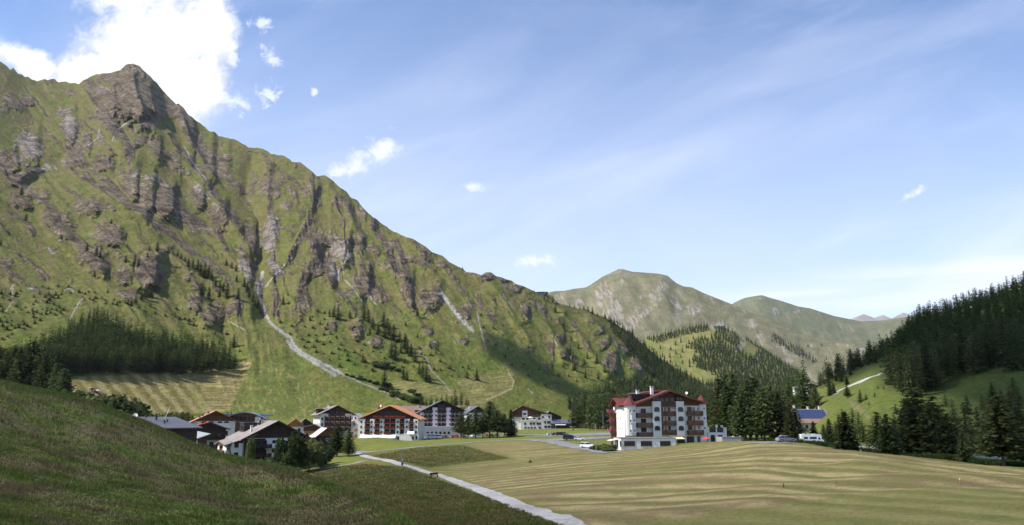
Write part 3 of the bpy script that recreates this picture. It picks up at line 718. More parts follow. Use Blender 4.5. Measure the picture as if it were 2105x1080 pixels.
for pts, w in SCREE:
    d, _ = poly_dist(px + 2.0 * n_b, py + 2.0 * n_c, pts)
    w = w * (.85 if w > 4.1 else .7)
    scree = np.maximum(scree, smooth(w * 1.1, w * 0.35, d + w * 1.2 * n_b + w * .6 * n_c))
# mown fields on the lower slope
def rg(poly, w=4): return soft_poly(px + 3 * n_b, py + 2 * n_c, poly, w)
f1 = rg([(140,812),(148,776),(300,768),(470,758),(520,738),(512,762),(492,800),(472,845),(380,852),(300,850),(230,835)], 3)
f2 = rg([(500,790),(520,750),(560,745),(620,770),(680,810),(700,850),(640,870),(470,870),(480,835)], 10)
f3 = rg([(795,788),(840,783),(900,792),(950,806),(940,820),(840,815)], 5); f4 = rg([(935,782),(1030,765),(1052,775),(1056,798),(1010,822),(985,840),(920,845),(960,810)], 4)
f5 = rg([(1030,750),(1040,745),(1056,770),(1050,790),(1040,775)], 3)
st1 = np.sin((px * 0.86 + (py - 770) * -0.72) / 26 * 2 * math.pi + 0.6 * n_a) ; st1b = gn(px / 60, py / 2.6, 90)
stripes = np.where(px + (py - 770) * -0.55 < 395, smooth(-0.5, 0.7, st1 * 0.7 + 0.8 * n_b), smooth(-0.4, 0.4, st1b + 0.3 * n_b))
hayc = MIX(np.zeros(px.shape + (3,)) + np.array((0.175, 0.145, 0.052)), (0.285, 0.245, 0.105), stripes)
hayc = MIX(hayc, (0.255, 0.225, 0.088), smooth(1.0, 0.0, np.abs(px + (py - 770) * -0.55 - 380) / 14))
hay2 = MIX(np.zeros(px.shape + (3,)) + np.array((0.125, 0.145, 0.038)), (0.26, 0.21, 0.085), smooth(0.05, 0.5, gn(px / 7, py / 12, 92) * 0.6 + 0.5 * n_b + 0.25 * n_a))
hay4 = MIX(np.zeros(px.shape + (3,)) + np.array((0.165, 0.160, 0.050)), (0.255, 0.225, 0.090), smooth(-0.4, 0.4, gn(px / 40, (py + 0.15 * px) / 2.4, 93)))
track, _ = poly_dist(px, py, [(1000,822),(1030,810),(1053,798),(1056,782),(1046,768)])
rk = rk * np.array((1.0, 0.94, 0.86))
col = g
col = MIX(col, hayc, f1); col = MIX(col, hay2, f2 * 0.9)
for f in (f3, f4, f5): col = MIX(col, hay4, f * 0.85)
col = MIX(col, (0.33, 0.28, 0.15), smooth(2.2, 0.8, track))
col = MIX(col, rk, rockf)
scc = MIX(np.zeros(px.shape + (3,)) + np.array((0.30, 0.285, 0.265)), (0.42, 0.40, 0.375), smooth(-0.2, 0.5, n_b + n_c))
col = MIX(col, scc, np.clip(scree, 0, 1) * 0.9)
mt.rockf = rockf
mt.build(col, mtn_mat('alpine_slope', 0.05, 0.24, 0.35, True), 'steep green mountain side with brown crags')

# ---- farther ranges
def far_range(name, px0, px1, nc, nr, sky, foot, cY, fY, seed, lam, amp, rocks, gcol, gcol2, rcol, label, conc=1.1, autorock=0.0, lean=0.5, streaks=0.0):
    s = Range(name, px0, px1, nc, nr, sky, foot, cY, fY, conc, 14); s.S = s.S + 0.8 * fbm(s.px / 9, s.px * 0 + seed, 3, seed)
    x, y = s.PX, s.PY; yp = s.Y0 / F
    x2 = x + 6 * fbm(x / 40, y / 40, 3, seed); y2 = y + 6 * fbm(x / 40 + 9, y / 40, 3, seed + 1)
    a = x2 - lean * (y2 - 650) * np.sign(x2 - s.apex) if hasattr(s, 'apex') else x2 - lean * (y2 - 650)
    q1 = ridged(a / lam, y2 / (3 * lam), 3, seed + 2); q2 = ridged(a / (lam * .36), y2 / (lam * 1.1), 3, seed + 3)
    hh = s.h
    n1 = fbm(x / 22, y / 22, 4, seed + 5); n2 = fbm(x / 5, y / 5, 3, seed + 6)
    rock = np.zeros_like(x)
    for cx_, cy_, rx, ry, rot in rocks:
        c, q = math.cos(math.radians(-rot)), math.sin(math.radians(-rot)); dx, dy = x - cx_, y - cy_
        rock = np.maximum(rock, smooth(1.25, 0.35, np.hypot((dx * c - dy * q) / rx, (dx * q + dy * c) / ry) + 0.6 * n1 + 0.5 * n2 + 0.3 * q2))
    rock = rock * smooth(-0.45, 0.2, gn(a / 4.5, y2 / 16, seed + 12) + 0.5 * n2)
    if autorock: rock = np.maximum(rock, autorock * smooth(0.1, 0.6, n1 - 0.5 * q2 + 0.2))
    s.add(-yp * (amp * lam * (0.5 * q1 + 0.2 * q2) * smooth(0, 30, s.PY - s.S[:, None] + 6) + rock * 1.6 * ridged(a / 5, y2 / 14, 2, seed + 8)))
    c = MIX(np.zeros(x.shape + (3,)) + np.array(gcol), gcol2, smooth(-0.35, 0.4, n1 + 0.5 * n2))
    c = MIX(c, rcol, smooth(0.3, 0.65, rock + 0.25 * n2))
    if streaks:
        sn = smooth(0.52, 0.72, gn(a / 3.5, y2 / 30, seed + 9) + 0.15 * n2) * smooth(-0.1, 0.3, n1)
        c = MIX(c, (0.36, 0.33, 0.29), sn * streaks)
    s.build(c, mtn_mat(name + '_turf', 0.012, 0.22, 0.3), label)
    return s
knoll = far_range('hill', 1230, 1760, 420, 170,
    [(1230,800),(1270,760),(1310,710),(1330,695),(1352,688),(1380,682),(1410,678),(1430,671),(1452,668),(1475,669),(1495,676),(1520,690),(1550,706),(1580,724),(1610,742),(1640,762),(1665,780),(1700,800),(1760,830)],
    [(1230,872),(1760,880)], [(1230,2300),(1450,2350),(1760,2000)], [(1230,1400),(1760,1200)], 210, 60, 0.25,
    [(1470,672,16,5,0), (1530,700,22,8,-35), (1520,715,14,14,-30), (1400,700,8,5,0), (1560,735,16,8,-30)], (0.14, 0.15, 0.045), (0.195, 0.18, 0.068), (0.25, 0.215, 0.175), 'low wooded hill in front of the rounded mountain')
peak2 = far_range('mountain', 1060, 1860, 560, 230,
    [(1060,640),(1100,612),(1120,603),(1140,599),(1160,598),(1180,594),(1205,591),(1218,583),(1240,568),(1258,560),(1272,553),(1282,554),(1300,559),(1330,561),(1355,563),(1372,567),(1390,582),(1405,589),(1422,591),(1445,602),(1470,612),(1500,624),(1540,641),(1580,655),(1620,672),(1660,688),(1700,699),(1730,704),(1760,709),(1785,716),(1860,740)],
    [(1060,830),(1400,850),(1860,850)], [(1060,4300),(1275,4700),(1500,4300),(1860,3600)], [(1060,2600),(1860,2300)], 310, 90, 0.34,
    [(1262,640,26,50,-22), (1300,660,34,22,-35), (1235,600,14,24,20), (1360,592,20,18,-20), (1345,610,14,22,-20), (1280,580,8,14,0), (1390,620,10,26,-30), (1330,640,12,8,0), (1150,612,16,8,0), (1190,625,12,16,0), (1500,680,14,6,0), (1560,690,18,6,-20), (1640,730,14,8,0), (1590,712,14,7,0), (1420,640,14,16,-30), (1480,668,12,10,-30)],
    (0.135, 0.130, 0.070), (0.185, 0.168, 0.098), (0.26, 0.225, 0.19), 'rounded grassy mountain with a grey scree face', 1.15, 0.6, 0.5, 0.7)
ridge3 = far_range('mountain', 1440, 2000, 380, 130,
    [(1440,660),(1490,636),(1510,622),(1530,613),(1550,609),(1566,607),(1585,613),(1610,620),(1640,630),(1665,634),(1690,642),(1715,650),(1740,655),(1770,661),(1800,660),(1830,657),(1860,652),(1885,651),(1910,655),(1950,664),(2000,670)],
    [(1440,800),(2000,800)], [(1440,8200),(2000,7600)], [(1440,5200),(2000,5000)], 410, 60, 0.3,
    [(1560,615,8,6,0), (1640,640,14,5,-20), (1595,640,6,14,-20)], (0.11, 0.12, 0.06), (0.15, 0.145, 0.08), (0.24, 0.21, 0.185), 'green mountain ridge behind the rounded mountain', 1.1, 0.2, 0.6, 0.3)
ridge4 = far_range('mountain', 1700, 2020, 260, 70,
    [(1700,668),(1735,660),(1752,655),(1765,650),(1776,646),(1786,650),(1797,654),(1808,650),(1815,648),(1824,652),(1833,655),(1845,649),(1857,643),(1866,646),(1876,650),(1886,644),(1893,641),(1903,643),(1912,637),(1920,636),(1930,641),(1945,648),(1980,655),(2020,665)],
    [(1700,720),(2020,720)], [(1700,15500),(2020,15500)], [(1700,12500),(2020,12500)], 510, 26, 0.4,
    [], (0.235, 0.205, 0.195), (0.30, 0.265, 0.25), (0.3, 0.28, 0.27), 'bare grey rocky peaks far away', 1.1, 0.4, 0.4, 0.0)
# ------------------------------------------------------------------ trees
R = np.random.default_rng(7)
def leaf_mat(name, c1, c2, tr=0.38, var=0.38):
    t = NT(name)
    n = t.noise(t.obj(), 0.9, 3)
    c = t.mix(t.ramp(n, 0.35, 0.65), c1, c2)
    r = t.rnd()
    f = t.ramp(r, 0, 1, 1 - var, 1 + var)
    g = t.n('ShaderNodeVectorMath', operation='SCALE'); t.l(c, g.inputs[0]); t.l(f, g.inputs['Scale'])
    hs = t.n('ShaderNodeHueSaturation'); t.l(g.outputs[0], hs.inputs['Color'])
    t.l(t.ramp(t.math('FRACT', t.math('MULTIPLY', r, 7.31)), 0, 1, 0.475, 0.515), hs.inputs['Hue'])
    d = t.n('ShaderNodeBsdfDiffuse'); t.l(hs.outputs[0], d.inputs[0])
    x = t.n('ShaderNodeBsdfTranslucent'); t.l(hs.outputs[0], x.inputs[0])
    m = t.n('ShaderNodeMixShader'); m.inputs[0].default_value = tr
    t.l(d.outputs[0], m.inputs[1]); t.l(x.outputs[0], m.inputs[2]); t.l(m.outputs[0], t.out.inputs[0])
    return t.m
M_SPRUCE = leaf_mat('spruce_needles', (0.044, 0.066, 0.025), (0.080, 0.105, 0.038))
M_LARCH = leaf_mat('larch_needles', (0.066, 0.100, 0.030), (0.105, 0.145, 0.045))
M_LEAF = leaf_mat('bush_leaves', (0.060, 0.085, 0.030), (0.105, 0.125, 0.050))
M_BARK = simple('bark', (0.10, 0.075, 0.055), 0.95, 0.3, 3.0, 0.1)

def trunk_geo(h, r, rg, top=0.93, n=7):
    zs = np.array([0, 0.03, 0.2, 0.5, 0.8, top]) * h
    rs = r * np.array([1.35, 1.0, 0.82, 0.55, 0.25, 0.06])
    wob = np.cumsum(rg.normal(0, 0.006 * h, (6, 2)), 0) * np.array([0, .1, .5, 1, 1, .6])[:, None]
    a = np.arange(n) / n * 2 * math.pi
    co = np.concatenate([np.stack([w[0] + q * np.cos(a), w[1] + q * np.sin(a), np.full(n, z - (0.5 if z == 0 else 0))], 1) for z, q, w in zip(zs, rs, wob)])
    f = [(i * n + j, i * n + (j + 1) % n, (i + 1) * n + (j + 1) % n, (i + 1) * n + j) for i in range(5) for j in range(n)]
    return co, np.array(f)

def conifer_geo(h, rad, rg, whorls=24, per=7, clumps=5, size=0.6, bare=0.12, power=0.85, droop=0.25, gap=0.12, up=0.0):
    """quads of needle sprays on whorled, drooping limbs, plus thin limbs"""
    V = []; LV = []
    lean = rg.uniform(0.75, 1.25, 8)
    for w in range(whorls):
        f = (w + rg.uniform(0, 0.8)) / whorls
        z = h * (bare + (1 - bare) * f)
        L0 = rad * (1 - f)**power * (0.55 + 0.45 * min(1, f * 5 + 0.35))
        n = max(3, int(per * (0.55 + 0.6 * (1 - f)) + rg.uniform(0, 1)))
        a0 = rg.uniform(0, 6.28)
        for b in range(n):
            if rg.random() < gap: continue
            az = a0 + 6.283 * (b + rg.uniform(-.3, .3)) / n
            L = L0 * rg.uniform(0.6, 1.18) * lean[int(az / 6.283 * 8) % 8] + 0.18
            dr = droop * rg.uniform(0.4, 1.5) - up
            d = np.array([math.cos(az), math.sin(az)])
            tipz = z - dr * L
            m = max(2, int(clumps * (0.45 + 0.7 * L / max(rad, .1))))
            LV.append([[d[0] * .03, d[1] * .03, z], [d[0] * L, d[1] * L, tipz], [d[0] * L, d[1] * L, tipz + 0.05], [d[0] * .03, d[1] * .03, z + 0.09]])
            for c in range(m):
                s = (c + rg.uniform(0.15, 1.0)) / m
                p = np.array([d[0] * L * s, d[1] * L * s, z - dr * L * s**1.4 + 0.05 * L])
                p += rg.normal(0, 0.10 * size + 0.045 * L, 3)
                sz = size * rg.uniform(0.6, 1.35) * (1.15 - 0.4 * s) * (0.6 + 0.4 * (1 - f))
                ax = np.array([d[0], d[1], -dr * 0.8]) + rg.normal(0, 0.35, 3)
                ax /= np.linalg.norm(ax)
                sd = np.cross(ax, [0, 0, 1.0]) + rg.normal(0, 0.45, 3); sd -= ax * sd.dot(ax); sd /= np.linalg.norm(sd) + 1e-9
                e1 = ax * sz * 0.95; e2 = sd * sz * 0.5
                V.append([p - e1 * 0.6, p + e2 * 0.95 - e1 * .1, p + e1, p - e2 * 0.95 - e1 * .1])
    V = np.array(V).reshape(-1, 3); LV = np.array(LV).reshape(-1, 3)
    return V, LV

class Tree:
    """one kind of tree: meshes for whole trees far away and for trunk + crown close by"""
    def __init__(s, name, seed, mat, h=20.0, **kw):
        rg = np.random.default_rng(seed)
        tr, tf = trunk_geo(h, 0.017 * h, rg)
        V, L = conifer_geo(h, rg=rg, **kw)
        s.h = h; s.name = name
        n1 = len(tr); n2 = len(L)
        lq = np.arange(n2).reshape(-1, 4) + n1
        s.trunk = np_mesh(name + '_trunk', np.concatenate([tr, L]), np.concatenate([tf, lq]), mats=[M_BARK])
        vq = np.arange(len(V)).reshape(-1, 4)
        s.crown = np_mesh(name + '_crown', V, vq, mats=[mat], smooth_=False)
        s.whole = np_mesh(name + '_whole', np.concatenate([tr, L, V]), np.concatenate([tf, lq, vq + n1 + n2]), mats=[M_BARK, mat], midx=[0] * (len(tf) + len(lq)) + [1] * len(vq), smooth_=False)

SPR = [Tree('spruce', 100 + i, M_SPRUCE, whorls=26, per=8, clumps=5, size=0.95, rad=3.5 + 0.35 * (i % 3), bare=0.05 + .03 * (i % 2), power=0.58, droop=0.35) for i in range(4)]
LAR = [Tree('larch', 200 + i, M_LARCH, whorls=27, per=7, clumps=5, size=0.95, rad=3.7 + 0.45 * (i % 3), bare=0.10 + .05 * (i % 2), power=0.45, droop=0.12, gap=0.18, up=0.05) for i in range(4)]
NSP = [Tree('spruce', 300 + i, M_SPRUCE, whorls=36, per=11, clumps=11, size=0.95, rad=4.1 + 0.4 * i, bare=0.04 + 0.03 * i, power=0.58, droop=0.3, gap=0.12) for i in range(3)]
NLA = [Tree('larch', 400 + i, M_LARCH, whorls=34, per=10, clumps=11, size=0.95, rad=4.7 + 0.5 * i, bare=0.12 + 0.05 * i, power=0.44, droop=0.1, gap=0.2, up=0.05) for i in range(3)]
DLA = []
M_DLAR = leaf_mat('dark_larch_needles', (0.058, 0.082, 0.028), (0.098, 0.125, 0.043))
for q in NLA + LAR:
    c = type('T', (), {})(); c.h = q.h; c.name = q.name; c.trunk = q.trunk; c.crown = q.crown.copy(); c.crown.materials[0] = M_DLAR
    c.whole = q.whole.copy(); c.whole.materials[1] = M_DLAR; DLA.append(c)
NDL, DLA = DLA[:3], DLA[3:]

N_TREES = [0]
def plant(kind, loc, h, label, group=None, parts=False, wide=1.0):
    """one tree standing at loc, h metres tall"""
    N_TREES[0] += 1
    k = h / kind.h; rz = R.uniform(0, 6.28)
    nm = kind.name + '_tree'
    if parts:
        o = empty(nm, loc, rz, label, 'tree', group); o.scale = (k * wide, k * wide, k)
        link(bpy.data.objects.new('trunk', kind.trunk), o); link(bpy.data.objects.new('crown', kind.crown), o)
    else:
        o = tag(link(bpy.data.objects.new(nm, kind.whole)), label, 'tree', group)
        o.location = loc; o.rotation_euler = (0, 0, rz); o.scale = (k * wide, k * wide, k)
    return o

def low_geo(seed, n=46, size=2.0, rad=2.9, h=20., power=0.46):
    rg = np.random.default_rng(seed); V = []
    for i in range(n):
        f = (i + rg.random()) / n; z = h * (0.06 + 0.94 * f); r = rad * (1 - f)**power * rg.uniform(.35, 1.0); a = rg.uniform(0, 6.28)
        p = np.array([r * math.cos(a), r * math.sin(a), z]); ax = np.array([math.cos(a), math.sin(a), rg.uniform(-.5, .9)]); sd = np.array([-math.sin(a), math.cos(a), rg.uniform(-.3, .3)])
        s = size * (1.15 - 0.75 * f) * rg.uniform(.7, 1.2)
        V.append([p - ax * s * .5, p + sd * s * .55, p + ax * s * .7, p - sd * s * .55])
    # a slim spire inside, so the tree is not see-through
    for i in range(5):
        a, b = 6.283 * i / 5, 6.283 * (i + 1) / 5
        V.append([[rad * .45 * math.cos(a), rad * .45 * math.sin(a), h * .04], [rad * .45 * math.cos(b), rad * .45 * math.sin(b), h * .04], [0, 0, h * .8], [0, 0, h * .8]])
    return np.array(V)
LOWS = [low_geo(500 + i, 50, 2.2, 3.1 + .5 * (i % 3)) for i in range(6)]
MIDS = [conifer_geo(20.0, 3.7 + .5 * (i % 3), np.random.default_rng(520 + i), whorls=19, per=6, clumps=5, size=1.1, bare=.1, power=.5, droop=.22, gap=.15)[0] for i in range(6)]
def wood(name, pts, hs, mat, label, protos, wide=1.0):
    """a wood that reads as one mass: many trees in one object"""
    vs = []
    for (p, h) in zip(pts, hs):
        g = protos[R.integers(len(protos))]; k = h / 20.0; a = R.uniform(0, 6.28)
        c, s = math.cos(a), math.sin(a)
        q = g.reshape(-1, 3) * np.array([k * wide, k * wide, k])
        q = np.stack([q[:, 0] * c - q[:, 1] * s + p[0], q[:, 0] * s + q[:, 1] * c + p[1], q[:, 2] + p[2]], 1)
        vs.append(q)
    v = np.concatenate(vs)
    me = np_mesh(name, v, np.arange(len(v)).reshape(-1, 4), mats=[mat], smooth_=False)
    o = tag(link(bpy.data.objects.new(name, me)), label, None, None, 'stuff')
    print(name, len(pts), 'trees')
    return o

def wood_mat(name, c1, c2, sc=0.12):
    t = NT(name); p = t.pos()
    n = t.noise(p, sc, 2, 0.6); n2 = t.noise(p, sc * 0.12, 2); n3 = t.noise(p, 1.2, 2)
    c = t.mix(t.ramp(t.math('ADD', t.math('MULTIPLY', n, .6), t.math('ADD', t.math('MULTIPLY', n2, .2), t.math('MULTIPLY', n3, .2))), 0.38, 0.62), c1, c2)
    d = t.n('ShaderNodeBsdfDiffuse'); t.l(c, d.inputs[0]); x = t.n('ShaderNodeBsdfTranslucent'); t.l(c, x.inputs[0])
    m = t.n('ShaderNodeMixShader'); m.inputs[0].default_value = 0.35
    t.l(d.outputs[0], m.inputs[1]); t.l(x.outputs[0], m.inputs[2]); t.l(m.outputs[0], t.out.inputs[0])
    return t.m

def scatter(poly, spacing, n, aspect=1.0):
    """spread points inside a polygon of photo pixels, at least `spacing` apart"""
    x0, x1 = min(p[0] for p in poly), max(p[0] for p in poly); y0, y1 = min(p[1] for p in poly), max(p[1] for p in poly)
    out = []; cell = {}
    P = np.stack([R.uniform(x0, x1, n), R.uniform(y0, y1, n)], 1)
    P = P[in_poly(P[:, 0], P[:, 1], poly)]
    for x, y in P:
        s = spacing(x, y) if callable(spacing) else spacing
        yy = y / aspect; i, j = int(x // s), int(yy // s); ok = True
        for a in (i - 1, i, i + 1):
            for b in (j - 1, j, j + 1):
                for q in cell.get((a, b), ()):
                    if (q[0] - x)**2 + (q[1] - yy)**2 < s * s: ok = False
        if ok: cell.setdefault((i, j), []).append((x, yy)); out.append((x, y))
    return out

# ---- the wood above the mown field on the left
LEFT = [(-30,798),(20,795),(60,775),(140,772),(250,768),(400,770),(478,764),(488,752),(465,735),(425,722),(380,715),(330,708),(290,703),(255,690),(225,671),(200,660),(178,666),(150,690),(120,706),(95,722),(60,738),(20,755),(-30,765)]
pts = scatter(LEFT, lambda x, y: 8.0, 6000, 0.5)
pts.sort(key=lambda p: -p[1])
front_, back_ = pts[:88], pts[88:]
for x, y in front_:
    p = mt.at(x, y)
    plant(DLA[R.integers(4)] if R.random() < .7 else SPR[R.integers(4)], p, R.uniform(16, 22), 'tall dark conifer in the front rows of the wood above the striped mown field', 'conifers of the wood above the striped field', wide=1.25)
M_W1 = wood_mat('wood_green', (0.040, 0.060, 0.021), (0.088, 0.114, 0.039), 0.16)
wood('forest', [mt.at(x, y) for x, y in back_], R.uniform(11, 20, len(back_)), M_W1, 'dark conifer wood behind the front rows above the striped field', MIDS)
for x, y, h in [(8,800,80),(22,806,92),(34,800,86),(48,806,96),(70,808,100),(88,810,82),(100,808,70),(128,812,56),(138,815,44),(-14,800,90),(58,800,100),(112,806,60),(-4,806,66),(80,800,90)]:
    Y = R.uniform(400, 450) if x < 120 else 390
    u, e = ray(x, y); g = float(gz(float(u) * Y, Y)); top = float(ray(x, y - h)[1]) * Y
    plant(NDL[R.integers(3)], (float(u) * Y, Y, g - .2), max(10, top - g), 'larch with bare lower trunk standing just behind the hillside crest, beside the striped field', 'larches behind the hillside crest', True, 1.0)

# ---- single trees on the mountain side: column, row of the foot, height in rows
MT = [(44,402,21),(53,455,18),(228,460,12),(1,505,16),(178,517,19),(198,527,23),(205,532,18),(258,540,17),(276,548,28),(284,550,20),(307,516,12),(303,529,12),(323,518,22),(298,615,30),(310,612,25),(291,618,20),(221,603,9),(240,629,13),(270,630,12),(387,550,20),(396,552,20),(406,556,25),(420,572,34),(412,566,26),(428,572,28),(434,577,24),(413,608,26),(429,616,28),(443,588,17),(452,592,18),(458,600,22),(466,613,33),(451,611,19),(489,616,25),(486,579,16),(502,590,22),(508,600,22),(465,546,15),(476,552,15),(485,558,14),(433,630,16),(365,527,11),(372,532,12),(380,538,11),(520,622,22),(512,612,20),(530,636,22),(524,630,16),(535,645,14),(480,715,28),(448,640,10),
 (686,652,22),(695,658,27),(677,646,11),(719,655,20),(731,652,11),(748,657,26),(757,663,28),(766,676,26),(788,673,32),(796,676,24),(777,689,26),(791,695,31),(760,688,14),(800,690,28),(809,701,36),(821,704,24),(832,717,33),(804,736,33),(812,741,36),(837,726,26),(845,733,28),(853,744,27),(824,726,24),(724,680,10),(746,745,19),(832,747,13),(829,780,26),(836,782,22),(869,777,31),(876,785,34),(884,787,16),(862,770,22),(790,799,38),(834,671,11),(884,714,14),(858,695,10),(896,728,9),(960,778,17),(980,782,23),(963,760,9),(637,660,13),(593,626,9),(582,627,20),(592,608,9),(858,650,18),(875,420,0),(1178,729,10),(1158,756,9)]
for i, (x, y, h) in enumerate(MT):
    if h == 0: continue
    p = mt.at(x, y); hm = max(5.0, h / F * p.y)
    where = 'on the grassy spur left of the stream gully' if x < 540 else ('in the dark clump right of the pale stream bed' if 670 < x < 900 else 'alone on the green slope right of the stream')
    lab = 'dark conifer ' + where
    if i == 0: lab = 'lone dark spruce high on the crag at the far left of the mountain'
    if (x, y) == (980, 782): lab = 'dark spruce with a long shadow above the right-hand yellow field'
    if (x, y) == (746, 745): lab = 'small round conifer alone below the dark clump on the slope'
    if (x, y) == (480, 715): lab = 'lone dark conifer just right of the wood above the striped field'
    plant(SPR[R.integers(4)], p, hm, lab, 'conifers ' + where, wide=1.6)
# trees on the skyline of the right-hand spur and the woods beyond
for x, y, h in [(951,557,9),(1098,603,8),(1119,618,13),(1126,620,10),(1136,623,12),(1145,627,9),(1171,632,10),(1181,635,8),(1192,636,7),(1200,637,11),(1209,641,13),(1218,647,17),(1228,651,10),(1244,657,18),(1252,662,14),(1262,668,15)]:
    p = mt.at(x, y); plant(SPR[R.integers(4)], p, h / F * p.y, 'small dark conifer on the skyline of the spur in front of the rounded mountain', 'conifers on the skyline spur', wide=1.2)
M_W2 = wood_mat('far_wood_green', (0.048, 0.068, 0.029), (0.09, 0.11, 0.046), 0.08)
spur = [(1255,662),(1300,688),(1330,715),(1360,742),(1420,776),(1480,806),(1480,850),(1440,838),(1380,800),(1330,770),(1300,735),(1280,705),(1255,680)]
sp = scatter(spur, 6.0, 5000, 0.5)
sp2 = scatter([(1270,790),(1330,785),(1420,800),(1520,830),(1520,868),(1240,872),(1160,840)], 6.5, 4000, 0.5)
sp3 = scatter([(1140,640),(1180,700),(1260,760),(1330,790),(1480,850),(1280,840),(1180,760)], 22, 900, 0.6)
keep = lambda P: [p for p in P if p[1] > np.interp(p[0], mt.px, mt.S) + 1]
allp = keep(sp) + keep(sp2) + keep(sp3)[:40]
wood('forest', [mt.at(x, y) for x, y in allp], R.uniform(10, 17, len(allp)), M_W2, 'dark conifers clothing the end of the spur behind the red-roofed hotel', LOWS, 1.3)
K1 = scatter([(1330,698),(1380,686),(1452,670),(1460,680),(1400,692),(1350,706)], 4, 1500, 0.5)
K2 = scatter([(1480,672),(1530,696),(1600,740),(1665,786),(1665,840),(1330,860),(1300,800),(1420,748),(1440,730),(1415,716),(1430,700),(1470,690)], 4.6, 9000, 0.5)
K2 = [p for p in K2 if not (in_poly(np.array([p[0]]), np.array([p[1]]), [(1518,690),(1560,718),(1552,738),(1520,722)])[0] or in_poly(np.array([p[0]]), np.array([p[1]]), [(1300,780),(1400,735),(1440,760),(1480,780),(1440,800)])[0])]
K3 = scatter([(1340,720),(1440,690),(1460,720),(1430,760),(1340,750)], 14, 300, 0.6)
kp = [p for p in K1 + K2 + K3 if p[1] > np.interp(p[0], knoll.px, knoll.S) + 1]
wood('forest', [knoll.at(x, y) for x, y in kp], R.uniform(12, 20, len(kp)), M_W2, 'conifer wood covering the low hill before the rounded mountain', LOWS, 1.3)
F2 = scatter([(1590,688),(1640,716),(1680,742),(1672,748),(1630,728),(1585,700)], 4, 900, 0.5) + scatter([(1420,660),(1760,720),(1700,760),(1500,690)], 26, 200, 0.6)
wood('forest', [peak2.at(x, y) for x, y in F2], R.uniform(14, 24, len(F2)), M_W2, 'strip of dark conifers low on the rounded mountain', LOWS, 1.3)

# ---- right-hand hill: the dark wood
FR = [(1672,788),(1690,782),(1742,768),(1790,752),(1818,744),(1836,806),(1872,815),(1930,803),(1985,775),(2050,764),(2110,764),(2300,735),(2300,300),(2105,560),(1900,640),(1700,730)]
cand = []
tries = R.uniform([95, 270], [480, 560], (60000, 2))
cu = tries[:, 0] / tries[:, 1]
z_ = gz(tries[:, 0], tries[:, 1]); ppx, ppy = proj(tries[:, 0], tries[:, 1], z_)
ok = in_poly(ppx, ppy, FR) & (ppx < 2210)
grid_ = {}
for (x, y), z, a, b in zip(tries[ok], z_[ok], ppx[ok], ppy[ok]):
    s = 5.6; i, j = int(x // s), int(y // s)
    if any((q[0] - x)**2 + (q[1] - y)**2 < s * s for ii in (i-1, i, i+1) for jj in (j-1, j, j+1) for q in grid_.get((ii, jj), ())): continue
    grid_.setdefault((i, j), []).append((x, y)); cand.append((x, y, z, a, b))
# how far each stands inside the wood: the outermost (nearest the camera) rows become single trees
cand.sort(key=lambda c: c[1] - 0.45 * c[0])
dd = [c for c in cand if c[3] < 2125]
fr = dd[:78]; ids = set(id(c) for c in fr); rest = [c for c in cand if id(c) not in ids]
for x, y, z, a, b in fr:
    plant(DLA[R.integers(4)] if R.random() < .6 else SPR[R.integers(4)], (x, y, z - .3), (R.uniform(15, 20) if y < 335 else R.uniform(9.5, 13)), 'tall dark conifer along the edge of the wood on the steep right-hand hill', 'conifers edging the wood on the right-hand hill', wide=1.1)
M_W3 = wood_mat('hill_wood_green', (0.045, 0.068, 0.024), (0.078, 0.105, 0.036), 0.25)
wood('forest', [(c[0], c[1], c[2] - .3) for c in rest], np.array([R.uniform(13, 18) if c[1] < 335 else R.uniform(9, 13) for c in rest]), M_W3, 'dark conifer wood filling the steep right-hand hill', MIDS, 1.2)

def stand(x, yb, yt, Y, kinds, label, group=None, parts=True, wide=1.0):
    """a tree whose foot shows at (x, yb) and whose top shows at (x, yt), at distance Y (its foot is put on the ground there)"""
    u, e = ray(x, yb); X = float(u) * Y; g = float(gz(X, Y)); top = float(ray(x, yt)[1]) * Y
    return plant(kinds[R.integers(len(kinds))], (X, Y, g - .15), max(1.5, top - g), label, group, parts, wide)

for i in range(24):
    x = 1682 + 136 * (i + R.uniform(-.3, .3)) / 23
    stand(x, 770, np.interp(x, [1680, 1700, 1740, 1790, 1820], [764, 752, 742, 716, 698]) + R.uniform(-5, 9), R.uniform(415, 455), DLA + SPR, 'dark conifer in the row along the crest where the right-hand wood thins out', 'conifers along the crest of the right-hand hill', False, 1.25)
# near row between the field and the road
for x, yb, yt, Y, k, w, lab in [
  (1741,926,845,166,NSP,1.75,'dense rounded spruce at the field edge right of the white camper'),
  (1808,932,846,158,NLA,1.35,'pale larch beside a pointed spruce at the field edge'),
  (1828,936,850,152,NSP,1.6,'pointed spruce at the field edge beside a pale larch'),
  (1872,940,818,166,NDL,1.2,'left tree of the tall clump in front of the road bend'),
  (1893,941,803,160,NDL,1.5,'tallest broad larch of the clump in front of the road bend'),
  (1928,942,814,155,NDL,1.5,'right tall larch of the clump in front of the road bend'),
  (1952,944,850,152,NDL,1.4,'shorter larch at the right end of the clump by the road bend'),
  (1983,950,888,136,NSP,1.7,'low dark spruce right of the tall clump beside the grey road'),
  (2064,962,812,125,NDL,1.45,'tall larch with a bare trunk foot at the right end of the field edge'),
  (2102,955,838,150,NDL,1.5,'larch cut by the frame at the far right of the field edge')]:
    stand(x, yb, yt, Y, k, lab, None, True, w)
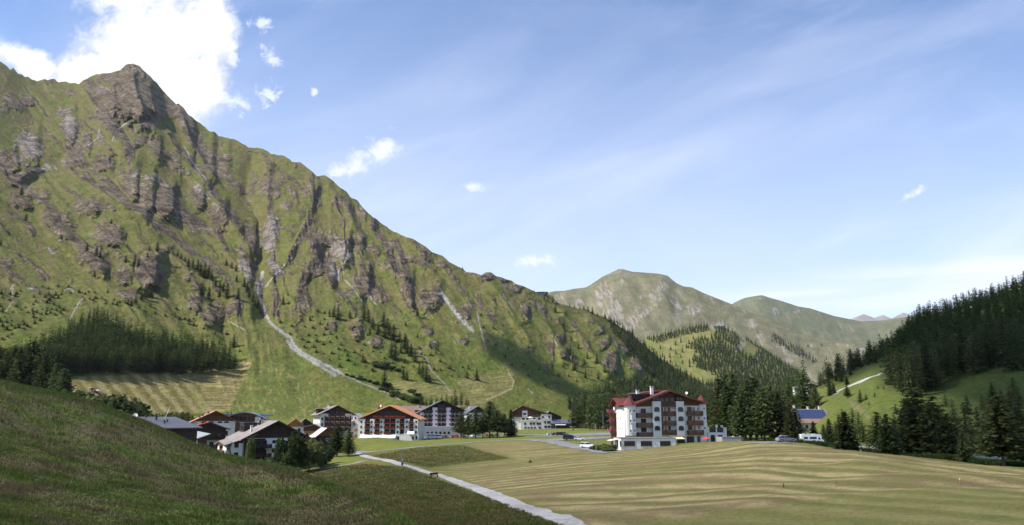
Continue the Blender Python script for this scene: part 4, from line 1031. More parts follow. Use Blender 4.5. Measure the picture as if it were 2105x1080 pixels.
for x, yb, yt, Y in [(1768,813,800,318),(1799,826,806,310),(1818,817,800,322),(1842,858,840,275),(1765,872,846,255),(1985,880,838,235),(1780,820,808,315),(1806,812,798,325),(1872,860,838,262),(2010,868,846,240),(2030,850,832,245),(1960,860,830,250),(1912,852,834,262),(1945,838,820,270),(2075,830,815,250),(1787,838,826,300),(1860,842,830,278),(1752,860,838,270),(1895,880,858,240),(2092,868,840,225),(1858,905,862,228),(1915,908,868,222),(2000,915,870,205),(2025,900,858,215),(1965,895,850,220),(2050,880,838,225),(2080,895,846,215),(1840,890,860,245),(1880,865,838,255),(1935,870,840,245),(1990,850,822,255),(2020,845,820,258),(2060,838,812,255),(2095,835,806,250),(2040,818,796,270),(2085,812,788,268),(1760,905,880,238),(1775,898,868,245),(1725,880,850,290),(1732,868,840,300),(1718,895,866,280)]:
    stand(x, yb, yt - (12 if x > 1830 else 0), Y, SPR + LAR, 'young conifer scattered on the open grassy slope under the dark wood', 'young conifers on the open slope', False, 1.7)
# grove right of the red-roofed hotel
for x, yb, yt, Y, k in [(1484,900,778,300,NDL),(1500,902,790,285,NDL),(1512,905,768,290,NDL),(1528,905,800,265,NDL),(1543,905,782,270,NDL),(1556,905,776,285,NDL),(1572,906,796,262,NDL),(1588,907,790,275,NDL),(1604,907,806,260,NSP),(1616,907,812,285,NDL),(1626,908,832,255,NSP),(1637,908,838,262,NDL),(1498,900,770,320,NSP),(1533,900,786,310,NSP),(1566,900,800,315,NDL),(1596,900,810,330,NSP)]:
    stand(x, yb, yt, Y, k, 'tall dark conifer in the grove between the red-roofed hotel and the white camper', 'conifers of the grove beside the red-roofed hotel', True, 1.15)
for x, yb, yt, Y, k, lab in [(1673,903,866,262,NSP,'small conifer in front of the house with blue solar panels'),(1706,906,860,255,NSP,'dark conifer right of the house with blue solar panels'),(1694,904,872,268,NDL,'slim conifer between the solar house and the camper'),
  (1656,846,774,390,NLA,'broad larch behind the house with solar panels'),(1678,846,794,372,NDL,'conifer just behind the chimneys of the solar house'),(1709,836,784,385,NSP,'twin-topped dark spruce beside the pale hill road'),(1716,836,786,388,NSP,'right half of the dark spruce pair beside the pale hill road'),(1743,829,792,352,NLA,'rounded larch on the slope just below the pale hill road'),(1741,794,772,400,NSP,'single spruce below the wooden pylon'),(1620,822,800,420,NSP,'small spruce by the houses up the valley'),(1645,850,800,395,NDL,'larch left of the broad larch behind the solar house'),(1632,856,816,380,NDL,'conifer behind the grove in front of the white houses')]:
    stand(x, yb, yt, Y, k, lab, None, True, 1.25)
# grove left of the hotel
for i in range(30):
    x = 1178 + 112 * ((i * 0.618) % 1.0); Y = 500 + 75 * ((i * 0.37) % 1.0)
    yt = np.interp(x, [1178, 1200, 1240, 1290], [826, 806, 800, 800]) + R.uniform(-6, 14)
    stand(x, 878, yt, Y, LAR, 'bright green larch in the grove left of the red-roofed hotel', 'larches of the grove left of the red-roofed hotel', False, 1.05)
pts = [(float(ray(x, 870)[0]) * Y, Y) for x, Y in zip(R.uniform(1275, 1660, 190), R.uniform(560, 860, 190))]
wood('forest', [(x, y, float(gz(x, y))) for x, y in pts], R.uniform(20, 29, len(pts)), M_W1, 'conifer wood on the valley floor behind the red-roofed hotel', MIDS)
# village trees
for x, yb, yt, Y, k, w, lab in [
  (693,934,872,290,NLA,1.5,'broad pale conifer left of the path junction, in front of the chalets'),
  (716,934,880,285,NLA,1.3,'right conifer of the pair left of the path junction'),
  (948,893,846,418,NDL,1.3,'leftmost conifer of the clump above the parked cars'),(962,894,850,415,NDL,1.3,'second conifer of the clump above the parked cars'),(978,894,842,412,NDL,1.3,'third conifer of the clump above the parked cars'),(993,893,848,420,NDL,1.3,'middle conifer of the clump above the parked cars'),(1007,893,824,416,NDL,1.3,'tallest conifer of the clump above the parked cars'),(1022,894,842,412,NDL,1.4,'conifer right of the tallest one above the parked cars'),(1036,894,850,414,NDL,1.2,'right conifer of the clump above the parked cars'),
  (1050,894,842,425,NSP,1.3,'dark spruce at the left corner of the brown-roofed hotel'),
  (1087,850,834,640,SPR,1.2,'spruce tip behind the roof of the brown-roofed hotel')]:
    stand(x, yb, yt, Y, k, lab, None, True, w)
for i, (x, yb, yt) in enumerate([(876,846,818),(886,846,812),(897,846,815),(908,846,812),(918,848,810),(928,850,814),(938,852,812),(948,852,806),(958,854,814),(935,850,800),(868,840,812),(963,850,820)]):
    p = mt.at(x, min(yb, 838)); top = float(ray(x, yt)[1]) * p.y
    plant(LAR[R.integers(4)], p, max(4, top - p.z), 'light green young larch in the row behind the dark-gabled hotel', 'young larches behind the dark-gabled hotel', False, 1.2)

# ---- broadleaf bushes: several rounded leafy masses on a few stems
def bush_geo(seed, n=700, size=0.34, blobs=6, w=2.2, h=3.0):
    rg = np.random.default_rng(seed); V = []
    C = [(rg.uniform(-w, w) * .6, rg.uniform(-w, w) * .6, rg.uniform(.35, .75) * h, rg.uniform(.35, .6) * w) for _ in range(blobs)]
    for i in range(n):
        cx_, cy_, cz_, r = C[rg.integers(blobs)]
        d = rg.normal(0, 1, 3); d /= np.linalg.norm(d); q = r * rg.uniform(.55, 1.05)
        p = np.array([cx_, cy_, cz_]) + d * q * np.array([1, 1, .9])
        if p[2] < 0.05: p[2] = rg.uniform(.05, .4)
        ax = rg.normal(0, 1, 3); ax /= np.linalg.norm(ax); sd = np.cross(ax, d); sd /= np.linalg.norm(sd) + 1e-9
        s = size * rg.uniform(.6, 1.3)
        V.append([p - ax * s, p + sd * s * .8, p + ax * s, p - sd * s * .8])
    S = []
    for c in C[:4]:
        a = np.array([rg.uniform(-.2, .2), rg.uniform(-.2, .2), -.3]); b = np.array(c[:3]); k = np.array([.06, 0, 0]); m = np.array([0, .06, 0])
        S += [[a - k, a + k, b + k * .4, b - k * .4], [a - m, a + m, b + m * .4, b - m * .4]]
    return np.array(V).reshape(-1, 3), np.array(S).reshape(-1, 3)
class Bush:
    def __init__(s, seed, **kw):
        V, S = bush_geo(seed, **kw)
        s.crown = np_mesh('bush_crown', V, np.arange(len(V)).reshape(-1, 4), mats=[M_LEAF], smooth_=False)
        s.stem = np_mesh('bush_stem', S, np.arange(len(S)).reshape(-1, 4), mats=[M_BARK], smooth_=False)
BUS = [Bush(600 + i, n=2600, size=.19, blobs=9) for i in range(4)]
def bush(X, Y, z, h, label, group=None, wide=1.0, mat=None):
    b = BUS[R.integers(4)]; k = h / 3.1
    o = empty('bush', (X, Y, z), R.uniform(0, 6.28), label, 'bush', group); o.scale = (k * wide, k * wide, k)
    c = link(bpy.data.objects.new('crown', b.crown), o); link(bpy.data.objects.new('stem', b.stem), o)
    return o
for x, yb, yt, Y in [(150,838,812,330),(168,842,806,340),(180,845,812,320),(192,848,806,335),(206,850,810,322),(220,852,816,330),(234,856,822,320),(246,858,826,326),(258,860,834,318),(270,864,842,322),(336,866,848,340),(346,866,850,345),(358,868,852,340),(372,868,853,345),(384,868,856,342),(160,834,818,380),(176,838,824,372),(395,868,858,350)]:
    u, e = ray(x, yb); X = float(u) * Y; g = float(gz(X, Y)); top = float(ray(x, yt)[1]) * Y
    bush(X, Y, g, max(3, top - g), 'grey-green leafy bush in the thicket behind the hillside crest, below the striped field', 'bushes of the thicket behind the hillside crest', 1.2)
for x, yb, yt, Y, w, lab in [(603,960,888,226,.55,'tall dark leafy bush against the right corner of the grey-roofed lodge'),(632,962,903,232,.75,'dark rounded bush between the grey-roofed lodge and the path'),(657,955,914,240,.8,'rounded bush left of the white parked cars'),(674,948,918,250,.9,'brownish bush in front of the white parked cars'),(513,952,898,225,.24,'slim leafy shrub against the front of the grey-roofed lodge'),(560,962,944,190,.9,'low bush under the green awning of the grey-roofed lodge'),(585,960,930,208,.6,'leafy bush right of the green awning')]:
    u, e = ray(x, yb); X = float(u) * Y; g = float(gz(X, Y)); top = float(ray(x, yt)[1]) * Y
    bush(X, Y, g, max(2, top - g), lab, None, w)
for x, y, h in [(712,772,5),(724,776,6),(736,780,6),(748,782,5),(760,786,6),(772,790,7),(785,802,7),(800,806,8),(812,812,10),(822,818,10),(832,822,12),(842,826,13),(852,828,14),(806,816,7),(795,795,10),(740,776,5),(780,756,12),(792,752,10),(805,760,8),(818,764,8),(770,748,7),(845,808,9),(858,815,8)]:
    p = mt.at(x, y); bush(p.x, p.y, p.z - .3, h / F * p.y, 'low green shrub beside the pale stream bed', 'shrubs along the stream bed', 1.6)
for x, yb, h, Y in [(1236,921,3,238),(1243,922,3.5,236),(1228,919,2.4,240),(1249,924,3.5,232),(1220,917,1.8,243),(1254,926,2.5,229)]:
    u, e = ray(x, yb); X = float(u) * Y; bush(X, Y, float(gz(X, Y)) - .3, h * .62, 'dark garden shrub on the bank beside the white flat-roofed annex', 'shrubs on the bank beside the annex', 1.7)
# scrub specks on the lower slope: too many and too small to count
SC = scatter([(0,600),(130,585),(260,620),(430,640),(480,690),(500,740),(470,700),(330,650),(180,620),(60,680),(0,700)], 9, 900, 0.6) + scatter([(560,640),(680,640),(900,720),(1000,790),(900,770),(700,760),(600,700)], 13, 700, 0.7) + scatter([(980,640),(1250,780),(1120,800),(1000,720)], 20, 400, 0.7)
wood('scrub', [mt.at(x, y) for x, y in SC], R.uniform(1.5, 4.5, len(SC)), M_W1, 'small dark juniper scrub dotted over the lower slope', LOWS, 3.2)
print('single trees', N_TREES[0])
# ------------------------------------------------------------------ buildings
WHITE = simple('white_render', (0.74, 0.70, 0.635), 0.9, 0.05, 0.6, 0.1)
CREAM = simple('cream_render', (0.62, 0.52, 0.40), 0.9, 0.06, 0.6, 0.1)
BEIGE = simple('beige_render', (0.60, 0.54, 0.50), 0.9, 0.06, 0.6, 0.1)
PINKW = simple('pinkish_render', (0.66, 0.58, 0.56), 0.9, 0.06, 0.6, 0.1)
def planks(name, c, var=0.3):
    t = NT(name); o = t.obj()
    n = t.noise(t.mapping(o, (6, 6, 0.25)), 1.0, 3); n2 = t.noise(o, 0.5, 2)
    v = t.ramp(t.math('ADD', t.math('MULTIPLY', n, .7), t.math('MULTIPLY', n2, .3)), 0.35, 0.65, 1 - var, 1 + var)
    g = t.n('ShaderNodeVectorMath', operation='SCALE'); g.inputs[0].default_value = c; t.l(v, g.inputs['Scale'])
    t.l(g.outputs[0], t.b.inputs['Base Color']); t.b.inputs['Roughness'].default_value = 0.75
    return t.m
WOOD = planks('brown_boards', (0.125, 0.062, 0.032)); DWOOD = planks('dark_boards', (0.050, 0.030, 0.024)); OWOOD = planks('orange_boards', (0.42, 0.17, 0.045)); RWOOD = planks('reddish_boards', (0.15, 0.068, 0.033))
def roofing(name, c, var=0.22, rough=0.7, sc=1.0):
    t = NT(name); o = t.obj()
    n = t.noise(t.mapping(o, (3.2 * sc, 0.4, 3.2)), 1.0, 2); n2 = t.noise(o, 0.35, 4, 0.65); n3 = t.noise(o, 6.0, 2)
    v = t.ramp(t.math('ADD', t.math('MULTIPLY', n, .35), t.math('ADD', t.math('MULTIPLY', n2, .4), t.math('MULTIPLY', n3, .25))), 0.35, 0.65, 1 - var, 1 + var)
    g = t.n('ShaderNodeVectorMath', operation='SCALE'); g.inputs[0].default_value = c; t.l(v, g.inputs['Scale'])
    t.l(g.outputs[0], t.b.inputs['Base Color']); t.b.inputs['Roughness'].default_value = rough; t.b.inputs['Specular IOR Level'].default_value = 0.3
    return t.m
R_RED = roofing('red_tiles', (0.135, 0.030, 0.028), 0.3); R_ORG = roofing('orange_tiles', (0.60, 0.22, 0.10)); O_EDGE = roofing('orange_edge', (0.80, 0.34, 0.16), 0.12); R_PINK = roofing('faded_red_sheet', (0.52, 0.22, 0.17)); R_BRED = roofing('bright_red_sheet', (0.62, 0.09, 0.04), 0.12)
R_GREY = roofing('grey_shingle', (0.24, 0.205, 0.185)); R_DGR = roofing('dark_grey_sheet', (0.115, 0.115, 0.13), 0.15, 0.45); R_BLUE = roofing('blue_grey_sheet', (0.22, 0.30, 0.40), 0.12, 0.4); R_BRN = roofing('brown_shingle', (0.24, 0.16, 0.125)); R_DBRN = roofing('dark_brown_shingle', (0.12, 0.085, 0.075)); R_PALE = roofing('pale_sheet', (0.60, 0.52, 0.48), 0.12); R_LGR = roofing('light_grey_sheet', (0.36, 0.37, 0.37), 0.1); R_FLAT = simple('flat_roof_gravel', (0.19, 0.18, 0.165), 0.95, 0.2, 3); R_SLATE = roofing('slate', (0.085, 0.09, 0.12), 0.15, 0.4)
def glassy(name, c, rough=0.12):
    t = NT(name); t.base(c); t.b.inputs['Roughness'].default_value = rough; t.b.inputs['Specular IOR Level'].default_value = 0.5; return t.m
PANE = glassy('window_pane', (0.018, 0.022, 0.028)); PANEL = glassy('glass_front', (0.03, 0.034, 0.04), .1); SOLAR = glassy('solar_cells', (0.035, 0.05, 0.12), 0.3)
FRAME_B = simple('brown_frame', (0.09, 0.05, 0.035), 0.6); FRAME_W = simple('white_frame', (0.75, 0.75, 0.73), 0.6, .03); METAL = simple('grey_metal', (0.35, 0.36, 0.37), 0.45, .05, 2, .5, .6); DMETAL = simple('dark_metal', (0.03, 0.03, 0.033), 0.5); AWN = simple('cream_awning', (0.80, 0.62, 0.36), 0.9, .06); AWNW = simple('pale_awning', (0.78, 0.74, 0.66), 0.9, .06); AWNG = simple('green_awning', (0.05, 0.16, 0.14), 0.8, .2); STONE = simple('stone_wall', (0.30, 0.28, 0.26), 0.95, .3, 4, .1, 0, .4); COPPER = simple('gutter', (0.08, 0.05, 0.045), 0.5)
def flower_mat(name, c):
    t = NT(name); n = t.noise(t.obj(), 9.0, 2)
    t.base(t.mix(t.ramp(n, .42, .5), (0.05, 0.09, 0.02), c)); return t.m
FL_RED = flower_mat('red_flowers', (0.55, 0.035, 0.05)); FL_PINK = flower_mat('pink_flowers', (0.55, 0.04, 0.26))

class MB:
    def __init__(s): s.v = []; s.f = []
    def poly(s, pts):
        k = len(s.v); s.v += [tuple(p) for p in pts]; s.f.append(list(range(k, k + len(pts)))); return s
    def box(s, x0, x1, y0, y1, z0, z1):
        k = len(s.v)
        s.v += [(x0,y0,z0),(x1,y0,z0),(x1,y1,z0),(x0,y1,z0),(x0,y0,z1),(x1,y0,z1),(x1,y1,z1),(x0,y1,z1)]
        s.f += [[k+a for a in q] for q in ((0,3,2,1),(4,5,6,7),(0,1,5,4),(1,2,6,5),(2,3,7,6),(3,0,4,7))]; return s
    def prism(s, prof, y0, y1):
        """profile in (x, z), counter-clockwise seen from the front, extruded from y0 back to y1"""
        n = len(prof); k = len(s.v)
        s.v += [(x, y0, z) for x, z in prof] + [(x, y1, z) for x, z in prof]
        s.f.append([k + i for i in range(n)]); s.f.append([k + n + i for i in reversed(range(n))])
        for i in range(n): j = (i + 1) % n; s.f.append([k + j, k + i, k + n + i, k + n + j])
        return s
    def prismx(s, prof, x0, x1):
        """profile in (y, z), extruded from x0 to x1"""
        n = len(prof); k = len(s.v)
        s.v += [(x0, y, z) for y, z in prof] + [(x1, y, z) for y, z in prof]
        s.f.append([k + i for i in reversed(range(n))]); s.f.append([k + n + i for i in range(n)])
        for i in range(n): j = (i + 1) % n; s.f.append([k + i, k + j, k + n + j, k + n + i])
        return s
    def slab(s, pts, t):
        """a sheet of four corners, thickened downwards by t"""
        k = len(s.v); s.v += [tuple(p) for p in pts] + [(p[0], p[1], p[2] - t) for p in pts]
        s.f += [[k, k+1, k+2, k+3], [k+7, k+6, k+5, k+4]] + [[k+i, k+4+i, k+4+(i+1)%4, k+(i+1)%4] for i in range(4)]; return s
    def cyl(s, x, y, z0, z1, r0, r1=None, n=10):
        r1 = r0 if r1 is None else r1; k = len(s.v)
        for r, z in ((r0, z0), (r1, z1)): s.v += [(x + r * math.cos(6.2832*i/n), y + r * math.sin(6.2832*i/n), z) for i in range(n)]
        s.f += [[k+i, k+(i+1)%n, k+n+(i+1)%n, k+n+i] for i in range(n)] + [[k+n+i for i in range(n)], [k+n-1-i for i in range(n)]]; return s
    def tube(s, a, b, r, n=6):
        a, b = Vector(a), Vector(b); d = (b - a).normalized(); u = d.orthogonal().normalized(); w = d.cross(u); k = len(s.v)
        for p in (a, b): s.v += [tuple(p + u * (r * math.cos(6.2832*i/n)) + w * (r * math.sin(6.2832*i/n))) for i in range(n)]
        s.f += [[k+i, k+(i+1)%n, k+n+(i+1)%n, k+n+i] for i in range(n)] + [[k+n+i for i in range(n)], [k+n-1-i for i in range(n)]]; return s
    def mesh(s, name, *mats):
        me = bpy.data.meshes.new(name); me.from_pydata(s.v, [], s.f)
        for m in mats: me.materials.append(m)
        me.update(); return me
    def build(s, name, mat, parent, label=None):
        o = link(bpy.data.objects.new(name, s.mesh(name, mat)), parent)
        if label: o['label'] = label
        return o

_wm = {}
def window(root, x, z, w, h, y=0.0, side='front', frame=None, arch=False, bars=1, name='window'):
    """a framed window standing a little proud of its wall, its pane a part of it; x along the wall"""
    frame = frame or FRAME_B
    key = (round(w, 2), round(h, 2), frame.name, arch, bars)
    if key not in _wm:
        t = min(0.12, w * 0.12); f = MB(); top = h
        f.box(0, t, -.06, .02, 0, h).box(w - t, w, -.06, .02, 0, h).box(t, w - t, -.06, .02, 0, t)
        for i in range(bars): q = w * (i + 1) / (bars + 1); f.box(q - t*.35, q + t*.35, -.055, .02, t, h - (0 if arch else t))
        if arch:
            n = 7; ro = w / 2
            for i in range(n):
                a, b = math.pi * i / n, math.pi * (i + 1) / n
                P = lambda a, r: (ro + r * math.cos(a), h + r * .62 * math.sin(a))
                f.prism([P(a, ro - t), P(a, ro), P(b, ro), P(b, ro - t)], -.06, .02)
            pn = MB().prism([(t, t), (w - t, t), (w - t, h)] + [(ro + (ro - t) * math.cos(math.pi*i/n), h + (ro - t) * .62 * math.sin(math.pi*i/n)) for i in range(1, n)] + [(t, h)], -.025, .015)
        else:
            f.box(t, w - t, -.06, .02, h - t, h); pn = MB().box(t, w - t, -.025, .015, t, h - t)
        f.box(-.06, w + .06, -.14, 0.0, -.07, -.003)
        _wm[key] = (f.mesh('window', frame), pn.mesh('pane', PANE))
    fm, pm = _wm[key]
    o = link(bpy.data.objects.new(name, fm), root)
    o.location, rz = ((x, y, z), 0) if side == 'front' else ((y, -x if False else x, z), -math.pi / 2) if side == 'left' else ((y, x, z), math.pi / 2)
    o.rotation_euler = (0, 0, rz)
    link(bpy.data.objects.new('pane', pm), o)
    return o

def flowers(x0, x1, y, z, n, mat, parent, seed=0, hgt=.35, dep=.25):
    rg = np.random.default_rng(int(abs(x0) * 100 + z * 10) + seed); m = MB()
    for i in range(n):
        c = np.array([rg.uniform(x0, x1), y + rg.uniform(-dep, dep * .4), z + rg.uniform(-hgt * .9, hgt)])
        a = rg.normal(0, 1, 3); a /= np.linalg.norm(a); b = np.cross(a, rg.normal(0, 1, 3)); b /= np.linalg.norm(b) + 1e-9; s = rg.uniform(.10, .2)
        m.poly([c - a * s, c + b * s, c + a * s, c - b * s])
    return m.build('flower_box', mat, parent)

def balcony(root, x0, x1, z, dep=1.2, h=1.0, y=0.0, mat=None, fl=None, slabm=None, gaps=True, name='balcony', nfl=60):
    mat = mat or WOOD; m = MB()
    m.box(x0, x1, y - dep, y, z - .16, z)
    o = m.build(name, slabm or mat, root)
    r = MB(); n = max(2, int((x1 - x0) / .34)) if gaps else 1; w = (x1 - x0) / n
    for i in range(n): r.box(x0 + i * w + (.035 if gaps else 0), x0 + (i + 1) * w - (.035 if gaps else 0), y - dep - .05, y - dep - .003, z - .12, z + h - .08)
    r.box(x0 - .03, x1 + .03, y - dep - .09, y - dep + .04, z + h - .075, z + h)
    r.box(x0, x0 + .06, y - dep + .045, y - .003, z + .003, z + h - .08); r.box(x1 - .06, x1, y - dep + .045, y - .003, z + .003, z + h - .08)
    r.build('railing', mat, o)
    if fl: flowers(x0 + .1, x1 - .1, y - dep - .18, z + h * .92, int(nfl * (x1 - x0) / 4), fl, o)
    return o

def house(name, label, pxL, YL, rz, base, W, D, cat='building', group=None):
    """an Empty at the front left foot of a building: x runs along its front, y away from the viewer"""
    if isinstance(base, tuple): z = float(ray(pxL, base[0])[1]) * YL
    else: z = base
    u, _ = ray(pxL, 880); r = empty(name, (float(u) * YL, YL, z), math.radians(rz), label, cat, group)
    return r

def gable(root, W, D, eL, eR, ridge, apex=0.5, wall=None, gab=None, roof=None, over=(1.0, 1.0, 1.2), th=0.32, gz0=None, foot=-2.5, wallname='wall', facade_gable=True, fascia=None):
    """a block under a pitched roof whose gable faces the viewer"""
    ax = W * apex
    MB().box(0, W, 0, D, foot, min(eL, eR)).build(wallname, wall, root)
    e = min(eL, eR)
    prof = [(0, e + .002), (W, e + .002)] + ([(W, eR)] if eR > e else []) + [(ax, ridge)] + ([(0, eL)] if eL > e else [])
    MB().prism(prof, 0.0, D).build('gable', gab or wall, root)
    ol, orr, of = over; sl = (ridge - eL) / ax; sr = (ridge - eR) / (W - ax); t = th
    m = MB(); up = t + .01
    m.slab([(-ol, -of, eL - sl * ol + up), (ax, -of, ridge + up), (ax, D + .8, ridge + up), (-ol, D + .8, eL - sl * ol + up)], t)
    m.slab([(ax + .002, -of, ridge + up), (W + orr, -of, eR - sr * orr + up), (W + orr, D + .8, eR - sr * orr + up), (ax + .002, D + .8, ridge + up)], t)
    ro = m.build('roof', roof, root)
    if fascia:
        f = MB(); y0, y1 = -of - .06, -of - .004
        f.prism([(-ol, eL - sl * ol + up - t - .12), (ax, ridge + up - t - .12), (ax, ridge + up + .03), (-ol, eL - sl * ol + up + .03)], y0, y1)
        f.prism([(ax + .002, ridge + up - t - .12), (W + orr, eR - sr * orr + up - t - .12), (W + orr, eR - sr * orr + up + .03), (ax + .002, ridge + up + .03)], y0, y1)
        f.build('bargeboard', fascia, ro)
    return ro

def eaves(root, W, D, eF, eB, ridge, pos=0.5, wall=None, gab=None, roof=None, over=(.8, .8, .9), th=.28, foot=-2.5):
    """a block whose ridge runs along its front"""
    ay = D * pos; e = min(eF, eB)
    MB().box(0, W, 0, D, foot, e).build('wall', wall, root)
    prof = [(0, e + .002)] + ([(0, eF)] if eF > e else []) + [(ay, ridge)] + ([(D, eB)] if eB > e else []) + [(D, e + .002)]
    MB().prismx(prof[::-1], 0, W).build('gable', gab or wall, root)
    ol, orr, of = over; sf = (ridge - eF) / ay; sb = (ridge - eB) / (D - ay); up = th + .01; m = MB()
    m.slab([(-ol, -of, eF - sf * of + up), (W + orr, -of, eF - sf * of + up), (W + orr, ay, ridge + up), (-ol, ay, ridge + up)], th)
    m.slab([(-ol, ay + .002, ridge + up), (W + orr, ay + .002, ridge + up), (W + orr, D + .8, eB - sb * .8 + up), (-ol, D + .8, eB - sb * .8 + up)], th)
    return m.build('roof', roof, root)

def chimney(ro, x, y, z, w=.9, h=1.6, mat=None, cap=True, name='chimney'):
    m = MB().box(x - w/2, x + w/2, y - w/2, y + w/2, z - 1.2, z + h)
    if cap: m.box(x - w*.7, x + w*.7, y - w*.7, y + w*.7, z + h + .25, z + h + .36); m.box(x - w*.4, x - w*.3, y - w*.4, y + w*.4, z + h, z + h + .25); m.box(x + w*.3, x + w*.4, y - w*.4, y + w*.4, z + h, z + h + .25)
    return m.build(name, mat or WHITE, ro)
def vent(ro, x, y, z, h=.9, r=.13): return MB().cyl(x, y, z - .6, z + h, r, r, 8).cyl(x, y, z + h, z + h + .16, r * 1.5, r * 1.2, 8).build('vent_pipe', DMETAL, ro)
def dish(ro, x, y, z, r=.6, az=-.4):
    m = MB(); m.tube((x, y, z - .8), (x, y, z + .3), .05)
    c = Vector((x, y - .12, z + .5)); d = Vector((math.sin(az), -math.cos(az), .35)).normalized(); u = d.orthogonal().normalized(); w = d.cross(u)
    for q0, q1 in ((0, .5), (.5, 1)):
        for i in range(12):
            a, b = 6.2832 * i / 12, 6.2832 * (i + 1) / 12
            P = lambda q, a: c + (u * math.cos(a) + w * math.sin(a)) * (r * q) + d * (.25 * r * q * q)
            m.poly([P(q0, a), P(q1, a), P(q1, b), P(q0, b)])
    m.tube(c, c + d * r * .9, .025)
    return m.build('satellite_dish', WHITE, ro)

# ============ 1. the red-roofed hotel
def main_hotel():
    Y0 = 247.0; r = house('hotel_building', 'white hotel with a red tiled roof, arched windows and brown wooden balconies', 1285.5, Y0, 8.5, (913,), 26, 14)
    M_ = lambda zx: (zx - 500) * 0.0262                       # photo measurements to metres along the front
    Zm = lambda zy: (772 - zy) * 0.0262
    H = 11.4; foot = -3.5
    # main body: set-back wall, two white piers, centre recess
    MB().box(0.3, 26.2, 1.4, 14, foot, H).build('wall', WHITE, r)
    w = MB()
    for a, b in ((835, 935), (1120, 1215)): w.box(M_(a), M_(b), 0, 1.397, Zm(690), Zm(288))
    w.build('projecting_bay', WHITE, r)
    # corner towers (eight-sided bays)
    def tower(cx, cy, rad, z0, z1, ztop, nm='corner_tower'):
        t = MB().cyl(cx, cy, z0, z1, rad, rad, 8).build(nm, WHITE, r)
        k = MB().cyl(cx, cy, z1 + .01, ztop, rad + .75, .05, 8); k.build('roof', R_RED, t)
        return t
    tower(M_(575), 1.5, 1.95, Zm(678), Zm(335), Zm(232))
    tower(M_(1462), 2.2, 1.5, foot, Zm(318), Zm(206))
    for zy in (415, 527, 640):
        for zx in (545, 592): window(r, M_(zx), Zm(zy), .8, .55, -.36 if zx > 560 else -.36, frame=FRAME_W, arch=True, bars=1)
        window(r, M_(1455), Zm(zy - 30), .75, .5, .68, frame=FRAME_W, arch=True, bars=1)
    # left side wall windows
    for zz in (Zm(400), Zm(508), Zm(620)):
        for yy in (4.6, 6.4, 8.6): window(r, yy, zz, .75, 1.1, .297, 'left', FRAME_W)
    # main gable: boards, roof
    gx, gz_ = M_(1030), Zm(158)
    x0, x1 = M_(655), M_(1440); e0, e1 = Zm(300), Zm(292)
    MB().prism([(x0, H + .003), (x1, H + .003), (x1, e1 + .2), (gx, gz_ - .5), (x0, e0 + .2)], 1.2, 14).build('gable', WOOD, r)
    sl = (gz_ - e0) / (gx - x0); sr = (gz_ - e1) / (x1 - gx)
    m = MB()
    m.slab([(x0 - .2, -1.5, e0 - .2 * sl), (gx, -1.5, gz_), (gx, 16, gz_), (x0 - .2, 16, e0 - .2 * sl)], .3)
    m.slab([(gx + .003, -1.5, gz_), (x1 + .2, -1.5, e1 - .2 * sr), (x1 + .2, 16, e1 - .2 * sr), (gx + .003, 16, gz_)], .3)
    ro = m.build('roof', R_RED, r)
    f = MB(); f.prism([(x0 - .2, e0 - .2*sl - .55), (gx, gz_ - .55), (gx, gz_ + .03), (x0 - .2, e0 - .2*sl + .03)], -1.62, -1.503); f.prism([(gx + .003, gz_ - .55), (x1 + .2, e1 - .2*sr - .55), (x1 + .2, e1 - .2*sr + .03), (gx + .003, gz_ + .03)], -1.62, -1.503)
    f.build('bargeboard', WOOD, ro)
    # boards under the eaves on both flanks
    b = MB().prism([(M_(650), Zm(352)), (M_(835), Zm(345)), (M_(835), Zm(230)), (M_(650), Zm(298))], 1.0, 1.19); b.prism([(M_(1215), Zm(335)), (M_(1400), Zm(325)), (M_(1400), Zm(283)), (M_(1215), Zm(222))], 1.0, 1.19)
    b.build('board_cladding', WOOD, r)
    # lower roof over the left wing, its side gable looking left
    lr = MB(); zr, ze = Zm(245), Zm(338)
    lr.slab([(-1.6, 1.2, ze), (M_(690), 1.2, ze + .4), (M_(690), 6.6, zr), (-1.9, 6.6, zr)], .25); lr.slab([(-1.9, 6.603, zr), (M_(690), 6.603, zr), (M_(690), 12.6, ze), (-1.6, 12.6, ze)], .25)
    lw = lr.build('wing_roof', R_RED, r)
    MB().prismx([(12.4, Zm(348)), (12.4, ze - .3), (6.6, zr - .3), (1.4, ze - .3), (1.4, Zm(348))], -.5, -.1).build('side_gable', WOOD, lw)
    # upper roof part with dark dormer, behind the left slope
    up = MB(); up.slab([(M_(605), 7, Zm(215)), (gx - .5, 4.5, gz_ + .25), (gx - .5, 15, gz_ + .25), (M_(700), 15, Zm(180))], .25); up.build('rear_roof', R_RED, ro)
    MB().box(M_(620), M_(830), 3.2, 8, Zm(262), Zm(206)).build('dormer', DWOOD, ro)
    MB().slab([(M_(610), 2.8, Zm(204)), (M_(850), 2.8, Zm(200)), (M_(850), 8.5, Zm(188)), (M_(610), 8.5, Zm(190))], .15).build('dormer_roof', DMETAL, ro)
    for zx, zy, hh in ((705, 205, 1.0), (880, 165, 1.1)): chimney(ro, M_(zx), 4.0, Zm(zy), .85, hh)
    chimney(ro, M_(1300), 5.5, Zm(215), .7, .4, DMETAL, False); dish(ro, M_(1322), 5.0, Zm(205), .45); vent(ro, M_(567), 3, Zm(218), .3); vent(ro, M_(795), 4, Zm(146), .3, .08)
    # balconies left of the first bay
    for zy in (470, 582, 690):
        balcony(r, M_(648), M_(832), Zm(zy), 1.2, 1.25, 1.4, RWOOD)
    for zy in (418, 533, 637): window(r, M_(705), Zm(zy) , 1.65, 1.2, 1.39, bars=1)
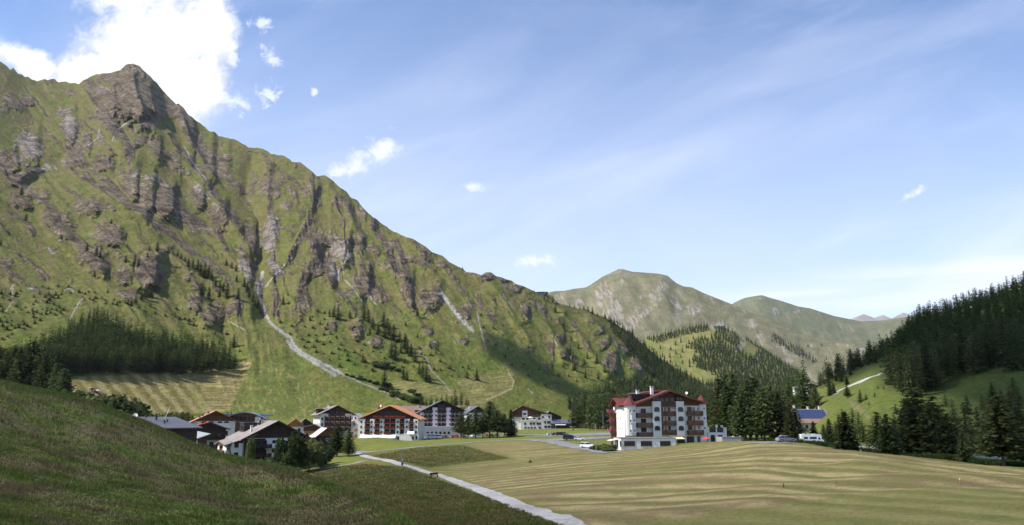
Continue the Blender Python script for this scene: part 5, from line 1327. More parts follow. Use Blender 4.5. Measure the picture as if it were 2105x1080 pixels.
    # bays
    for zx in (852, 1140):
        for zy in (405, 512, 620): window(r, M_(zx), Zm(zy), 1.65, .85, -.002, frame=FRAME_B, arch=True, bars=1)
        MB().box(M_(zx - 10), M_(zx + 80), .5, 1.19, Zm(284), Zm(225)).build('loggia', DWOOD, r)
        for k in (0, 38): window(r, M_(zx + k - 4), Zm(280), .85, 1.1, .49, bars=0)
    # centre
    for zy in (452, 560, 664): balcony(r, M_(937), M_(1118), Zm(zy), 1.1, 1.3, 1.39, RWOOD)
    balcony(r, M_(934), M_(1120), Zm(345), .9, 1.05, 1.19, WOOD)
    for zy in (400, 506, 612):
        for zx, ww in ((945, .8), (1030, .9)): window(r, M_(zx), Zm(zy), ww, 1.1, 1.39, bars=0)
        MB().box(M_(992), M_(1015), 1.33, 1.398, Zm(zy) - 1.0, Zm(zy) + 1.1).build('door', OWOOD, r)
    for zx in (938, 1000, 1062): window(r, M_(zx), Zm(302), 1.35, 1.5, 1.18, bars=0)
    MB().box(M_(925), M_(1130), 1.1, 1.198, Zm(240), Zm(232)).build('tie_beam', WOOD, r)
    # right section
    for zy in (447, 557, 668): balcony(r, M_(1260), M_(1448), Zm(zy), 1.25, 1.3, 1.39, RWOOD)
    for zy in (398, 505, 612):
        window(r, M_(1272), Zm(zy), 1.45, 1.2, 1.39); window(r, M_(1392), Zm(zy), .95, .9, 1.39, arch=True, frame=FRAME_W)
        MB().box(M_(1340), M_(1365), 1.33, 1.398, Zm(zy) - 1.0, Zm(zy) + 1.1).build('door', OWOOD, r)
    MB().cyl(M_(1228), 1.2, Zm(690), Zm(345), .06).cyl(M_(497), -.3, Zm(680), Zm(345), .07).build('downpipe', COPPER, r)
    # ground floor glazing
    for a, b2 in ((1135, 1228), (1252, 1342), (1382, 1412), (1450, 1500)): window(r, M_(a), Zm(768), (b2 - a) * .0262, (768 - 690) * .0262, 1.385, bars=2 if b2 - a > 60 else 0, frame=FRAME_B, name='shop_window')
    MB().box(M_(1060), M_(1215), .2, 1.38, Zm(694), Zm(686)).build('canopy', WHITE, r)
    aw = MB().slab([(M_(1075), -1.9, Zm(716)), (M_(1190), -1.9, Zm(716)), (M_(1135), 1.2, Zm(662)), (M_(985), 1.2, Zm(662))], .06); aw.build('awning', AWN, r)
    # right terrace wing
    t0, t1 = M_(1512), M_(1722)
    tw = MB().box(t0, t1, 1.0, 9, foot, Zm(648)).build('terrace_wing', WHITE, r)
    for a, b2 in ((1540, 1592), (1632, 1686)): window(r, M_(a), Zm(755), (b2 - a) * .0262, 2.1, .995, bars=1, name='glass_door')
    for zx in (1514, 1608, 1700): MB().box(M_(zx), M_(zx) + .3, .9, 1.25, Zm(648) + .003, Zm(585)).build('parapet_post', WHITE, tw)
    MB().box(t1 - .1, t1 + .4, .8, 1.6, Zm(755), Zm(590)).build('parapet_post', WHITE, tw)
    g = MB().box(M_(1528), M_(1606), 1.0, 1.06, Zm(645), Zm(588)).box(M_(1622), M_(1698), 1.0, 1.06, Zm(645), Zm(588)); g.build('glass_railing', PANEL, tw)
    # left end balconies with flowers
    for zy in (438, 548, 658):
        o = balcony(r, -1.6, -.05, Zm(zy), .9, 1.1, 11.6, WOOD); o.location.y -= 0; flowers(-2.6, -.4, 11.0, Zm(zy) + 1.0, 90, FL_PINK, o, 1, .5, .8)
    MB().box(-1.3, .28, 11.0, 11.9, foot, Zm(420)).build('balcony_support', WOOD, r)
    return r
main_hotel()
r = house('annex_building', 'low white flat-roofed annex with wide dark windows in front of the red-roofed hotel', 1275.5, 233, 5.5, (925,), 16, 9)
MB().box(0, 16.0, 0, 9, -3, 3.15).build('wall', WHITE, r)
MB().box(-.15, 16.15, -.15, 9.15, 3.153, 3.33).build('roof', R_FLAT, r)
for a, b in ((.95, 4.1), (5.75, 9.0), (11.35, 14.4)): window(r, a, 1.05, b - a, 1.35, -.002, bars=2)
for a in (1.2, 4.6): window(r, a, 1.0, 1.5 if a < 2 else .8, 1.5, -.002, 'left')
MB().box(10.0, 10.12, -.12, -.003, 1.4, 1.75).build('wall_lamp', DMETAL, r)
MB().slab([(-2.2, 3.0, 2.45), (-.02, 3.0, 2.9), (-.02, 8.4, 2.9), (-2.2, 8.4, 2.45)], .08).build('awning', AWNW, r)
MB().cyl(-2.0, 3.2, -1.5, 2.4, .05).build('post', DMETAL, r)

# ============ 2. the orange-roofed hotel
def orange_hotel():
    r = house('hotel_building', 'white hotel under a wide orange roof with rows of red balcony flowers', 737.2, 416, -3, (905,), 31, 14)
    k = .0292; X = lambda z: (z - 150) * k; Z = lambda z: (792 - z) * k
    ro = gable(r, 31, 16, Z(430), Z(430), Z(205), .515, WHITE, DWOOD, R_ORG, (.7, 1.3, 1.6), .45, fascia=O_EDGE)
    bays = [(268, 357), (438, 527), (607, 702), (705, 802), (878, 957), (1043, 1117)]
    # a white frame of piers and floor bands in front; the bays behind stay open
    edges = [150] + [e for b in bays for e in b] + [1195]
    for a, b in zip(edges[::2], edges[1::2]):
        MB().box(X(a), X(b), -1.3, -.003, Z(700), Z(435) if a < 360 or a > 950 else Z(425)).build('wall_pier', WHITE, r)
    for j, zy in enumerate((690, 600, 512, 425)):
        S = MB()
        for a, b in bays[(1 if j == 3 else 0):(5 if j == 3 else 6)]: S.box(X(a) + .003, X(b) - .003, -1.28, -.003, Z(zy) - .15, Z(zy) + .05)
        S.build('floor_slab', WHITE, r)
    D = MB()
    for a, b in bays: D.box(X(a) + .05, X(b) - .05, -.06, -.004, Z(690) + .05, Z(425))
    D.build('loggia_back', DWOOD, r)
    for j, zy in enumerate((682, 592, 505)):
        for a, b in bays:
            window(r, X(a) + .35, Z(zy) + .05, (b - a) * k - .7, 1.9, -.066, bars=1, name='balcony_door')
            if not (j == 0 and a > 700):
                balcony(r, X(a) - .12, X(b) + .12, Z(zy) + .02, .5, .75, -1.3, WOOD, FL_RED, nfl=120)
        for a in (190, 370, 542, 827, 987, 1147): window(r, X(a), Z(zy - 10) , .9, .95, -1.302, bars=1)
    # the broad top balcony and glazed gable
    balcony(r, X(412), X(975), Z(420), 1.2, .85, -1.3, WOOD, FL_RED, nfl=85)
    for i in range(9): window(r, X(450 + i * 56), Z(410), 1.35, 2.6, -.004 - .0, bars=0)
    g = MB().box(X(420), X(965), -.5, -.42, Z(330), Z(322)); g.build('tie_beam', WOOD, r)
    # ground floor
    MB().box(-.0, 31.0, -1.6, -.0, -2.5, Z(702)).build('ground_storey', WHITE, r)
    for a, ww, hh, ar in ((215, .9, 1.0, 0), (295, 1.2, 1.1, 0), (370, 1.7, 1.0, 1), (480, 1.9, 1.2, 0), (585, 2.0, 1.4, 0), (650, 2.0, 1.4, 0), (735, 2.1, 1.4, 0), (840, 1.0, 1.5, 0), (1098, 1.0, 1.5, 0), (1160, .9, 1.8, 0)): window(r, X(a), Z(785) + .2, ww, hh, -1.602, arch=bool(ar), bars=1)
    MB().slab([(X(200), -4.0, Z(752)), (X(820), -4.0, Z(755)), (X(820), -1.6, Z(700)), (X(200), -1.6, Z(697))], .07).build('awning', AWNW, r)
    MB().slab([(X(1010), -2.6, Z(690)), (X(1140), -2.6, Z(690)), (X(1140), -1.6, Z(640)), (X(1010), -1.6, Z(640))], .06).build('awning', FRAME_W, r)
    dish(ro, X(515), 2.0, Z(225), .5); chimney(ro, X(480), 2.4, Z(240), .6, .3, DMETAL, False); vent(ro, X(235), 2, Z(372), .3)
orange_hotel()

# ============ 3. dark-gabled hotel with arcade
def arcade_hotel():
    r = house('hotel_building', 'pale pink hotel with a dark grey gable roof and an arcade along its foot', 862.5, 464, 12, (893.5,), 25, 15)
    k = .0331; X = lambda z: (z - 1195) * k; Z = lambda z: (668 - z) * k
    ro = gable(r, 25.3, 15, Z(292), Z(268), Z(100), .5, PINKW, DWOOD, R_DGR, (3.2, .9, 1.8), .35, fascia=DWOOD)
    bays = [(1255, 1407), (1493, 1642), (1724, 1872)]
    edges = [1195] + [e for b in bays for e in b] + [1960]
    for a, b in zip(edges[::2], edges[1::2]): MB().box(X(a), X(b), -1.2, -.003, Z(545), Z(215 if 1400 < a < 1700 else 300)).build('wall_pier', PINKW, r)
    for j, zy in enumerate((528, 452, 385, 312, 235)):
        b_ = bays if j < 4 else bays[1:2]
        for a, b in b_:
            balcony(r, X(a) + .01, X(b) - .01, Z(zy), 1.1, .9, -.1 if j < 4 else -.6, DWOOD, None, FRAME_W)
            if j < 4 or a == 1493:
                for q in (.7, 2.7): window(r, X(a) + q, Z(zy) + .1, 1.5, 1.75, -.004, bars=1)
        if j in (0, 1, 2, 3):
            for a in (1220, 1385, 1457, 1620, 1697, 1852): window(r, X(a), Z(zy) + .75, 1.1 if a not in (1220,) else .9, .75, -1.203, bars=1)
    # terrace arcade at the foot
    a = MB().box(-3, 22.5, -6.5, -1.25, -2.5, Z(545)).build('arcade', PINKW, r)
    for i in range(6): window(a, 3.2 + i * 2.35 + (3.2 if i < 0 else 0), .15, 1.6, 1.1, -6.502, arch=True, bars=0, frame=PINKW, name='arch')
    MB().box(-3, 22.5, -6.6, -6.2, Z(545) + .003, Z(528)).build('parapet', FRAME_W, a)
    for zx, hh in ((1252, .7), (1265, 1.0), (1355, .8), (1420, .8), (1445, 1.2)): vent(ro, X(zx) + 4, 6, Z(170 - (zx - 1252) * .3) + .3, hh, .16)
    chimney(ro, X(1470), 8, Z(140), .8, 1.0)
    window(r, X(1900), Z(300), .7, .7, -1.203)
arcade_hotel()
def brown_roof():
    r = house('guesthouse_building', 'white guesthouse with a brown roof standing behind the orange-roofed hotel', 808, 505, 14, (893,), 20, 14)
    ro = eaves(r, 22, 13, 12.0, 12, 17.0, .5, WHITE, DWOOD, R_BRN, (6, 1, 1.6))
    for i in range(6):
        for z in (6.0, 9.0): window(r, 2 + i * 3.2, z, 1.2, 1.3, -.003)
    for x in (5.0, 13.5):
        d = MB().box(x, x + 3.4, -.2, 4, 13.0, 14.7).build('dormer', DWOOD, ro); MB().slab([(x - .4, -.8, 14.7), (x + 3.8, -.8, 14.7), (x + 3.8, 5, 15.8), (x - .4, 5, 15.8)], .15).build('dormer_roof', R_BRN, d)
    chimney(ro, 16, 5.6, 17.0, .8, .6)
brown_roof()

# ============ 4. wooden-balcony hotel
def wood_hotel():
    r = house('hotel_building', 'white hotel with dark wooden balconies across its gable and a grey hipped dormer', 657.5, 432, 27, (886,), 16, 13)
    ro = gable(r, 17, 15, 8.9, 8.9, 13.0, .5, WHITE, DWOOD, R_GREY, (1.8, 1.6, 2.2), .3, fascia=DWOOD, foot=-6)
    for j, z in enumerate((-.2, 2.5, 5.2, 7.9)):
        balcony(r, 2.4 if j < 3 else 4.4, 16.4 if j < 3 else 12.8, z, 1.5, 1.0, 0, DWOOD, FL_RED if j in (1, 2) else None, nfl=60)
        for i in range(5):
            if j < 3 or 0 < i < 4: window(r, 2.9 + i * 2.7, z + .1, 1.7, 1.9, -.003, bars=1)
        if j < 3:
            P = MB()
            for i in range(6): P.box(2.35 + i * 2.72, 2.5 + i * 2.72, -1.45, -.003, z + 1.0, z + 2.53)
            P.build('balcony_post', DWOOD, r)
    for z in (-.5, 2.3, 5.1):
        for y in (2, 5.5, 9, 12): window(r, y, z + .4, 1.0, 1.3, -.003, 'left')
        window(r, .6, z + .4, 1.0, 1.3, -.003)
    d = MB().box(-.5, 3.0, 4.5, 8.5, 9.0, 11.4).build('dormer', DWOOD, ro); MB().slab([(-1.4, 3.8, 11.5), (4.5, 3.8, 12.3), (4.5, 9.2, 12.3), (-1.4, 9.2, 11.5)], .18).build('dormer_roof', R_GREY, d)
    for x, y, h in ((6.5, 9, 1.0), (7.6, 8, 1.6), (9.0, 10, 1.1), (9.8, 11, 1.6)): chimney(ro, x, y, 12.3, .7, h, WHITE if x < 7 else DMETAL, x < 7)
wood_hotel()

# ============ 5. grey-roofed lodge in front
def lodge():
    r = house('lodge_building', 'large white lodge with a weathered grey shingle roof and white-panelled balconies', 503.5, 236, 29, -13.0, 18, 24)
    ro = gable(r, 17.6, 23, 7.4, 7.8, 12.1, .52, WHITE, DWOOD, R_GREY, (1.3, 1.4, 1.5), .3, fascia=DWOOD)
    MB().box(.003, 6.0, -.12, -.004, -2, 7.3).build('board_cladding', DWOOD, r); MB().box(13.0, 17.5, -.12, -.004, 4.6, 7.8).build('board_cladding', DWOOD, r)
    for j, z in enumerate((-.4, 2.2, 4.8)):
        balcony(r, 1.0, 7.6, z, 1.4, .95, -.12, DWOOD); balcony(r, 7.65, 10.6, z, 1.5, 1.1, 0, WHITE, None, WHITE, False)
        for x in (1.5, 3.3, 5.2): window(r, x, z + .1, 1.2, 1.9, -.125)
        for x in (8.0, 9.3): window(r, x, z + .1, 1.0, 1.9, -.004)
        window(r, 12.0, z + .75, .8, 1.0, -.004)
        if j < 2: balcony(r, 14.0, 17.3, z + .3, 1.2, .9, 0, DWOOD)
    balcony(r, 13.1, 17.5, 4.7, 1.2, 1.0, -.12, DWOOD)
    for x in (14.3, 16.0): window(r, x, 5.0, .9, 1.6, -.125)
    MB().slab([(4.0, -3.8, -1.2), (12.6, -3.8, -1.2), (12.2, -.2, 0.3), (4.2, -.2, 0.3)], .08).build('awning', AWNG, r)
    # wing on the long side to the left: white panels, brown stair bay
    q = -3.4
    MB().box(q, -.13, .6, 15.6, -2.5, 6.1).build('wing_wall', WHITE, r)
    for j, z in enumerate((-1.2, 1.4, 4.0)):
        for y0, y1 in ((.6, 6.4), (12.2, 15.2)):
            MB().box(q - 1.2, q - .003, y0, y1, z - .1, z + .02).box(q - 1.25, q - 1.15, y0, y1, z + .023, z + 1.25).build('balcony', WHITE, r)
        for y in (1.4, 4.0, 5.6, 13.0, 14.4): window(r, y, z + 1.35, 1.2, 1.15, q - .004, 'left')
        for y in (17, 19.5): window(r, y, z + 1.35, 1.2, 1.15, -.004, 'left')
        window(r, q + .9, z + .9, 1.2, 1.2, .596)
    MB().box(q - 1.1, q - .004, 3.0, 4.0, -2, 6.0).build('wall_pier', WHITE, r)
    MB().box(q - 1.0, q - .004, 7.6, 11.2, -2, 5.9).build('stair_bay', WOOD, r)
    g = MB(); g.slab([(q - 2.0, -.2, 5.6), (q - 2.0, 9.4, 6.6), (3.8, 9.4, 8.9), (3.8, -.2, 8.6)], .2); g.slab([(q - 2.0, 9.403, 6.6), (q - 2.0, 16.4, 5.6), (3.8, 16.4, 8.6), (3.8, 9.403, 8.9)], .2); g.build('side_roof', R_GREY, ro)
    MB().prismx([(12.6, 5.2), (9.4, 6.3), (6.2, 5.2)], q - 1.7, q - 1.4).build('side_gable', WOOD, r)
    chimney(ro, 2.8, 4.6, 9.4, .65, 1.3); chimney(ro, 7.6, 13.5, 11.7, 1.1, .9, CREAM); 
    d = MB().box(2.5, 7.0, 14.5, 21.0, 8.6, 11.7).build('dormer', DMETAL, ro); MB().box(2.3, 7.4, 14.2, 21.3, 11.703, 11.85).build('dormer_roof', R_DGR, d)
    for y in (15.2, 17.4, 19.2): window(d, y, 9.4, 1.6, 1.6, 2.497, 'left')
    MB().cyl(6.0, 12.0, 11, 14.6, .06).build('aerial', METAL, ro); vent(ro, 6.6, 11.6, 11.4, 1.0, .3)
lodge()

# ============ 6. dark flat-pitched house behind the hillside, and its red neighbours
def dark_house():
    r = house('house_building', 'dark timber house under a low dark grey metal roof just behind the hillside crest', 268.5, 222, -19, -6.0, 18, 13)
    ro = gable(r, 11.2, 13, 4.6, 3.6, 6.2, .22, DWOOD, DWOOD, R_DGR, (1.2, 1.1, 1.3), .28, fascia=DMETAL, foot=-6)
    MB().box(6.4, 8.7, -.1, -.003, -6, 3.5).build('plaster_panel', CREAM, r); MB().box(8.75, 9.6, -.1, -.003, -6, 3.5).build('plaster_panel', WHITE, r); MB().box(9.65, 11.2, -.1, -.003, -6, 3.5).build('board_cladding', RWOOD, r)
    MB().box(2.0, 6.2, -.1, -.003, 1.8, 2.1).build('balcony_rail', WOOD, r)
    window(r, 7.4, 0.9, .8, 1.2, -.103); window(r, 8.85, .4, .6, 2.2, -.103); window(r, 2.6, 2.2, 1.4, 1.6, -.003); window(r, 4.6, 2.2, 1.3, 1.5, -.003)
    for x, y, h in ((3.0, 2, .7), (4.8, 4, .9), (5.4, 3.2, 1.7), (7.2, 5.5, .9), (6.6, 5.0, .6), (8.4, 3.2, .8)): vent(ro, x, y, 6.1 - (x - 2.5) * .29, h, .2)
    MB().tube((4.2, 7.5, 5.4), (6.0, 7.5, 9.2), .07).build('mast', FRAME_W, ro)
    dish(ro, .6, .8, 6.2, .75, .3)
dark_house()
def red_house():
    r = house('house_building', 'white and timber house under a faded pink-red sheet roof', 398.0, 292, 24, -11.5, 14, 13)
    ro = gable(r, 14.0, 14, 10.6, 10.8, 14.0, .5, WHITE, RWOOD, R_PINK, (1.6, 1.3, 1.4), .25, fascia=RWOOD)
    balcony(r, 7.4, 12.2, 8.4, 1.2, 1.5, 0, WHITE, None, WHITE, False); balcony(r, 2.0, 7.0, 8.4, 1.2, 1.2, 0, WOOD)
    for x in (2.6, 5.0, 8.0, 10.2): window(r, x, 8.6, 1.5, 1.9, -.003); window(r, x, 5.6, 1.5, 1.5, -.003)
    for x, y, h in ((5.2, 9, .7), (4.2, 3, .7), (2.0, 4, .5), (3.2, 6, .5)): chimney(ro, x, y, 11.0 + x * .45, .5, h, WHITE if x == 4.2 else DMETAL, x == 4.2)
    r = house('house_building', 'lower timber house with a bright red sheet roof', 386.0, 270, 22, -12.2, 12, 10)
    ro = gable(r, 12.0, 10, 8.9, 8.9, 10.9, .55, DWOOD, DWOOD, R_BRED, (1.3, 1.2, 1.3), .25, fascia=RWOOD)
    MB().box(3.5, 12.0, -.1, -.003, -3, 5.4).build('plaster_panel', BEIGE, r)
    balcony(r, 4.0, 11.0, 5.4, 1.2, 1.0, 0, DWOOD); balcony(r, 4.0, 11.0, 2.6, 1.2, 1.0, -.1, DWOOD)
    for x in (4.6, 7.0, 9.2): window(r, x, 2.8, 1.3, 1.8, -.103); window(r, x, 5.6, 1.3, 1.8, -.003)
    chimney(ro, 3.4, 4.0, 9.9, .5, .7)
    r = house('shed_building', 'low extension with a light grey lean-to roof beside the bright red roof', 362.5, 252, -14, -11.0, 9, 6)
    MB().box(0, 7.6, 0, 5, -4, 5.0).build('wall', DWOOD, r); MB().box(6.2, 7.7, -.1, -.003, -4, 4.6).build('plaster_panel', WHITE, r)
    ro = MB().slab([(-.6, -.7, 6.6), (8.3, -.7, 5.2), (8.3, 5.6, 6.4), (-.6, 5.6, 7.8)], .22).build('roof', R_LGR, r)
    vent(ro, 5.0, 1.5, 6.2, .5, .25); window(r, 6.6, 2.6, .7, 1.2, -.103)
red_house()
def curved():
    r = house('sports_building', 'low timber hall with a curved arched gable and blue-grey sheet roof', 459, 338, 12, -9.5, 17, 16)
    W = 16.5; n = 16; arc = [(W * i / n, 9.0 + 2.9 * math.sin(math.pi * i / n)**.9) for i in range(n + 1)]
    MB().box(0, W, 0, 15, -3, 8.6).build('wall', WOOD, r)
    MB().prism([(0, 8.603)] + [(W, 8.603)] + arc[::-1], 0, 15).build('gable', WOOD, r)
    m = MB()
    for (a, b), (c, d) in zip(arc[:-1], arc[1:]): m.slab([(a * 1.08 - .7, -1.4, b + .25), (c * 1.08 - .7, -1.4, d + .25), (c * 1.08 - .7, 15, d + .25), (a * 1.08 - .7, 15, b + .25)], .35)
    ro = m.build('roof', R_BLUE, r)
    for i in range(7): window(r, 2.4 + i * 1.75, 8.7, 1.5, 1.8, -.004, bars=0)
    MB().slab([(-6, 4, 10.6), (2, 4, 11.6), (6, 16, 11.8), (-3, 16, 10.9)], .3).build('side_roof', R_BLUE, ro)
    MB().slab([(11, 7, 11.4), (19, 7, 11.2), (19, 15, 10.9), (11, 15, 11.3)], .3).build('side_roof', R_BLUE, ro)
    MB().box(12.6, 14.6, -3, -1.5, 5, 10.2).build('stair_tower', CREAM, r)
    for x, h in ((.6, .9), (2.2, .9), (5.6, .8), (7.4, .7)): vent(ro, x, 5, 11.2, h, .25)
curved()
def chalets():
    r = house('chalet', 'chalet with a bright orange timber gable over white walls', 588.0, 358, 16, -11.5, 8, 9)
    ro = gable(r, 8.0, 9, 8.4, 7.9, 11.2, .5, WHITE, OWOOD, R_GREY, (1.2, 1.0, 1.0), .2, fascia=OWOOD)
    for x in (1.5, 5.0):
        for z in (3.0, 6.0): window(r, x, z, 1.1, 1.3, -.003)
    MB().box(6.4, 7.2, 2, 3, 8, 10.2).build('chimney', STONE, ro)
    r = house('chalet', 'dark timber chalet with a black gable behind the orange-gabled chalet', 613.0, 388, 16, -11.5, 8, 9)
    ro = gable(r, 7.0, 10, 8.8, 8.8, 11.4, .45, DWOOD, DWOOD, R_GREY, (2.4, 1.2, 1.0), .2)
    window(r, 2.0, 6.4, 1.1, 1.2, -.003); window(r, 4.4, 6.4, 1.1, 1.2, -.003)
    r = house('guesthouse_building', 'white and timber guesthouse under a flat light grey sheet roof', 624.0, 342, 10, -11.8, 9, 9)
    ro = gable(r, 10.0, 10, 8.3, 6.6, 9.3, .45, WHITE, RWOOD, R_LGR, (1.0, 1.0, 1.2), .2)
    for x in (1.0, 3.6, 6.4):
        window(r, x, 4.4, 1.2, 1.3, -.003); window(r, x, 1.8, 1.2, 1.3, -.003)
    balcony(r, .4, 6.2, 5.9, 1.0, .8, 0, OWOOD)
    MB().slab([(1.4, -2.0, 4.0), (6.0, -2.0, 4.0), (6.0, 0, 4.7), (1.4, 0, 4.7)], .06).build('awning', AWN, r)
    r = house('chalet', 'dark brown log chalet with a pale sunlit sheet roof and white window frames', 652.5, 312, 26, -12.3, 7, 8)
    ro = gable(r, 7.4, 9, 5.9, 6.2, 8.6, .48, DWOOD, RWOOD, R_PALE, (1.0, .9, 1.1), .2, fascia=RWOOD)
    for x in (3.4, 5.3): window(r, x, 4.0, .9, 1.0, -.003, frame=FRAME_W)
    balcony(r, .6, 7.0, 2.8, 1.0, .9, 0, DWOOD)
    for x in (1.2, 3.4, 5.6): window(r, x, .6, 1.1, 1.4, -.003)
    MB().cyl(3.7, -.3, -2.5, 5.0, .09).build('downpipe', COPPER, r)
    r = house('house_building', 'low beige house with a long reddish roof and a timber end bay', 607.5, 292, 20, -13.2, 10, 9)
    ro = gable(r, 9.6, 10, 6.8, 4.2, 8.4, .12, CREAM, RWOOD, R_PINK, (.8, 1.0, 1.2), .2, fascia=RWOOD)
    for x in (1.4, 3.4): window(r, x, 2.8, 1.2, 1.7, -.003, frame=FRAME_W)
    MB().box(6.2, 9.6, -.8, -.003, -2, 4.0).build('timber_bay', DWOOD, r)
    r = house('guesthouse_building', 'white gabled guesthouse with slate below it, left of the orange roof', 705.0, 462, -6, (893,), 11, 9)
    ro = gable(r, 9.6, 10, 9.4, 9.4, 11.4, .62, WHITE, WHITE, R_LGR, (.4, .4, .4), .15)
    for x, z in ((2.0, 8.2), (4.6, 8.4), (6.6, 8.6), (3.0, 5.0), (6.0, 5.2)): window(r, x, z, .8, 1.0, -.003)
    MB().slab([(-4.5, -5, 4.6), (5, -5, 5.8), (6, -.2, 8.0), (-2.0, -.2, 7.0)], .25).build('slate_roof', R_PALE, ro)
    r = house('guesthouse_building', 'narrow beige wing with small wooden balconies leaning against the orange-roofed hotel', 715.5, 424, 4, (907,), 6, 9)
    MB().box(0, 5.6, 0, 9, -3, 5.2).build('wall', BEIGE, r)
    MB().prism([(0, 5.203), (5.6, 5.203), (5.6, 8.6)], 0, 9).build('gable', BEIGE, r)
    MB().slab([(-1.0, -.8, 5.0), (5.7, -.8, 8.9), (5.7, 9.6, 8.9), (-1.0, 9.6, 5.0)], .25).build('roof', R_LGR, r)
    for z in (1.2, 4.1): balcony(r, 3.6, 5.5, z + 1.0, .8, .9, 0, OWOOD)
    for x, z in ((1.4, 3.6), (2.2, 3.6), (1.8, .8), (2.6, .8), (4.0, 2.4), (4.0, 5.3)): window(r, x, z, .55, .9, -.003)
    r = house('house_building', 'grey-roofed house half hidden behind the conifer clump', 960.0, 520, 22, (872,), 14, 12)
    ro = gable(r, 14, 16, 7.0, 7.0, 11.0, .5, WHITE, DWOOD, R_DGR, (1.2, 1.2, 1.2), .25)
    for x, y in ((3.5, 6), (4.0, 7), (6.4, 12), (7.0, 13)): chimney(ro, x, y, 10.2, .6, .9)
    for x in (2, 5, 8, 11): window(r, x, 4.6, 1.2, 1.4, -.003)
chalets()

# ============ 7. the brown-roofed hotel across the car park
def far_hotel():
    r = house('hotel_building', 'brown-roofed hotel with timber upper floor and a white terrace, across the car park', 1053.5, 556, 3, (884.5,), 27, 14)
    k = .0386; X = lambda z: (z - 200) * k; Z = lambda z: (575 - z) * k
    ro = gable(r, 26.8, 15, Z(262), Z(318), Z(160), .25, WHITE, WOOD, R_DBRN, (1.0, .8, 1.6), .35, fascia=WOOD)
    MB().box(.05, 18.5, -.2, -.003, Z(350), Z(265)).build('board_cladding', WOOD, r)
    MB().box(X(370), X(462), -.9, -.203, Z(345), Z(238)).build('projecting_bay', WHITE, r); window(r, X(385), Z(312), 2.2, 1.2, -.903)
    MB().box(X(705), X(888), -1.2, -.003, Z(380), Z(298)).build('projecting_bay', WHITE, r)
    MB().box(X(335), X(905), -2.6, -.003, -3, Z(425)).build('terrace_storey', WHITE, r)
    MB().box(X(335), X(745), -2.7, -2.55, Z(425) + .003, Z(398)).box(X(480), X(610), -2.85, -2.703, Z(425), Z(385)).build('terrace_parapet', WHITE, r)
    balcony(r, X(225), X(340), Z(345), 1.2, 1.0, -.2, WOOD); balcony(r, X(545), X(690), Z(335), 1.2, 1.0, -.2, WOOD)
    for x in (250, 530, 575, 640): window(r, X(x), Z(310), 1.5, 1.5, -.203)
    for x in (400, 500, 555, 620, 660): window(r, X(x), Z(480), 1.4, 1.3, -2.603)
    for x in (405, 460, 515, 570, 660): window(r, X(x), Z(545), 1.4, 1.0, -2.603)
    for x in (720, 830): window(r, X(x), Z(365), 1.3, 1.3, -1.203)
    for x in (755, 805, 830): window(r, X(x), Z(460), 1.3, 1.6, -2.603)
    for x in (755, 815): window(r, X(x), Z(535), 1.9, 1.5, -2.603)
    for x in (370, 440, 560, 650): window(r, X(x), Z(410), 1.8, 1.8, -.003)
    chimney(ro, X(300), 6, Z(190), .8, .7, DMETAL, False)
    r = house('hotel_wing_building', 'low dining hall with a dark blue roof right of the brown-roofed hotel', 1133.5, 552, 2, (884.5,), 17, 12)
    MB().box(0, 17.5, 0, 10, -3, 4.2).build('wall', DWOOD, r)
    ro = MB().slab([(-.5, -.8, 4.3), (15.5, -.8, 4.6), (17.5, 9, 6.9), (.5, 9, 6.9)], .22).build('roof', R_SLATE, r)
    for i in range(7): window(r, .8 + i * 1.9, .6, 1.6, 2.8, -.003, bars=0, frame=DMETAL)
    MB().slab([(2.5, -2.2, 3.4), (9.5, -2.2, 3.4), (9.5, 0, 3.9), (2.5, 0, 3.9)], .07).build('awning', AWNW, r)
    MB().box(-3, 12.5, -2.6, -2.4, -2, 1.0).build('terrace_wall', BEIGE, r)
    vent(ro, 5.8, 3, 5.4, .8, .2)
    r = house('chalet', 'low beige chalet with a shallow grey roof at the end of the dining hall', 1176.5, 548, 10, (885,), 12, 9)
    ro = gable(r, 12.0, 10, 2.6, 2.6, 5.2, .5, BEIGE, BEIGE, R_BRN, (.9, .9, 1.0), .2)
    for x in (1.2, 4.0, 6.0, 9.6): window(r, x, .9, .9, 1.2, -.003)
    r = house('house_building', 'dark timber house stepped behind the brown-roofed hotel', 1120.0, 590, 6, (880,), 13, 9)
    ro = gable(r, 12, 10, 8.6, 7.8, 11.6, .3, DWOOD, DWOOD, R_DBRN, (1, 1, 1), .25); chimney(ro, 3.6, 4, 11.2, 1.4, .6, WHITE)
    MB().cyl(4.2, 4, 11, 15, .12).build('mast', METAL, ro)
    for z in (3.0, 5.6): balcony(r, 1, 11.5, z, 1.2, .9, 0, DWOOD); 
    for x in (2, 5, 8): window(r, x, 6.0, 1.3, 1.6, -.003)
far_hotel()

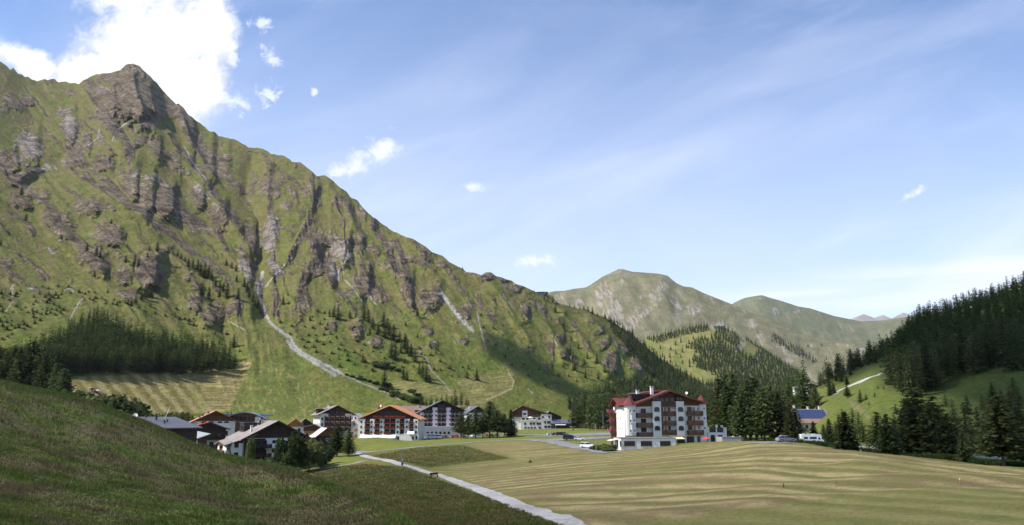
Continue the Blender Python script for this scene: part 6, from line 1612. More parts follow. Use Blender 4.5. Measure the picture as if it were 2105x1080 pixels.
# ============ 8. houses up the valley on the right
def valley_houses():
    r = house('house_building', 'white house with a roof full of blue solar panels', 1634.0, 332, 2, (899,), 16, 11)
    ro = eaves(r, 14.6, 12, 6.2, 6.2, 11.0, .5, WHITE, WHITE, R_BRN, (.8, .9, 1.0), .25)
    s = 4.8 / 6.0
    for i in range(9):
        x = 2.6 + i * 1.34; MB().slab([(x, 1.1, 6.2 + 1.1 * s + .40), (x + 1.26, 1.1, 6.2 + 1.1 * s + .40), (x + 1.26, 5.5, 6.2 + 5.5 * s + .40), (x, 5.5, 6.2 + 5.5 * s + .40)], .07).build('solar_panel', SOLAR, ro)
    for x, h in ((2.6, 1.6), (8.4, 1.0), (13.2, 1.2)): chimney(ro, x, 6.2, 11.0, .7, h)
    for x in (1.4, 4.4, 7.6, 10.8): window(r, x, 3.4, 1.1, 1.4, -.003); window(r, x, .6, 1.1, 1.4, -.003)
    r = house('guesthouse_building', 'big white guesthouse glimpsed between the trunks of the conifer grove', 1530.0, 358, 4, (902,), 24, 12)
    ro = eaves(r, 22, 12, 9.5, 9.5, 14.0, .5, WHITE, WHITE, R_BRN, (1, 1, 1.2), .3)
    for i in range(7):
        for z in (.8, 3.7, 6.6): window(r, 1.5 + i * 2.9, z, 1.2, 1.4, -.003)
    r = house('house_building', 'white house with timber balconies on the rise up the valley', 1638.0, 468, -10, (807,), 10, 9); r.scale = (.62,) * 3
    ro = gable(r, 8.6, 9, 5.2, 5.2, 6.4, .6, WHITE, WOOD, R_PALE, (.6, .6, .8), .25)
    MB().box(3.8, 8.6, -.4, -.003, 1.0, 6.0).build('projecting_bay', WHITE, r); balcony(r, .3, 3.6, 2.6, 1.0, .9, 0, WOOD)
    for x in (.8, 2.2): window(r, x, 2.8, 1.0, 1.5, -.003)
    for x in (4.6, 6.6): window(r, x, 3.2, 1.1, 1.2, -.403)
    r = house('chalet', 'broad chalet with a pale shallow roof on the rise up the valley', 1668.0, 446, -4, (806,), 12, 9); r.scale = (.8,) * 3
    ro = gable(r, 8.4, 9, 5.6, 3.6, 6.0, .18, BEIGE, RWOOD, R_PALE, (.9, .9, 1.2), .35, fascia=R_PALE)
    balcony(r, .6, 4.4, 2.8, 1.0, .9, 0, RWOOD); chimney(ro, 2.4, 3, 6.0, .6, .7)
    for x in (1.0, 2.6, 5.4): window(r, x, 3.0, 1.1, 1.4, -.003)
    r = house('house_building', 'small house with a dark roof left of the tall larches up the valley', 1609.0, 455, 6, (829,), 7, 7)
    ro = gable(r, 4.2, 6, 2.4, 2.4, 3.6, .5, CREAM, DWOOD, R_DBRN, (.6, .6, .7), .2); window(r, 1.4, .6, 1.0, 1.1, -.003)
    # cable-car top station on the crest
    p = mt.at(1108, 604)
    r = empty('station_building', (p.x, p.y, p.z), 0, 'dark cable-car top station standing on the crest of the spur', 'building'); r.scale = (.75, .75, .6)
    MB().box(-7, -3, 0, 6, -3, 4.5).box(14, 19, 0, 6, -3, 5).build('wall', DWOOD, r)
    MB().box(-2, 13, 0, 8, -3, 4.2).build('hall', STONE, r); MB().box(-3, 14, -1.5, 9, 4.203, 5.0).build('roof', R_DGR, r)
    MB().box(-1.5, 12.5, -.1, -.003, 1.2, 3.2).build('window_band', PANEL, r)
    for x, y, h in ((1440, 670, 9), (1462, 671, 7)):
        q = knoll.at(x, y); r = empty('lift_pylon', q, .3, 'grey lift pylon on top of the low wooded hill' if x == 1440 else 'lift pylon beside the lift building on the low wooded hill', 'pylon')
        MB().box(-.5, .5, -.5, .5, -1, 15).build('mast', METAL, r); MB().box(-7, 7, -.4, .4, 14.2, 15.0).build('crossarm', METAL, r)
    q = knoll.at(1478, 676); r = empty('station_building', q, .2, 'long grey lift building on top of the low wooded hill', 'building')
    MB().box(-16, 16, 0, 9, -4, 7).build('wall', STONE, r); MB().slab([(-18, -2, 7.2), (18, -2, 7.2), (18, 11, 9), (-18, 11, 9)], .5).build('roof', R_LGR, r)
valley_houses()
# ------------------------------------------------------------------ roads and paths: ribbons laid on the ground sheet
def asphalt(name, c, sc=1.5):
    t = NT(name); p = t.pos(); n = t.noise(p, sc, 5, .7); n2 = t.noise(p, .12, 3)
    v = t.ramp(t.math('ADD', t.math('MULTIPLY', n, .6), t.math('MULTIPLY', n2, .4)), .35, .65, .72, 1.25)
    g = t.n('ShaderNodeVectorMath', operation='SCALE'); g.inputs[0].default_value = c; t.l(v, g.inputs['Scale'])
    t.l(g.outputs[0], t.b.inputs['Base Color']); t.b.inputs['Roughness'].default_value = .95; t.bump(n, .4, .05); return t.m
GRAVEL = asphalt('pale_gravel', (0.30, 0.285, 0.28)); TAR = asphalt('tarmac', (0.19, 0.185, 0.185)); PALE = asphalt('pale_track', (0.36, 0.34, 0.30))
def smooth_line(P, n=14):
    P = [Vector(p) for p in P]; out = []
    for i in range(len(P) - 1):
        a, b, c, d = P[max(i-1, 0)], P[i], P[i+1], P[min(i+2, len(P)-1)]
        for k in range(n):
            t = k / n; out.append(0.5 * ((2*b) + (c-a)*t + (2*a-5*b+4*c-d)*t*t + (3*b-a-3*c+d)*t**3))
    return out + [P[-1]]
def ribbon(name, px, width, mat, label, y0=45, lift=.05, across=6, rag=.22, world=False):
    W0 = [Vector(p[:2]) for p in px] if world else [hit(a, b, y0).xy for a, b in px]
    L = smooth_line([(p[0], p[1], 0) for p in W0]); co = []
    for i, p in enumerate(L):
        d = (L[min(i+1, len(L)-1)] - L[max(i-1, 0)]); d.z = 0; d.normalize(); nrm = Vector((d.y, -d.x, 0))
        w = width(i / (len(L) - 1)) if callable(width) else width
        s0, s1 = (1 + rag * float(gn(i * .37, 3.1, 7))), (1 + rag * float(gn(i * .41, 8.7, 8)))
        for j in range(across + 1):
            f = j / across * 2 - 1; q = p + nrm * (w / 2 * f * (s0 if f < 0 else s1))
            co.append((q.x, q.y, float(gz(q.x, q.y)) + lift + .03 * (1 - f * f)))
    me = np_mesh(name, np.array(co), grid_quads(len(L), across + 1), mats=[mat])
    return tag(link(bpy.data.objects.new(name, me)), label, None, None, 'structure')
ribbon('path', [(1215,1098),(1165,1078),(1105,1052),(1050,1031),(1000,1012),(950,995),(900,977),(860,965),(820,954),(780,945),(748,937),(726,930),(716,926)], 2.6, GRAVEL, 'grey gravel footpath')
ribbon('path', [(752,948),(730,953),(700,958),(665,964),(635,969)], 2.0, GRAVEL, 'narrow side path', lift=.08)
ribbon('road', [(716,929),(740,930),(775,928),(820,923),(870,918),(920,914),(980,909),(1040,905.5),(1085,903.5)], 4.5, TAR, 'grey lane past the hotels', lift=.07)
ribbon('road', [(1060,904.8),(1100,905),(1130,908),(1160,913.5),(1195,920),(1235,927),(1262,931)], 7, TAR, 'tarmac drive to the annex', lift=.10)
ribbon('car_park', [(1105,906),(1140,905),(1180,903.5),(1215,901.5),(1262,899)], 22, TAR, 'grey tarmac forecourt', lift=.13, across=12)
ribbon('car_park', [(1150,894.5),(1190,894),(1230,893),(1275,892)], 46, TAR, 'upper car park', lift=.15, across=14)
ribbon('road', [(842,903.5),(880,901),(930,899),(985,897.5),(1040,895.5),(1100,894.5),(1160,895)], 11, TAR, 'village street beside the parked cars', lift=.11)
ribbon('road', [(1560,909.5),(1610,910.5),(1660,912),(1712,915),(1765,919.5),(1830,927),(1900,934.5),(1980,941),(2060,945),(2150,948)], 9, TAR, 'grey main road at the foot of the wooded hill', y0=190, lift=.09)
ribbon('path', [(1716,812),(1722,806),(1735,799),(1752,792),(1775,783),(1800,773.5),(1815,768)], 2.8, PALE, 'pale track climbing the hill', y0=300, lift=.15)

# ------------------------------------------------------------------ vehicles
PAINT = {}
def paint(name, c, rough=.3):
    if name not in PAINT:
        t = NT(name + '_paint'); t.base(c); t.b.inputs['Roughness'].default_value = rough; t.b.inputs['Specular IOR Level'].default_value = .5; t.b.inputs['Coat Weight'].default_value = .4; PAINT[name] = t.m
    return PAINT[name]
RUB = simple('tyre_rubber', (.02, .02, .02), .9); LAMP_W = glassy('headlamp_glass', (.75, .75, .72), .1); LAMP_R = glassy('tail_lamp', (.4, .01, .01), .2)
def car_parts(L, W, H, belt, bonnet, suv):
    """side profile extruded with a narrower top: hull, glass house, roof"""
    h = L / 2; hull = MB(); zb = .32
    prof = [(-h+.05, zb), (h-.05, zb), (h, .55), (h-.06, bonnet-.08), (h-.95, bonnet+.06), (h-1.25, belt), (-h+.12, belt+.02), (-h, .62)]
    n = len(prof); k0 = 0
    for w in (-W/2, -W/2+.1, W/2-.1, W/2): pass
    ring = []
    for y, s in ((-W/2, .93), (-W/2+.12, 1), (W/2-.12, 1), (W/2, .93)):
        k = len(hull.v); hull.v += [(x * (1 if s == 1 else .985), y, zb + (z - zb) * s) for x, z in prof]; ring.append(k)
    hull.f.append([ring[0] + i for i in range(n)]); hull.f.append([ring[3] + n - 1 - i for i in range(n)])
    for a, b in zip(ring[:-1], ring[1:]):
        for i in range(n): j = (i + 1) % n; hull.f.append([a + j, a + i, b + i, b + j])
    x0, x1 = (-h+.16, h-1.3); y = W/2-.1
    rx0, rx1, ry = ((-h+.45 if suv else -h+.95), h-2.05, W/2-.27)
    def frust(m, z0, z1, f0, f1):
        P = lambda f: [(x0+(rx0-x0)*f, y+(ry-y)*f), (x1+(rx1-x1)*f, y+(ry-y)*f)]
        a, b = P(f0), P(f1); k = len(m.v)
        m.v += [(a[0][0], -a[0][1], z0), (a[1][0], -a[1][1], z0), (a[1][0], a[1][1], z0), (a[0][0], a[0][1], z0), (b[0][0], -b[0][1], z1), (b[1][0], -b[1][1], z1), (b[1][0], b[1][1], z1), (b[0][0], b[0][1], z1)]
        m.f += [[k+i for i in q] for q in ((0,3,2,1),(4,5,6,7),(0,1,5,4),(1,2,6,5),(2,3,7,6),(3,0,4,7))]; return m
    glass = frust(MB(), belt + .012, H - .10, 0, .86); roof = frust(MB(), H - .098, H, .84, 1.0)
    for q in (.5,):
        xm = (x0 + x1) / 2
        roof.box(xm - .05, xm + .05, -y + .02, -ry - .0, belt, H - .08).box(xm - .05, xm + .05, ry, y - .02, belt, H - .08)
    return hull.mesh('car_body'), glass.mesh('car_glass', PANE), roof.mesh('car_roof')
def wheel_mesh(r=.33, w=.22):
    m = MB(); n = 14
    for y0, y1, rr, in ((-w/2, w/2, r),):
        k = len(m.v)
        for y in (y0, y1): m.v += [(rr * math.cos(6.2832*i/n), y, rr * math.sin(6.2832*i/n)) for i in range(n)]
        m.f += [[k+i, k+(i+1)%n, k+n+(i+1)%n, k+n+i] for i in range(n)] + [[k+n-1-i for i in range(n)], [k+n+i for i in range(n)]]
    t = m.mesh('tyre', RUB); q = MB(); k = 0
    for y in (-w/2-.012, w/2+.012): q.v += [(r*.62 * math.cos(6.2832*i/n), y, r*.62 * math.sin(6.2832*i/n)) for i in range(n)]
    q.f += [[i, (i+1)%n, n+(i+1)%n, n+i] for i in range(n)] + [[n-1-i for i in range(n)], [n+i for i in range(n)]]
    return t, q.mesh('rim', METAL)
CARK = {'car': (4.3, 1.76, 1.46, .92, .78, False), 'suv': (4.6, 1.86, 1.70, 1.02, .98, True)}
CARM = {k: car_parts(*v) for k, v in CARK.items()}; TYRE, RIM = wheel_mesh()
LMP = MB().box(-.03, .03, -.16, .16, -.07, .07)
LMPW, LMPR = LMP.mesh('headlight', LAMP_W), LMP.mesh('tail_light', LAMP_R)
def add(name, me, parent, loc=(0, 0, 0), mat=None):
    o = link(bpy.data.objects.new(name, me), parent); o.location = loc
    if mat is not None:
        if len(me.materials) == 0: me.materials.append(mat)
        o.material_slots[0].link = 'OBJECT'; o.material_slots[0].material = mat
    return o
def car(kind, px, py, heading, colour, label, group=None, scale=1.0, y0=120):
    p = hit(px, py, y0); p.z += .1
    r = empty('parked_car', p, math.radians(heading), label, 'car', group); r.scale = (scale,) * 3
    b, g, t = CARM[kind]; L, W, H, belt, bon, _ = CARK[kind]
    body = add('body', b, r, mat=colour); add('window', g, r); add('roof', t, r, mat=colour)
    for x in (-L*.31, L*.32):
        for y in (-W/2+.1, W/2-.1): w = add('wheel', TYRE, r, (x, y, .33)); add('rim', RIM, w)
    for y in (-W/2+.3, W/2-.3): add('headlight', LMPW, r, (L/2-.03, y, bon-.2)); add('tail_light', LMPR, r, (-L/2+.03, y, .8))
    return r
Wt, Bk, Rd, Bl, Mr, Gy = paint('white', (.78,.78,.77)), paint('black', (.015,.016,.018)), paint('red', (.50,.025,.03)), paint('blue', (.03,.05,.10)), paint('maroon', (.14,.02,.025)), paint('grey', (.25,.26,.27))
for kind, x, y, hd, c, lab in [
  ('suv',1208,921.5,-28,Wt,'white car on the tarmac drive beside the tall lamp post, nearest of the parked cars'),
  ('car',1191,905.5,-8,Wt,'low white car on the forecourt right of the black van'),
  ('car',1133,895.5,15,Wt,'white car at the left end of the group of four across the car park'),
  ('car',1142,896,20,Mr,'maroon car second in the group of four across the car park'),
  ('suv',1151,896.2,20,Bk,'black car third in the group of four across the car park'),
  ('suv',1159.5,895.6,15,Gy,'grey car at the right end of the group of four across the car park'),
  ('car',1042,894,5,Wt,'small white car parked under the dark spruce by the brown-roofed hotel'),
  ('car',1022,897.4,80,Bl,'dark blue car right of the low black car under the conifers'),
  ('car',1011,898.2,75,Bk,'low black car between the red car and the dark blue car under the conifers'),
  ('car',1000,898.2,70,Rd,'small red car parked under the conifer clump'),
  ('car',983,897,72,Bl,'blue car in shade behind the white car under the conifers'),
  ('car',973,899,65,Wt,'small white car left of the red one under the conifers'),
  ('car',953,900.4,70,Bk,'black car right of the big red car on the village street'),
  ('suv',938,900.6,75,Rd,'big red car on the village street left of the conifer clump'),
  ('car',928,901.2,75,Gy,'grey car squeezed beside the big red car'),
  ('suv',915,901.8,70,Bl,'dark blue car between the white vans and the grey car'),
  ('suv',666,921,12,Wt,'white car parked behind the bushes beside the log chalet'),
  ('car',670,915,12,Gy,'silver car behind the white one beside the log chalet'),
  ('car',1616,910,8,Gy,'grey car on the main road behind the hedge, left of the camper')]:
    car(kind, x, y, hd, c, lab)
def van(px, py, hd, colour, label, L=5.6, W=2.0, H=2.3, y0=120, cat='van', camper=False):
    p = hit(px, py, y0); p.z += .1; r = empty('camper_van' if camper else 'van', p, math.radians(hd), label, cat)
    h = L / 2
    prof = [(-h, .35), (h, .35), (h, .95), (h - .25, 1.12), (h - .95, 1.5 if not camper else 1.55), (h - 1.5, H - .12), (h - 1.9, H), (-h + .12, H), (-h, H - .15)]
    if camper: prof = [(-h, .45), (h, .45), (h, 1.1), (h - .3, 1.25), (h - .75, 1.65), (h - .55, 2.15), (h - .75, H - .15), (h - 1.3, H), (-h + .15, H), (-h, H - .2)]
    MB().prism(prof, -W/2, W/2).build('body', colour, r)
    g = MB()
    for y0_, y1_ in ((-W/2 - .012, -W/2 - .002), (W/2 + .002, W/2 + .012)):
        if camper: g.box(-h+.8, -h+2.0, y0_, y1_, 1.5, 2.1); g.box(-h+2.6, h-2.2, y0_, y1_, 1.5, 2.1); g.prism([(h-1.7, 1.35), (h-.85, 1.35), (h-1.25, 1.95), (h-1.7, 1.95)], y0_, y1_)
        else: g.box(-h+.3, h-2.4, y0_, y1_, 1.3, 1.95); g.prism([(h-2.3, 1.3), (h-1.15, 1.3), (h-1.65, 1.95), (h-2.3, 1.95)], y0_, y1_)
    g.build('window', PANE, r)
    if camper: MB().slab([(h-.72, -W*.42, 1.70), (h-.33, -W*.42, 1.29), (h-.33, W*.42, 1.29), (h-.72, W*.42, 1.70)], -.02).build('windscreen', PANE, r); MB().box(-h+1, -h+1.6, -.3, .3, H, H+.14).box(.2, 1.4, -.4, .4, H, H+.1).build('roof_hatch', WHITE, r)
    else: MB().slab([(h-1.47, -W*.42, H-.16), (h-.98, -W*.42, 1.54), (h-.98, W*.42, 1.54), (h-1.47, W*.42, H-.16)], -.02).build('windscreen', PANE, r)
    for x in (-h*.58, h*.66):
        for y in (-W/2+.08, W/2-.08): w = add('wheel', TYRE, r, (x, y, .33)); add('rim', RIM, w)
    for y in (-W/2+.25, W/2-.25): add('headlight', LMPW, r, (h-.02, y, .82)); add('tail_light', LMPR, r, (-h+.0, y, 1.0))
    return r
van(1668, 913.5, 4, Wt, 'white motorhome with dark side windows on the main road by the grove', 7.0, 2.25, 2.9, 190, 'camper van', True)
van(1171.5, 905.5, -14, Bk, 'black van on the forecourt beside the low white car', 5.4, 1.95, 2.1)
van(888, 902.6, 12, Wt, 'white camper van by the right corner of the orange-roofed hotel', 6.2, 2.1, 2.7, 120, 'camper van', True)
van(902, 902.4, 10, Wt, 'white delivery van parked behind the camper van by the orange-roofed hotel', 5.2, 1.95, 2.3)
# tractor with a trailer on the striped field
p = mt.at(190, 806); r = empty('tractor', p, -.25, 'red tractor with a cab on the striped yellow field', 'tractor')
MB().box(.2, 2.2, -.45, .45, .9, 1.6).build('bonnet', Rd, r); c = MB().box(-1.1, .2, -.75, .75, 1.0, 1.7).build('body', Rd, r); MB().box(-1.1, .15, -.72, .72, 1.703, 2.6).build('cab_glass', PANE, r); MB().box(-1.25, .3, -.85, .85, 2.603, 2.75).build('cab_roof', Wt, r)
for x, rr in ((-.6, .85), (1.6, .55)):
    for y in (-.9, .9): w = add('wheel', TYRE, r, (x, y, rr)); w.scale = (rr/.33, 1.8, rr/.33); add('rim', RIM, w)
p = mt.at(199, 808); r = empty('trailer', p, -.25, 'pale loading trailer with a red frame behind the tractor', 'trailer')
MB().box(-2.2, 2.2, -1.1, 1.1, .9, 2.1).build('bed', Wt, r); MB().box(-2.3, 2.3, -1.15, -1.103, .8, 1.3).box(-2.3, 3.4, -.1, .1, .7, .88).build('frame', Rd, r)
for y in (-1.0, 1.0): w = add('wheel', TYRE, r, (-.4, y, .5)); w.scale = (1.5, 1.3, 1.5); add('rim', RIM, w)

# ------------------------------------------------------------------ lamp posts, masts, small things
def lamp(px, pyb, pyt, Y, label, arm=0.9, head=True, r_=.07, name='street_lamp', grp=None):
    u, _ = ray(px, pyb); X = float(u) * Y; g = float(gz(X, Y)); h = float(ray(px, pyt)[1]) * Y - g
    r = empty(name, (X, Y, g), 0, label, 'street lamp', grp)
    MB().cyl(0, 0, -.3, h, r_, r_ * .7, 8).build('post', METAL, r)
    if head:
        MB().tube((0, 0, h - .05), (-arm, 0, h + .12), .035).build('arm', METAL, r); MB().box(-arm - .5, -arm, -.12, .12, h + .06, h + .17).build('lamp_head', METAL, r)
    return r
lamp(1225.6, 928, 872, 229, 'tall grey street lamp right of the nearest white car', .5, True, .1)
lamp(1142.6, 914.5, 875, 292, 'grey street lamp at the bend of the tarmac drive', .5)
lamp(1086.5, 906.5, 872, 355, 'grey street lamp where the lane meets the forecourt', .6)
lamp(925, 914, 903, 330, 'short lamp beside the lane below the parked cars', .3, True, .06)
lamp(1240, 884, 846, 470, 'pale floodlight mast in front of the larch grove', .9, True, .12)
for x, y, h in ((214, 818, 25), (326, 846, 24)):
    p = mt.at(x, min(y, 850)); r = empty('street_lamp', p, 0, 'thin lamp post on the striped field above the bushes' if x == 214 else 'twin-armed lamp post at the bottom of the striped field', 'street lamp'); hh_ = h / F * p.y
    MB().cyl(0, 0, -.3, hh_, .09, .06, 8).build('post', METAL, r); MB().box(-1.4, 1.4 if x == 326 else 0, -.1, .1, hh_, hh_ + .12).build('arm', FRAME_W, r)
def put(px, py, y0=45): return hit(px, py, y0)
p = put(827, 960); r = empty('waste_bin', p, 0, 'dark green litter bin on a post beside the footpath', 'bin')
MB().cyl(0, 0, -.2, 2.0, .05).build('post', METAL, r); MB().cyl(0, -.2, .35, 1.15, .24, .28, 10).build('bin', simple('green_enamel', (.02, .10, .07), .4), r); MB().box(-.3, .3, -.05, 0, 1.5, 2.0).build('plate', METAL, r)
p = put(893, 982); r = empty('park_bench', p, .5, 'dark wooden bench on the left edge of the footpath', 'bench')
MB().box(-.9, .9, -.25, .25, .42, .48).build('seat', DWOOD, r); MB().box(-.9, .9, .24, .30, .55, .95).build('backrest', DWOOD, r)
for x in (-.7, .7): MB().box(x-.05, x+.05, -.22, .28, -.2, .417).box(x-.04, x+.04, .28, .34, .42, .95).build('leg', DMETAL, r)
ORG = simple('orange_post', (.45, .11, .04), .6)
p = put(1972, 1006); r = empty('marker_post', p, 0, 'orange-red marker post leaning in the mown field at the right', 'post'); o = MB().cyl(0, 0, -.2, .85, .035, .035, 8).build('stake', ORG, r); MB().cyl(0, 0, .853, .95, .04, .03, 8).build('cap', FRAME_W, r); r.rotation_euler = (0, .14, 0)
p = put(1611, 1003); r = empty('marker_post', p, 0, 'small black post in the middle of the mown field', 'post'); MB().cyl(0, 0, -.1, .38, .06, .05, 8).build('stake', DMETAL, r); MB().cyl(0, 0, .383, .44, .075, .06, 8).build('cap', DMETAL, r)
p = put(1720, 997); r = empty('marker_post', p, 0, 'thin brown stake in the mown field between the black and the orange posts', 'post'); MB().cyl(0, 0, -.1, .5, .025).build('stake', WOOD, r); MB().cyl(0, 0, .503, .55, .03).build('cap', WOOD, r)
p = put(1770, 933, 100); r = empty('marker_post', p, 0, 'small pale post at the field edge beside the pointed spruces', 'post'); MB().cyl(0, 0, -.1, .7, .06).build('stake', METAL, r); MB().cyl(0, 0, .703, .78, .08).build('cap', DMETAL, r)
p = put(1090, 951); r = empty('weed_clump', p, 0, 'lone tall green weed standing in the mown field', 'plant')
rg = np.random.default_rng(3); m = MB()
for i in range(70):
    a = rg.uniform(0, 6.28); q = Vector((math.cos(a), math.sin(a), 0)) * rg.uniform(0, .9) ; hh_ = rg.uniform(.2, 1.1 if q.length < .2 else .5); t_ = q + Vector((rg.normal(0, .15), rg.normal(0, .15), hh_)); s = Vector((-math.sin(a), math.cos(a), 0)) * .06
    m.poly([q - s, q + s, t_])
m.build('leaves', M_LEAF, r); MB().cyl(0, 0, -.1, 1.2, .03, .02, 6).build('stem', M_LEAF, r)
# A-frame pylon on the right-hand hill
u, _ = ray(1738, 776); Yp_ = 440; X = float(u) * Yp_; g = float(gz(X, Yp_)); hp = float(ray(1738, 757)[1]) * Yp_ - g
r = empty('power_pylon', (X, Yp_, g), .2, 'pale wooden A-frame pylon against the dark wood', 'pylon')
for s in (-1, 1): MB().tube((s * hp * .2, 0, -.5), (0, 0, hp), .16).build('leg', PALE, r)
MB().tube((-hp * .1, 0, hp * .5), (hp * .1, 0, hp * .5), .1).build('brace', PALE, r)
# parasols
def parasol(p, r_, h, mat, label):
    r = empty('parasol', p, 0, label, 'parasol'); MB().cyl(0, 0, -.2, h, .04).build('pole', METAL, r); m = MB(); n = 8
    for i in range(n):
        a, b = 6.2832 * i / n, 6.2832 * (i + 1) / n; m.poly([(0, 0, h + .25), (r_ * math.cos(a), r_ * math.sin(a), h - .3), (r_ * math.cos(b), r_ * math.sin(b), h - .3)]); m.poly([(r_ * math.cos(a), r_ * math.sin(a), h - .3), (r_ * math.cos(a), r_ * math.sin(a), h - .5), (r_ * math.cos(b), r_ * math.sin(b), h - .5), (r_ * math.cos(b), r_ * math.sin(b), h - .3)])
    m.build('canopy', mat, r); return r
parasol(at(1452, 912.0, 245), 1.3, 1.7, paint('poppy', (.62,.06,.05), .8), 'red parasol on the ground-floor terrace of the red-roofed hotel')
parasol(at(1057, 886, 540), 2.4, 2.6, AWNW, 'white parasol beside the foot of the brown-roofed hotel')
parasol(at(1090.5, 866.5, 551), 2.2, 2.9, AWNW, 'white parasol on the upper terrace of the brown-roofed hotel')
# planters on the hotel terrace and on the stone wall
for x, y, Y in ((1473, 877, 252), (1483.5, 878, 253), (1508, 900, 262), (1521, 899.5, 263)):
    p = at(x, y, Y); r = empty('planter', p, 0, 'white planter on the hotel roof terrace' if x < 1490 else 'white planter on the stone wall right of the hotel', 'planter', 'planters on the terrace' if x < 1490 else 'planters on the stone wall')
    MB().cyl(0, 0, -.4, .5, .3, .42, 12).build('pot', WHITE, r); MB().cyl(0, 0, .503, .56, .36, .3, 10).build('soil', M_BARK, r)
ws = hit(1496, 908.5, 180); we = hit(1530, 906.5, 180)
r = empty('stone_wall', (ws.x, ws.y + 6, ws.z), 0, 'low grey stone wall running right from the hotel terrace', 'wall'); MB().box(0, 5.6, 0, 7, -1.5, 1.1).build('wall', STONE, r); MB().box(-.1, 5.7, -.1, .35, 1.103, 1.2).build('coping', STONE, r)
# climbing frames by the car park
u, _ = ray(1255, 884); X = float(u) * 440; g = float(gz(X, 440)); r = empty('playground_frame', (X, 440, g), .1, 'yellow climbing frame at the edge of the upper car park', 'playground')
for i in range(5): MB().tube((i * 1.7, 0, -.2), (i * 1.7, 0, 2.6 + .7 * (i % 2)), .08).build('post', simple('yellow_paint', (.62, .50, .08), .5) if i == 0 else bpy.data.materials['yellow_paint'], r)
MB().tube((0, 0, 2.5), (6.8, 0, 2.5), .07).tube((1.7, 0, 1.2), (5.1, 0, 3.2), .07).build('crossbar', bpy.data.materials['yellow_paint'], r)
u, _ = ray(1212, 883); X = float(u) * 470; r = empty('wooden_fence', (X, 470, float(gz(X, 470))), .02, 'low wooden fence along the far side of the upper car park', 'fence')
for i in range(8): MB().box(i * 2 - .06, i * 2 + .06, -.06, .06, -.4, 1.1).build('post', WOOD, r)
for z in (.5, .95): MB().box(-.2, 14.2, -.10, -.063, z - .06, z + .06).build('rail', WOOD, r)

# ------------------------------------------------------------------ grasses too many to count
def grass_mat(name, a, b, c):
    t = NT(name); p = t.pos(); n = t.noise(p, .5, 3); n2 = t.noise(p, 5.0, 2); n3 = t.noise(p, .17, 5, .68)
    col = t.mix(t.ramp(t.math('ADD', t.math('MULTIPLY', n, .5), t.math('MULTIPLY', n2, .5)), .38, .62), a, b)
    col = t.mix(t.math('MULTIPLY', t.ramp(t.math('ADD', n3, t.math('MULTIPLY', n2, .2)), .55, .68), .85), col, c)
    d = t.n('ShaderNodeBsdfDiffuse'); t.l(col, d.inputs[0]); x = t.n('ShaderNodeBsdfTranslucent'); t.l(col, x.inputs[0]); m = t.n('ShaderNodeMixShader'); m.inputs[0].default_value = .3
    t.l(d.outputs[0], m.inputs[1]); t.l(x.outputs[0], m.inputs[2]); t.l(m.outputs[0], t.out.inputs[0]); return t.m
def blades(name, X, Y, h, w, mat, label):
    z = gz(X, Y); n = len(X); a = R.uniform(0, 6.28, n); l = R.normal(0, .35, (n, 2)) * h[:, None]
    s = np.stack([np.cos(a) * w, np.sin(a) * w], 1)
    b0 = np.stack([X - s[:, 0], Y - s[:, 1], z - .03], 1); b1 = np.stack([X + s[:, 0], Y + s[:, 1], z - .03], 1); tp = np.stack([X + l[:, 0], Y + l[:, 1], z + h], 1)
    co = np.stack([b0, b1, tp], 1).reshape(-1, 3)
    me = np_mesh(name, co, None, np.arange(len(co)).reshape(-1, 3), mats=[mat], smooth_=False)
    return tag(link(bpy.data.objects.new(name, me)), label, None, None, 'stuff')
crestY = lambda u: np.exp(np.interp(u, uk, np.log(KY[:, 3])))
n = 150000; u = R.uniform(-.70, -.12, n); cY = crestY(u); iy = R.uniform(1 / (cY * 1.02), 1 / np.maximum(17, cY * .2)); Y = 1 / iy; X = u * Y
pat = fbm(X / 2.2, Y / 2.2, 3, 140); hh_ = np.clip(.05 + .23 * smooth(-.1, .55, pat) + R.uniform(-.02, .07, n), .03, .5) * np.clip(Y / 45, .7, 1.4)
blades('grass', X, Y, hh_, .018 + .0005 * Y, grass_mat('pasture_grass', (.070, .108, .024), (.138, .146, .046), (.138, .112, .060)), 'short pasture grass on the near hillside')
n = 52000; u = R.uniform(-.72, -.08, n); cY = crestY(u); Y = cY * (1 + R.normal(.0, .045, n)); Y = np.where(Y > cY * 1.12, cY, Y); X = u * Y
pat = smooth(-.3, .3, fbm(X / 4, Y / 4, 2, 141)); blades('grass', X, Y, R.uniform(.08, .42, n) * (.35 + .65 * pat), .035 + .0004 * Y, grass_mat('tall_grass', (.070, .120, .026), (.13, .155, .045), (.13, .12, .05)), 'tall grass along the crest of the near hillside')
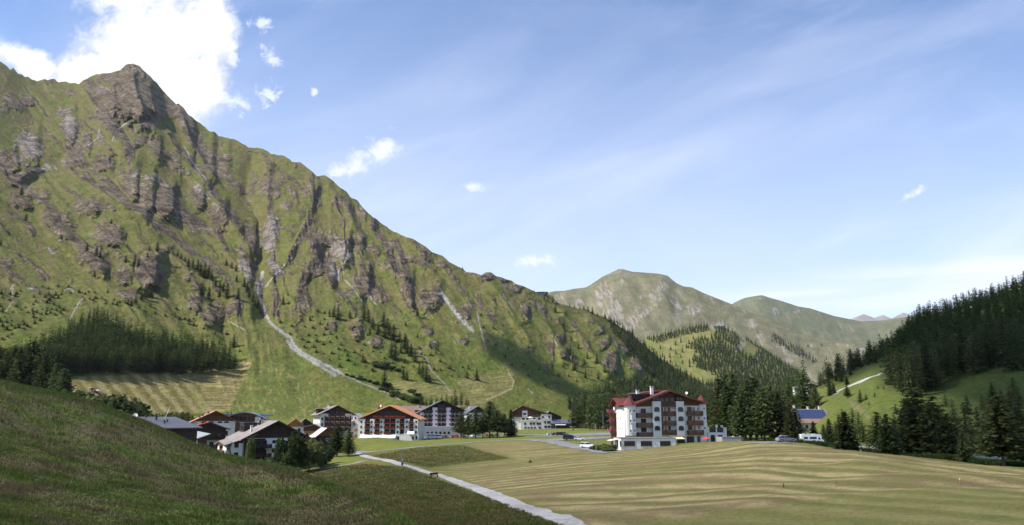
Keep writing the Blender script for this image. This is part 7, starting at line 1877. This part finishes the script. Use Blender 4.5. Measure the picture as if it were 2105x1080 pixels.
# meadow left of the path and between the paths
PX_, PY_ = R.uniform(600, 1180, 260000), R.uniform(916, 1085, 260000)
ok = (in_poly(PX_, PY_, [(630, 968), (748, 954), (832, 962), (900, 986), (1000, 1022), (1168, 1088), (870, 1085), (700, 1008)]) | in_poly(PX_, PY_, [(762, 938), (850, 922), (950, 915), (1000, 930), (1050, 943), (960, 952), (882, 962), (830, 950)]))
PX_, PY_ = PX_[ok][:75000], PY_[ok][:75000]
uu, ee = ray(PX_, PY_); Yr = np.geomspace(60, 330, 340); best = np.full(len(uu), np.nan)
for a, b in zip(Yr[:-1], Yr[1:]):
    m_ = np.isnan(best) & (gz(uu * b, np.full(len(uu), b)) >= ee * b); best[m_] = R.uniform(a, b, m_.sum())
g_ = ~np.isnan(best); X, Y = (uu * best)[g_], best[g_]
blades('grass', X, Y, R.uniform(.07, .32, len(X)) * (.5 + .5 * smooth(-.3, .3, fbm(X / 5, Y / 5, 2, 142))), .03 + .0005 * Y, grass_mat('meadow_grass', (.070, .095, .024), (.130, .128, .044), (.138, .108, .05)), 'uncut meadow grass beside the footpath')
# rank weeds and low scrub along the far edge of the mown field
n = 46000; px_ = R.uniform(1585, 2140, n); Yc_ = np.interp(px_, [1550, 1680, 1740, 1800, 1900, 2105, 2200], [205, 180, 169, 155, 143, 123, 118]); Y = Yc_ * (1 + R.uniform(.0, .075, n)); X = ray(px_, 920)[0] * Y
pat = smooth(-.35, .35, fbm(X / 3, Y / 3, 2, 143)); blades('undergrowth', X, Y, R.uniform(.3, 1.25, n) * (.45 + .55 * pat), .12 + .0004 * Y, grass_mat('rank_weeds', (.030, .058, .014), (.060, .085, .022), (.05, .06, .02)), 'dark green weeds along the far edge of the mown field')

# ------------------------------------------------------------------ fair-weather clouds overhead, whose shadows lie on the valley
def cloud_mat():
    t = NT('cloud_vapour'); t.t.nodes.remove(t.b)
    lw = t.n('ShaderNodeLayerWeight'); lw.inputs[0].default_value = .5
    p = t.pos(); nz = t.noise(p, .012, 4, .6)
    f = t.ramp(t.math('ADD', lw.outputs['Facing'], t.math('MULTIPLY', t.math('SUBTRACT', nz, .5), .5)), .25, .9, 1.0, 0.0)
    f = t.math('MULTIPLY', f, t.n('ShaderNodeAttribute', attribute_type='OBJECT', attribute_name='density').outputs['Fac'])
    tr = t.n('ShaderNodeBsdfTransparent'); d = t.n('ShaderNodeBsdfDiffuse'); d.inputs[0].default_value = (.9, .9, .92, 1); tl = t.n('ShaderNodeBsdfTranslucent'); tl.inputs[0].default_value = (.9, .9, .92, 1)
    a = t.n('ShaderNodeMixShader'); a.inputs[0].default_value = .4; t.l(d.outputs[0], a.inputs[1]); t.l(tl.outputs[0], a.inputs[2])
    m = t.n('ShaderNodeMixShader'); t.l(f, m.inputs[0]); t.l(tr.outputs[0], m.inputs[1]); t.l(a.outputs[0], m.inputs[2]); t.l(m.outputs[0], t.out.inputs[0])
    return t.m
M_CLOUD = cloud_mat()
def puff(n=24, m=14):
    th = np.linspace(0, math.pi, m); ph = np.linspace(0, 2 * math.pi, n, endpoint=False)
    co = np.array([[math.sin(a) * math.cos(b), math.sin(a) * math.sin(b), math.cos(a)] for a in th for b in ph])
    q = [(i * n + j, (i + 1) * n + j, (i + 1) * n + (j + 1) % n, i * n + (j + 1) % n) for i in range(m - 1) for j in range(n)]
    return co, np.array(q)
PCO, PQ = puff()
def cloud(blobs, height, density, label):
    """blobs: (x, y, radius x, radius y) of the shadow on the ground, at ground height z; the cloud floats up-sun of it"""
    V, Q = [], []
    for i, (x, y, rx, ry, z) in enumerate(blobs):
        t = (height - z) / SDIR.z; c = np.array([x + SDIR.x * t, y + SDIR.y * t, height])
        d = PCO * np.array([rx, ry, 0.42 * min(rx, ry)]); b = 1 + .18 * fbm(PCO[:, 0] * 2 + i * 5, PCO[:, 1] * 2 + PCO[:, 2], 3, 150 + i)[:, None]
        Q.append(PQ + len(PCO) * i); V.append(c + d * b)
    me = np_mesh('clouds', np.concatenate(V), np.concatenate(Q), mats=[M_CLOUD]); o = tag(link(bpy.data.objects.new('clouds', me)), label, None, None, 'stuff'); o['density'] = density; return o
cloud([(-70, 30, 95, 75, 0), (-45, 95, 70, 75, -8), (-25, 145, 45, 70, -12), (-90, 110, 60, 60, -5), (-10, 60, 40, 50, -8), (-45, 190, 34, 36, -14), (-115, 300, 30, 50, -8), (-150, 400, 45, 60, 5)], 820, .04, 'fair-weather cloud shading the near hillside')
cloud([(70, 30, 95, 52, -7), (20, 70, 60, 35, -8), (110, 60, 50, 40, -7)], 900, .05, 'thin cloud edge over the field')
cloud([(300, 360, 150, 190, 40), (240, 270, 85, 90, 10), (235, 430, 75, 90, 30), (160, 190, 72, 55, -8), (110, 160, 42, 48, -8), (185, 240, 45, 60, 0), (205, 310, 48, 60, 5), (210, 480, 50, 70, 20), (420, 260, 160, 170, 60)], 900, .44, 'fair-weather cloud shading the wooded hill')
q = [mt.at(x, y) for x, y in ((1070, 735), (1100, 765), (1135, 782), (1180, 792))]
cloud([(q[0].x, q[0].y, 30, 56, q[0].z), (q[1].x, q[1].y, 34, 46, q[1].z), (q[2].x, q[2].y, 32, 30, q[2].z)], 1000, .62, 'small cloud shading a patch of the green slope')

# ------------------------------------------------------------------ air
if HAZE:
    m = bpy.data.materials.new('mountain_air'); m.use_nodes = True; T = m.node_tree; T.nodes.clear()
    o = T.nodes.new('ShaderNodeOutputMaterial'); v = T.nodes.new('ShaderNodeVolumePrincipled'); v.inputs['Color'].default_value = (.80, .88, 1.0, 1); v.inputs['Density'].default_value = HAZE; v.inputs['Anisotropy'].default_value = 0.2
    T.links.new(v.outputs[0], o.inputs['Volume'])
    hz = MB().box(-14000, 14000, -7000, 29000, -90, 1560).mesh('haze', m)
    tag(link(bpy.data.objects.new('haze', hz)), 'thin mountain haze', None, None, 'stuff')
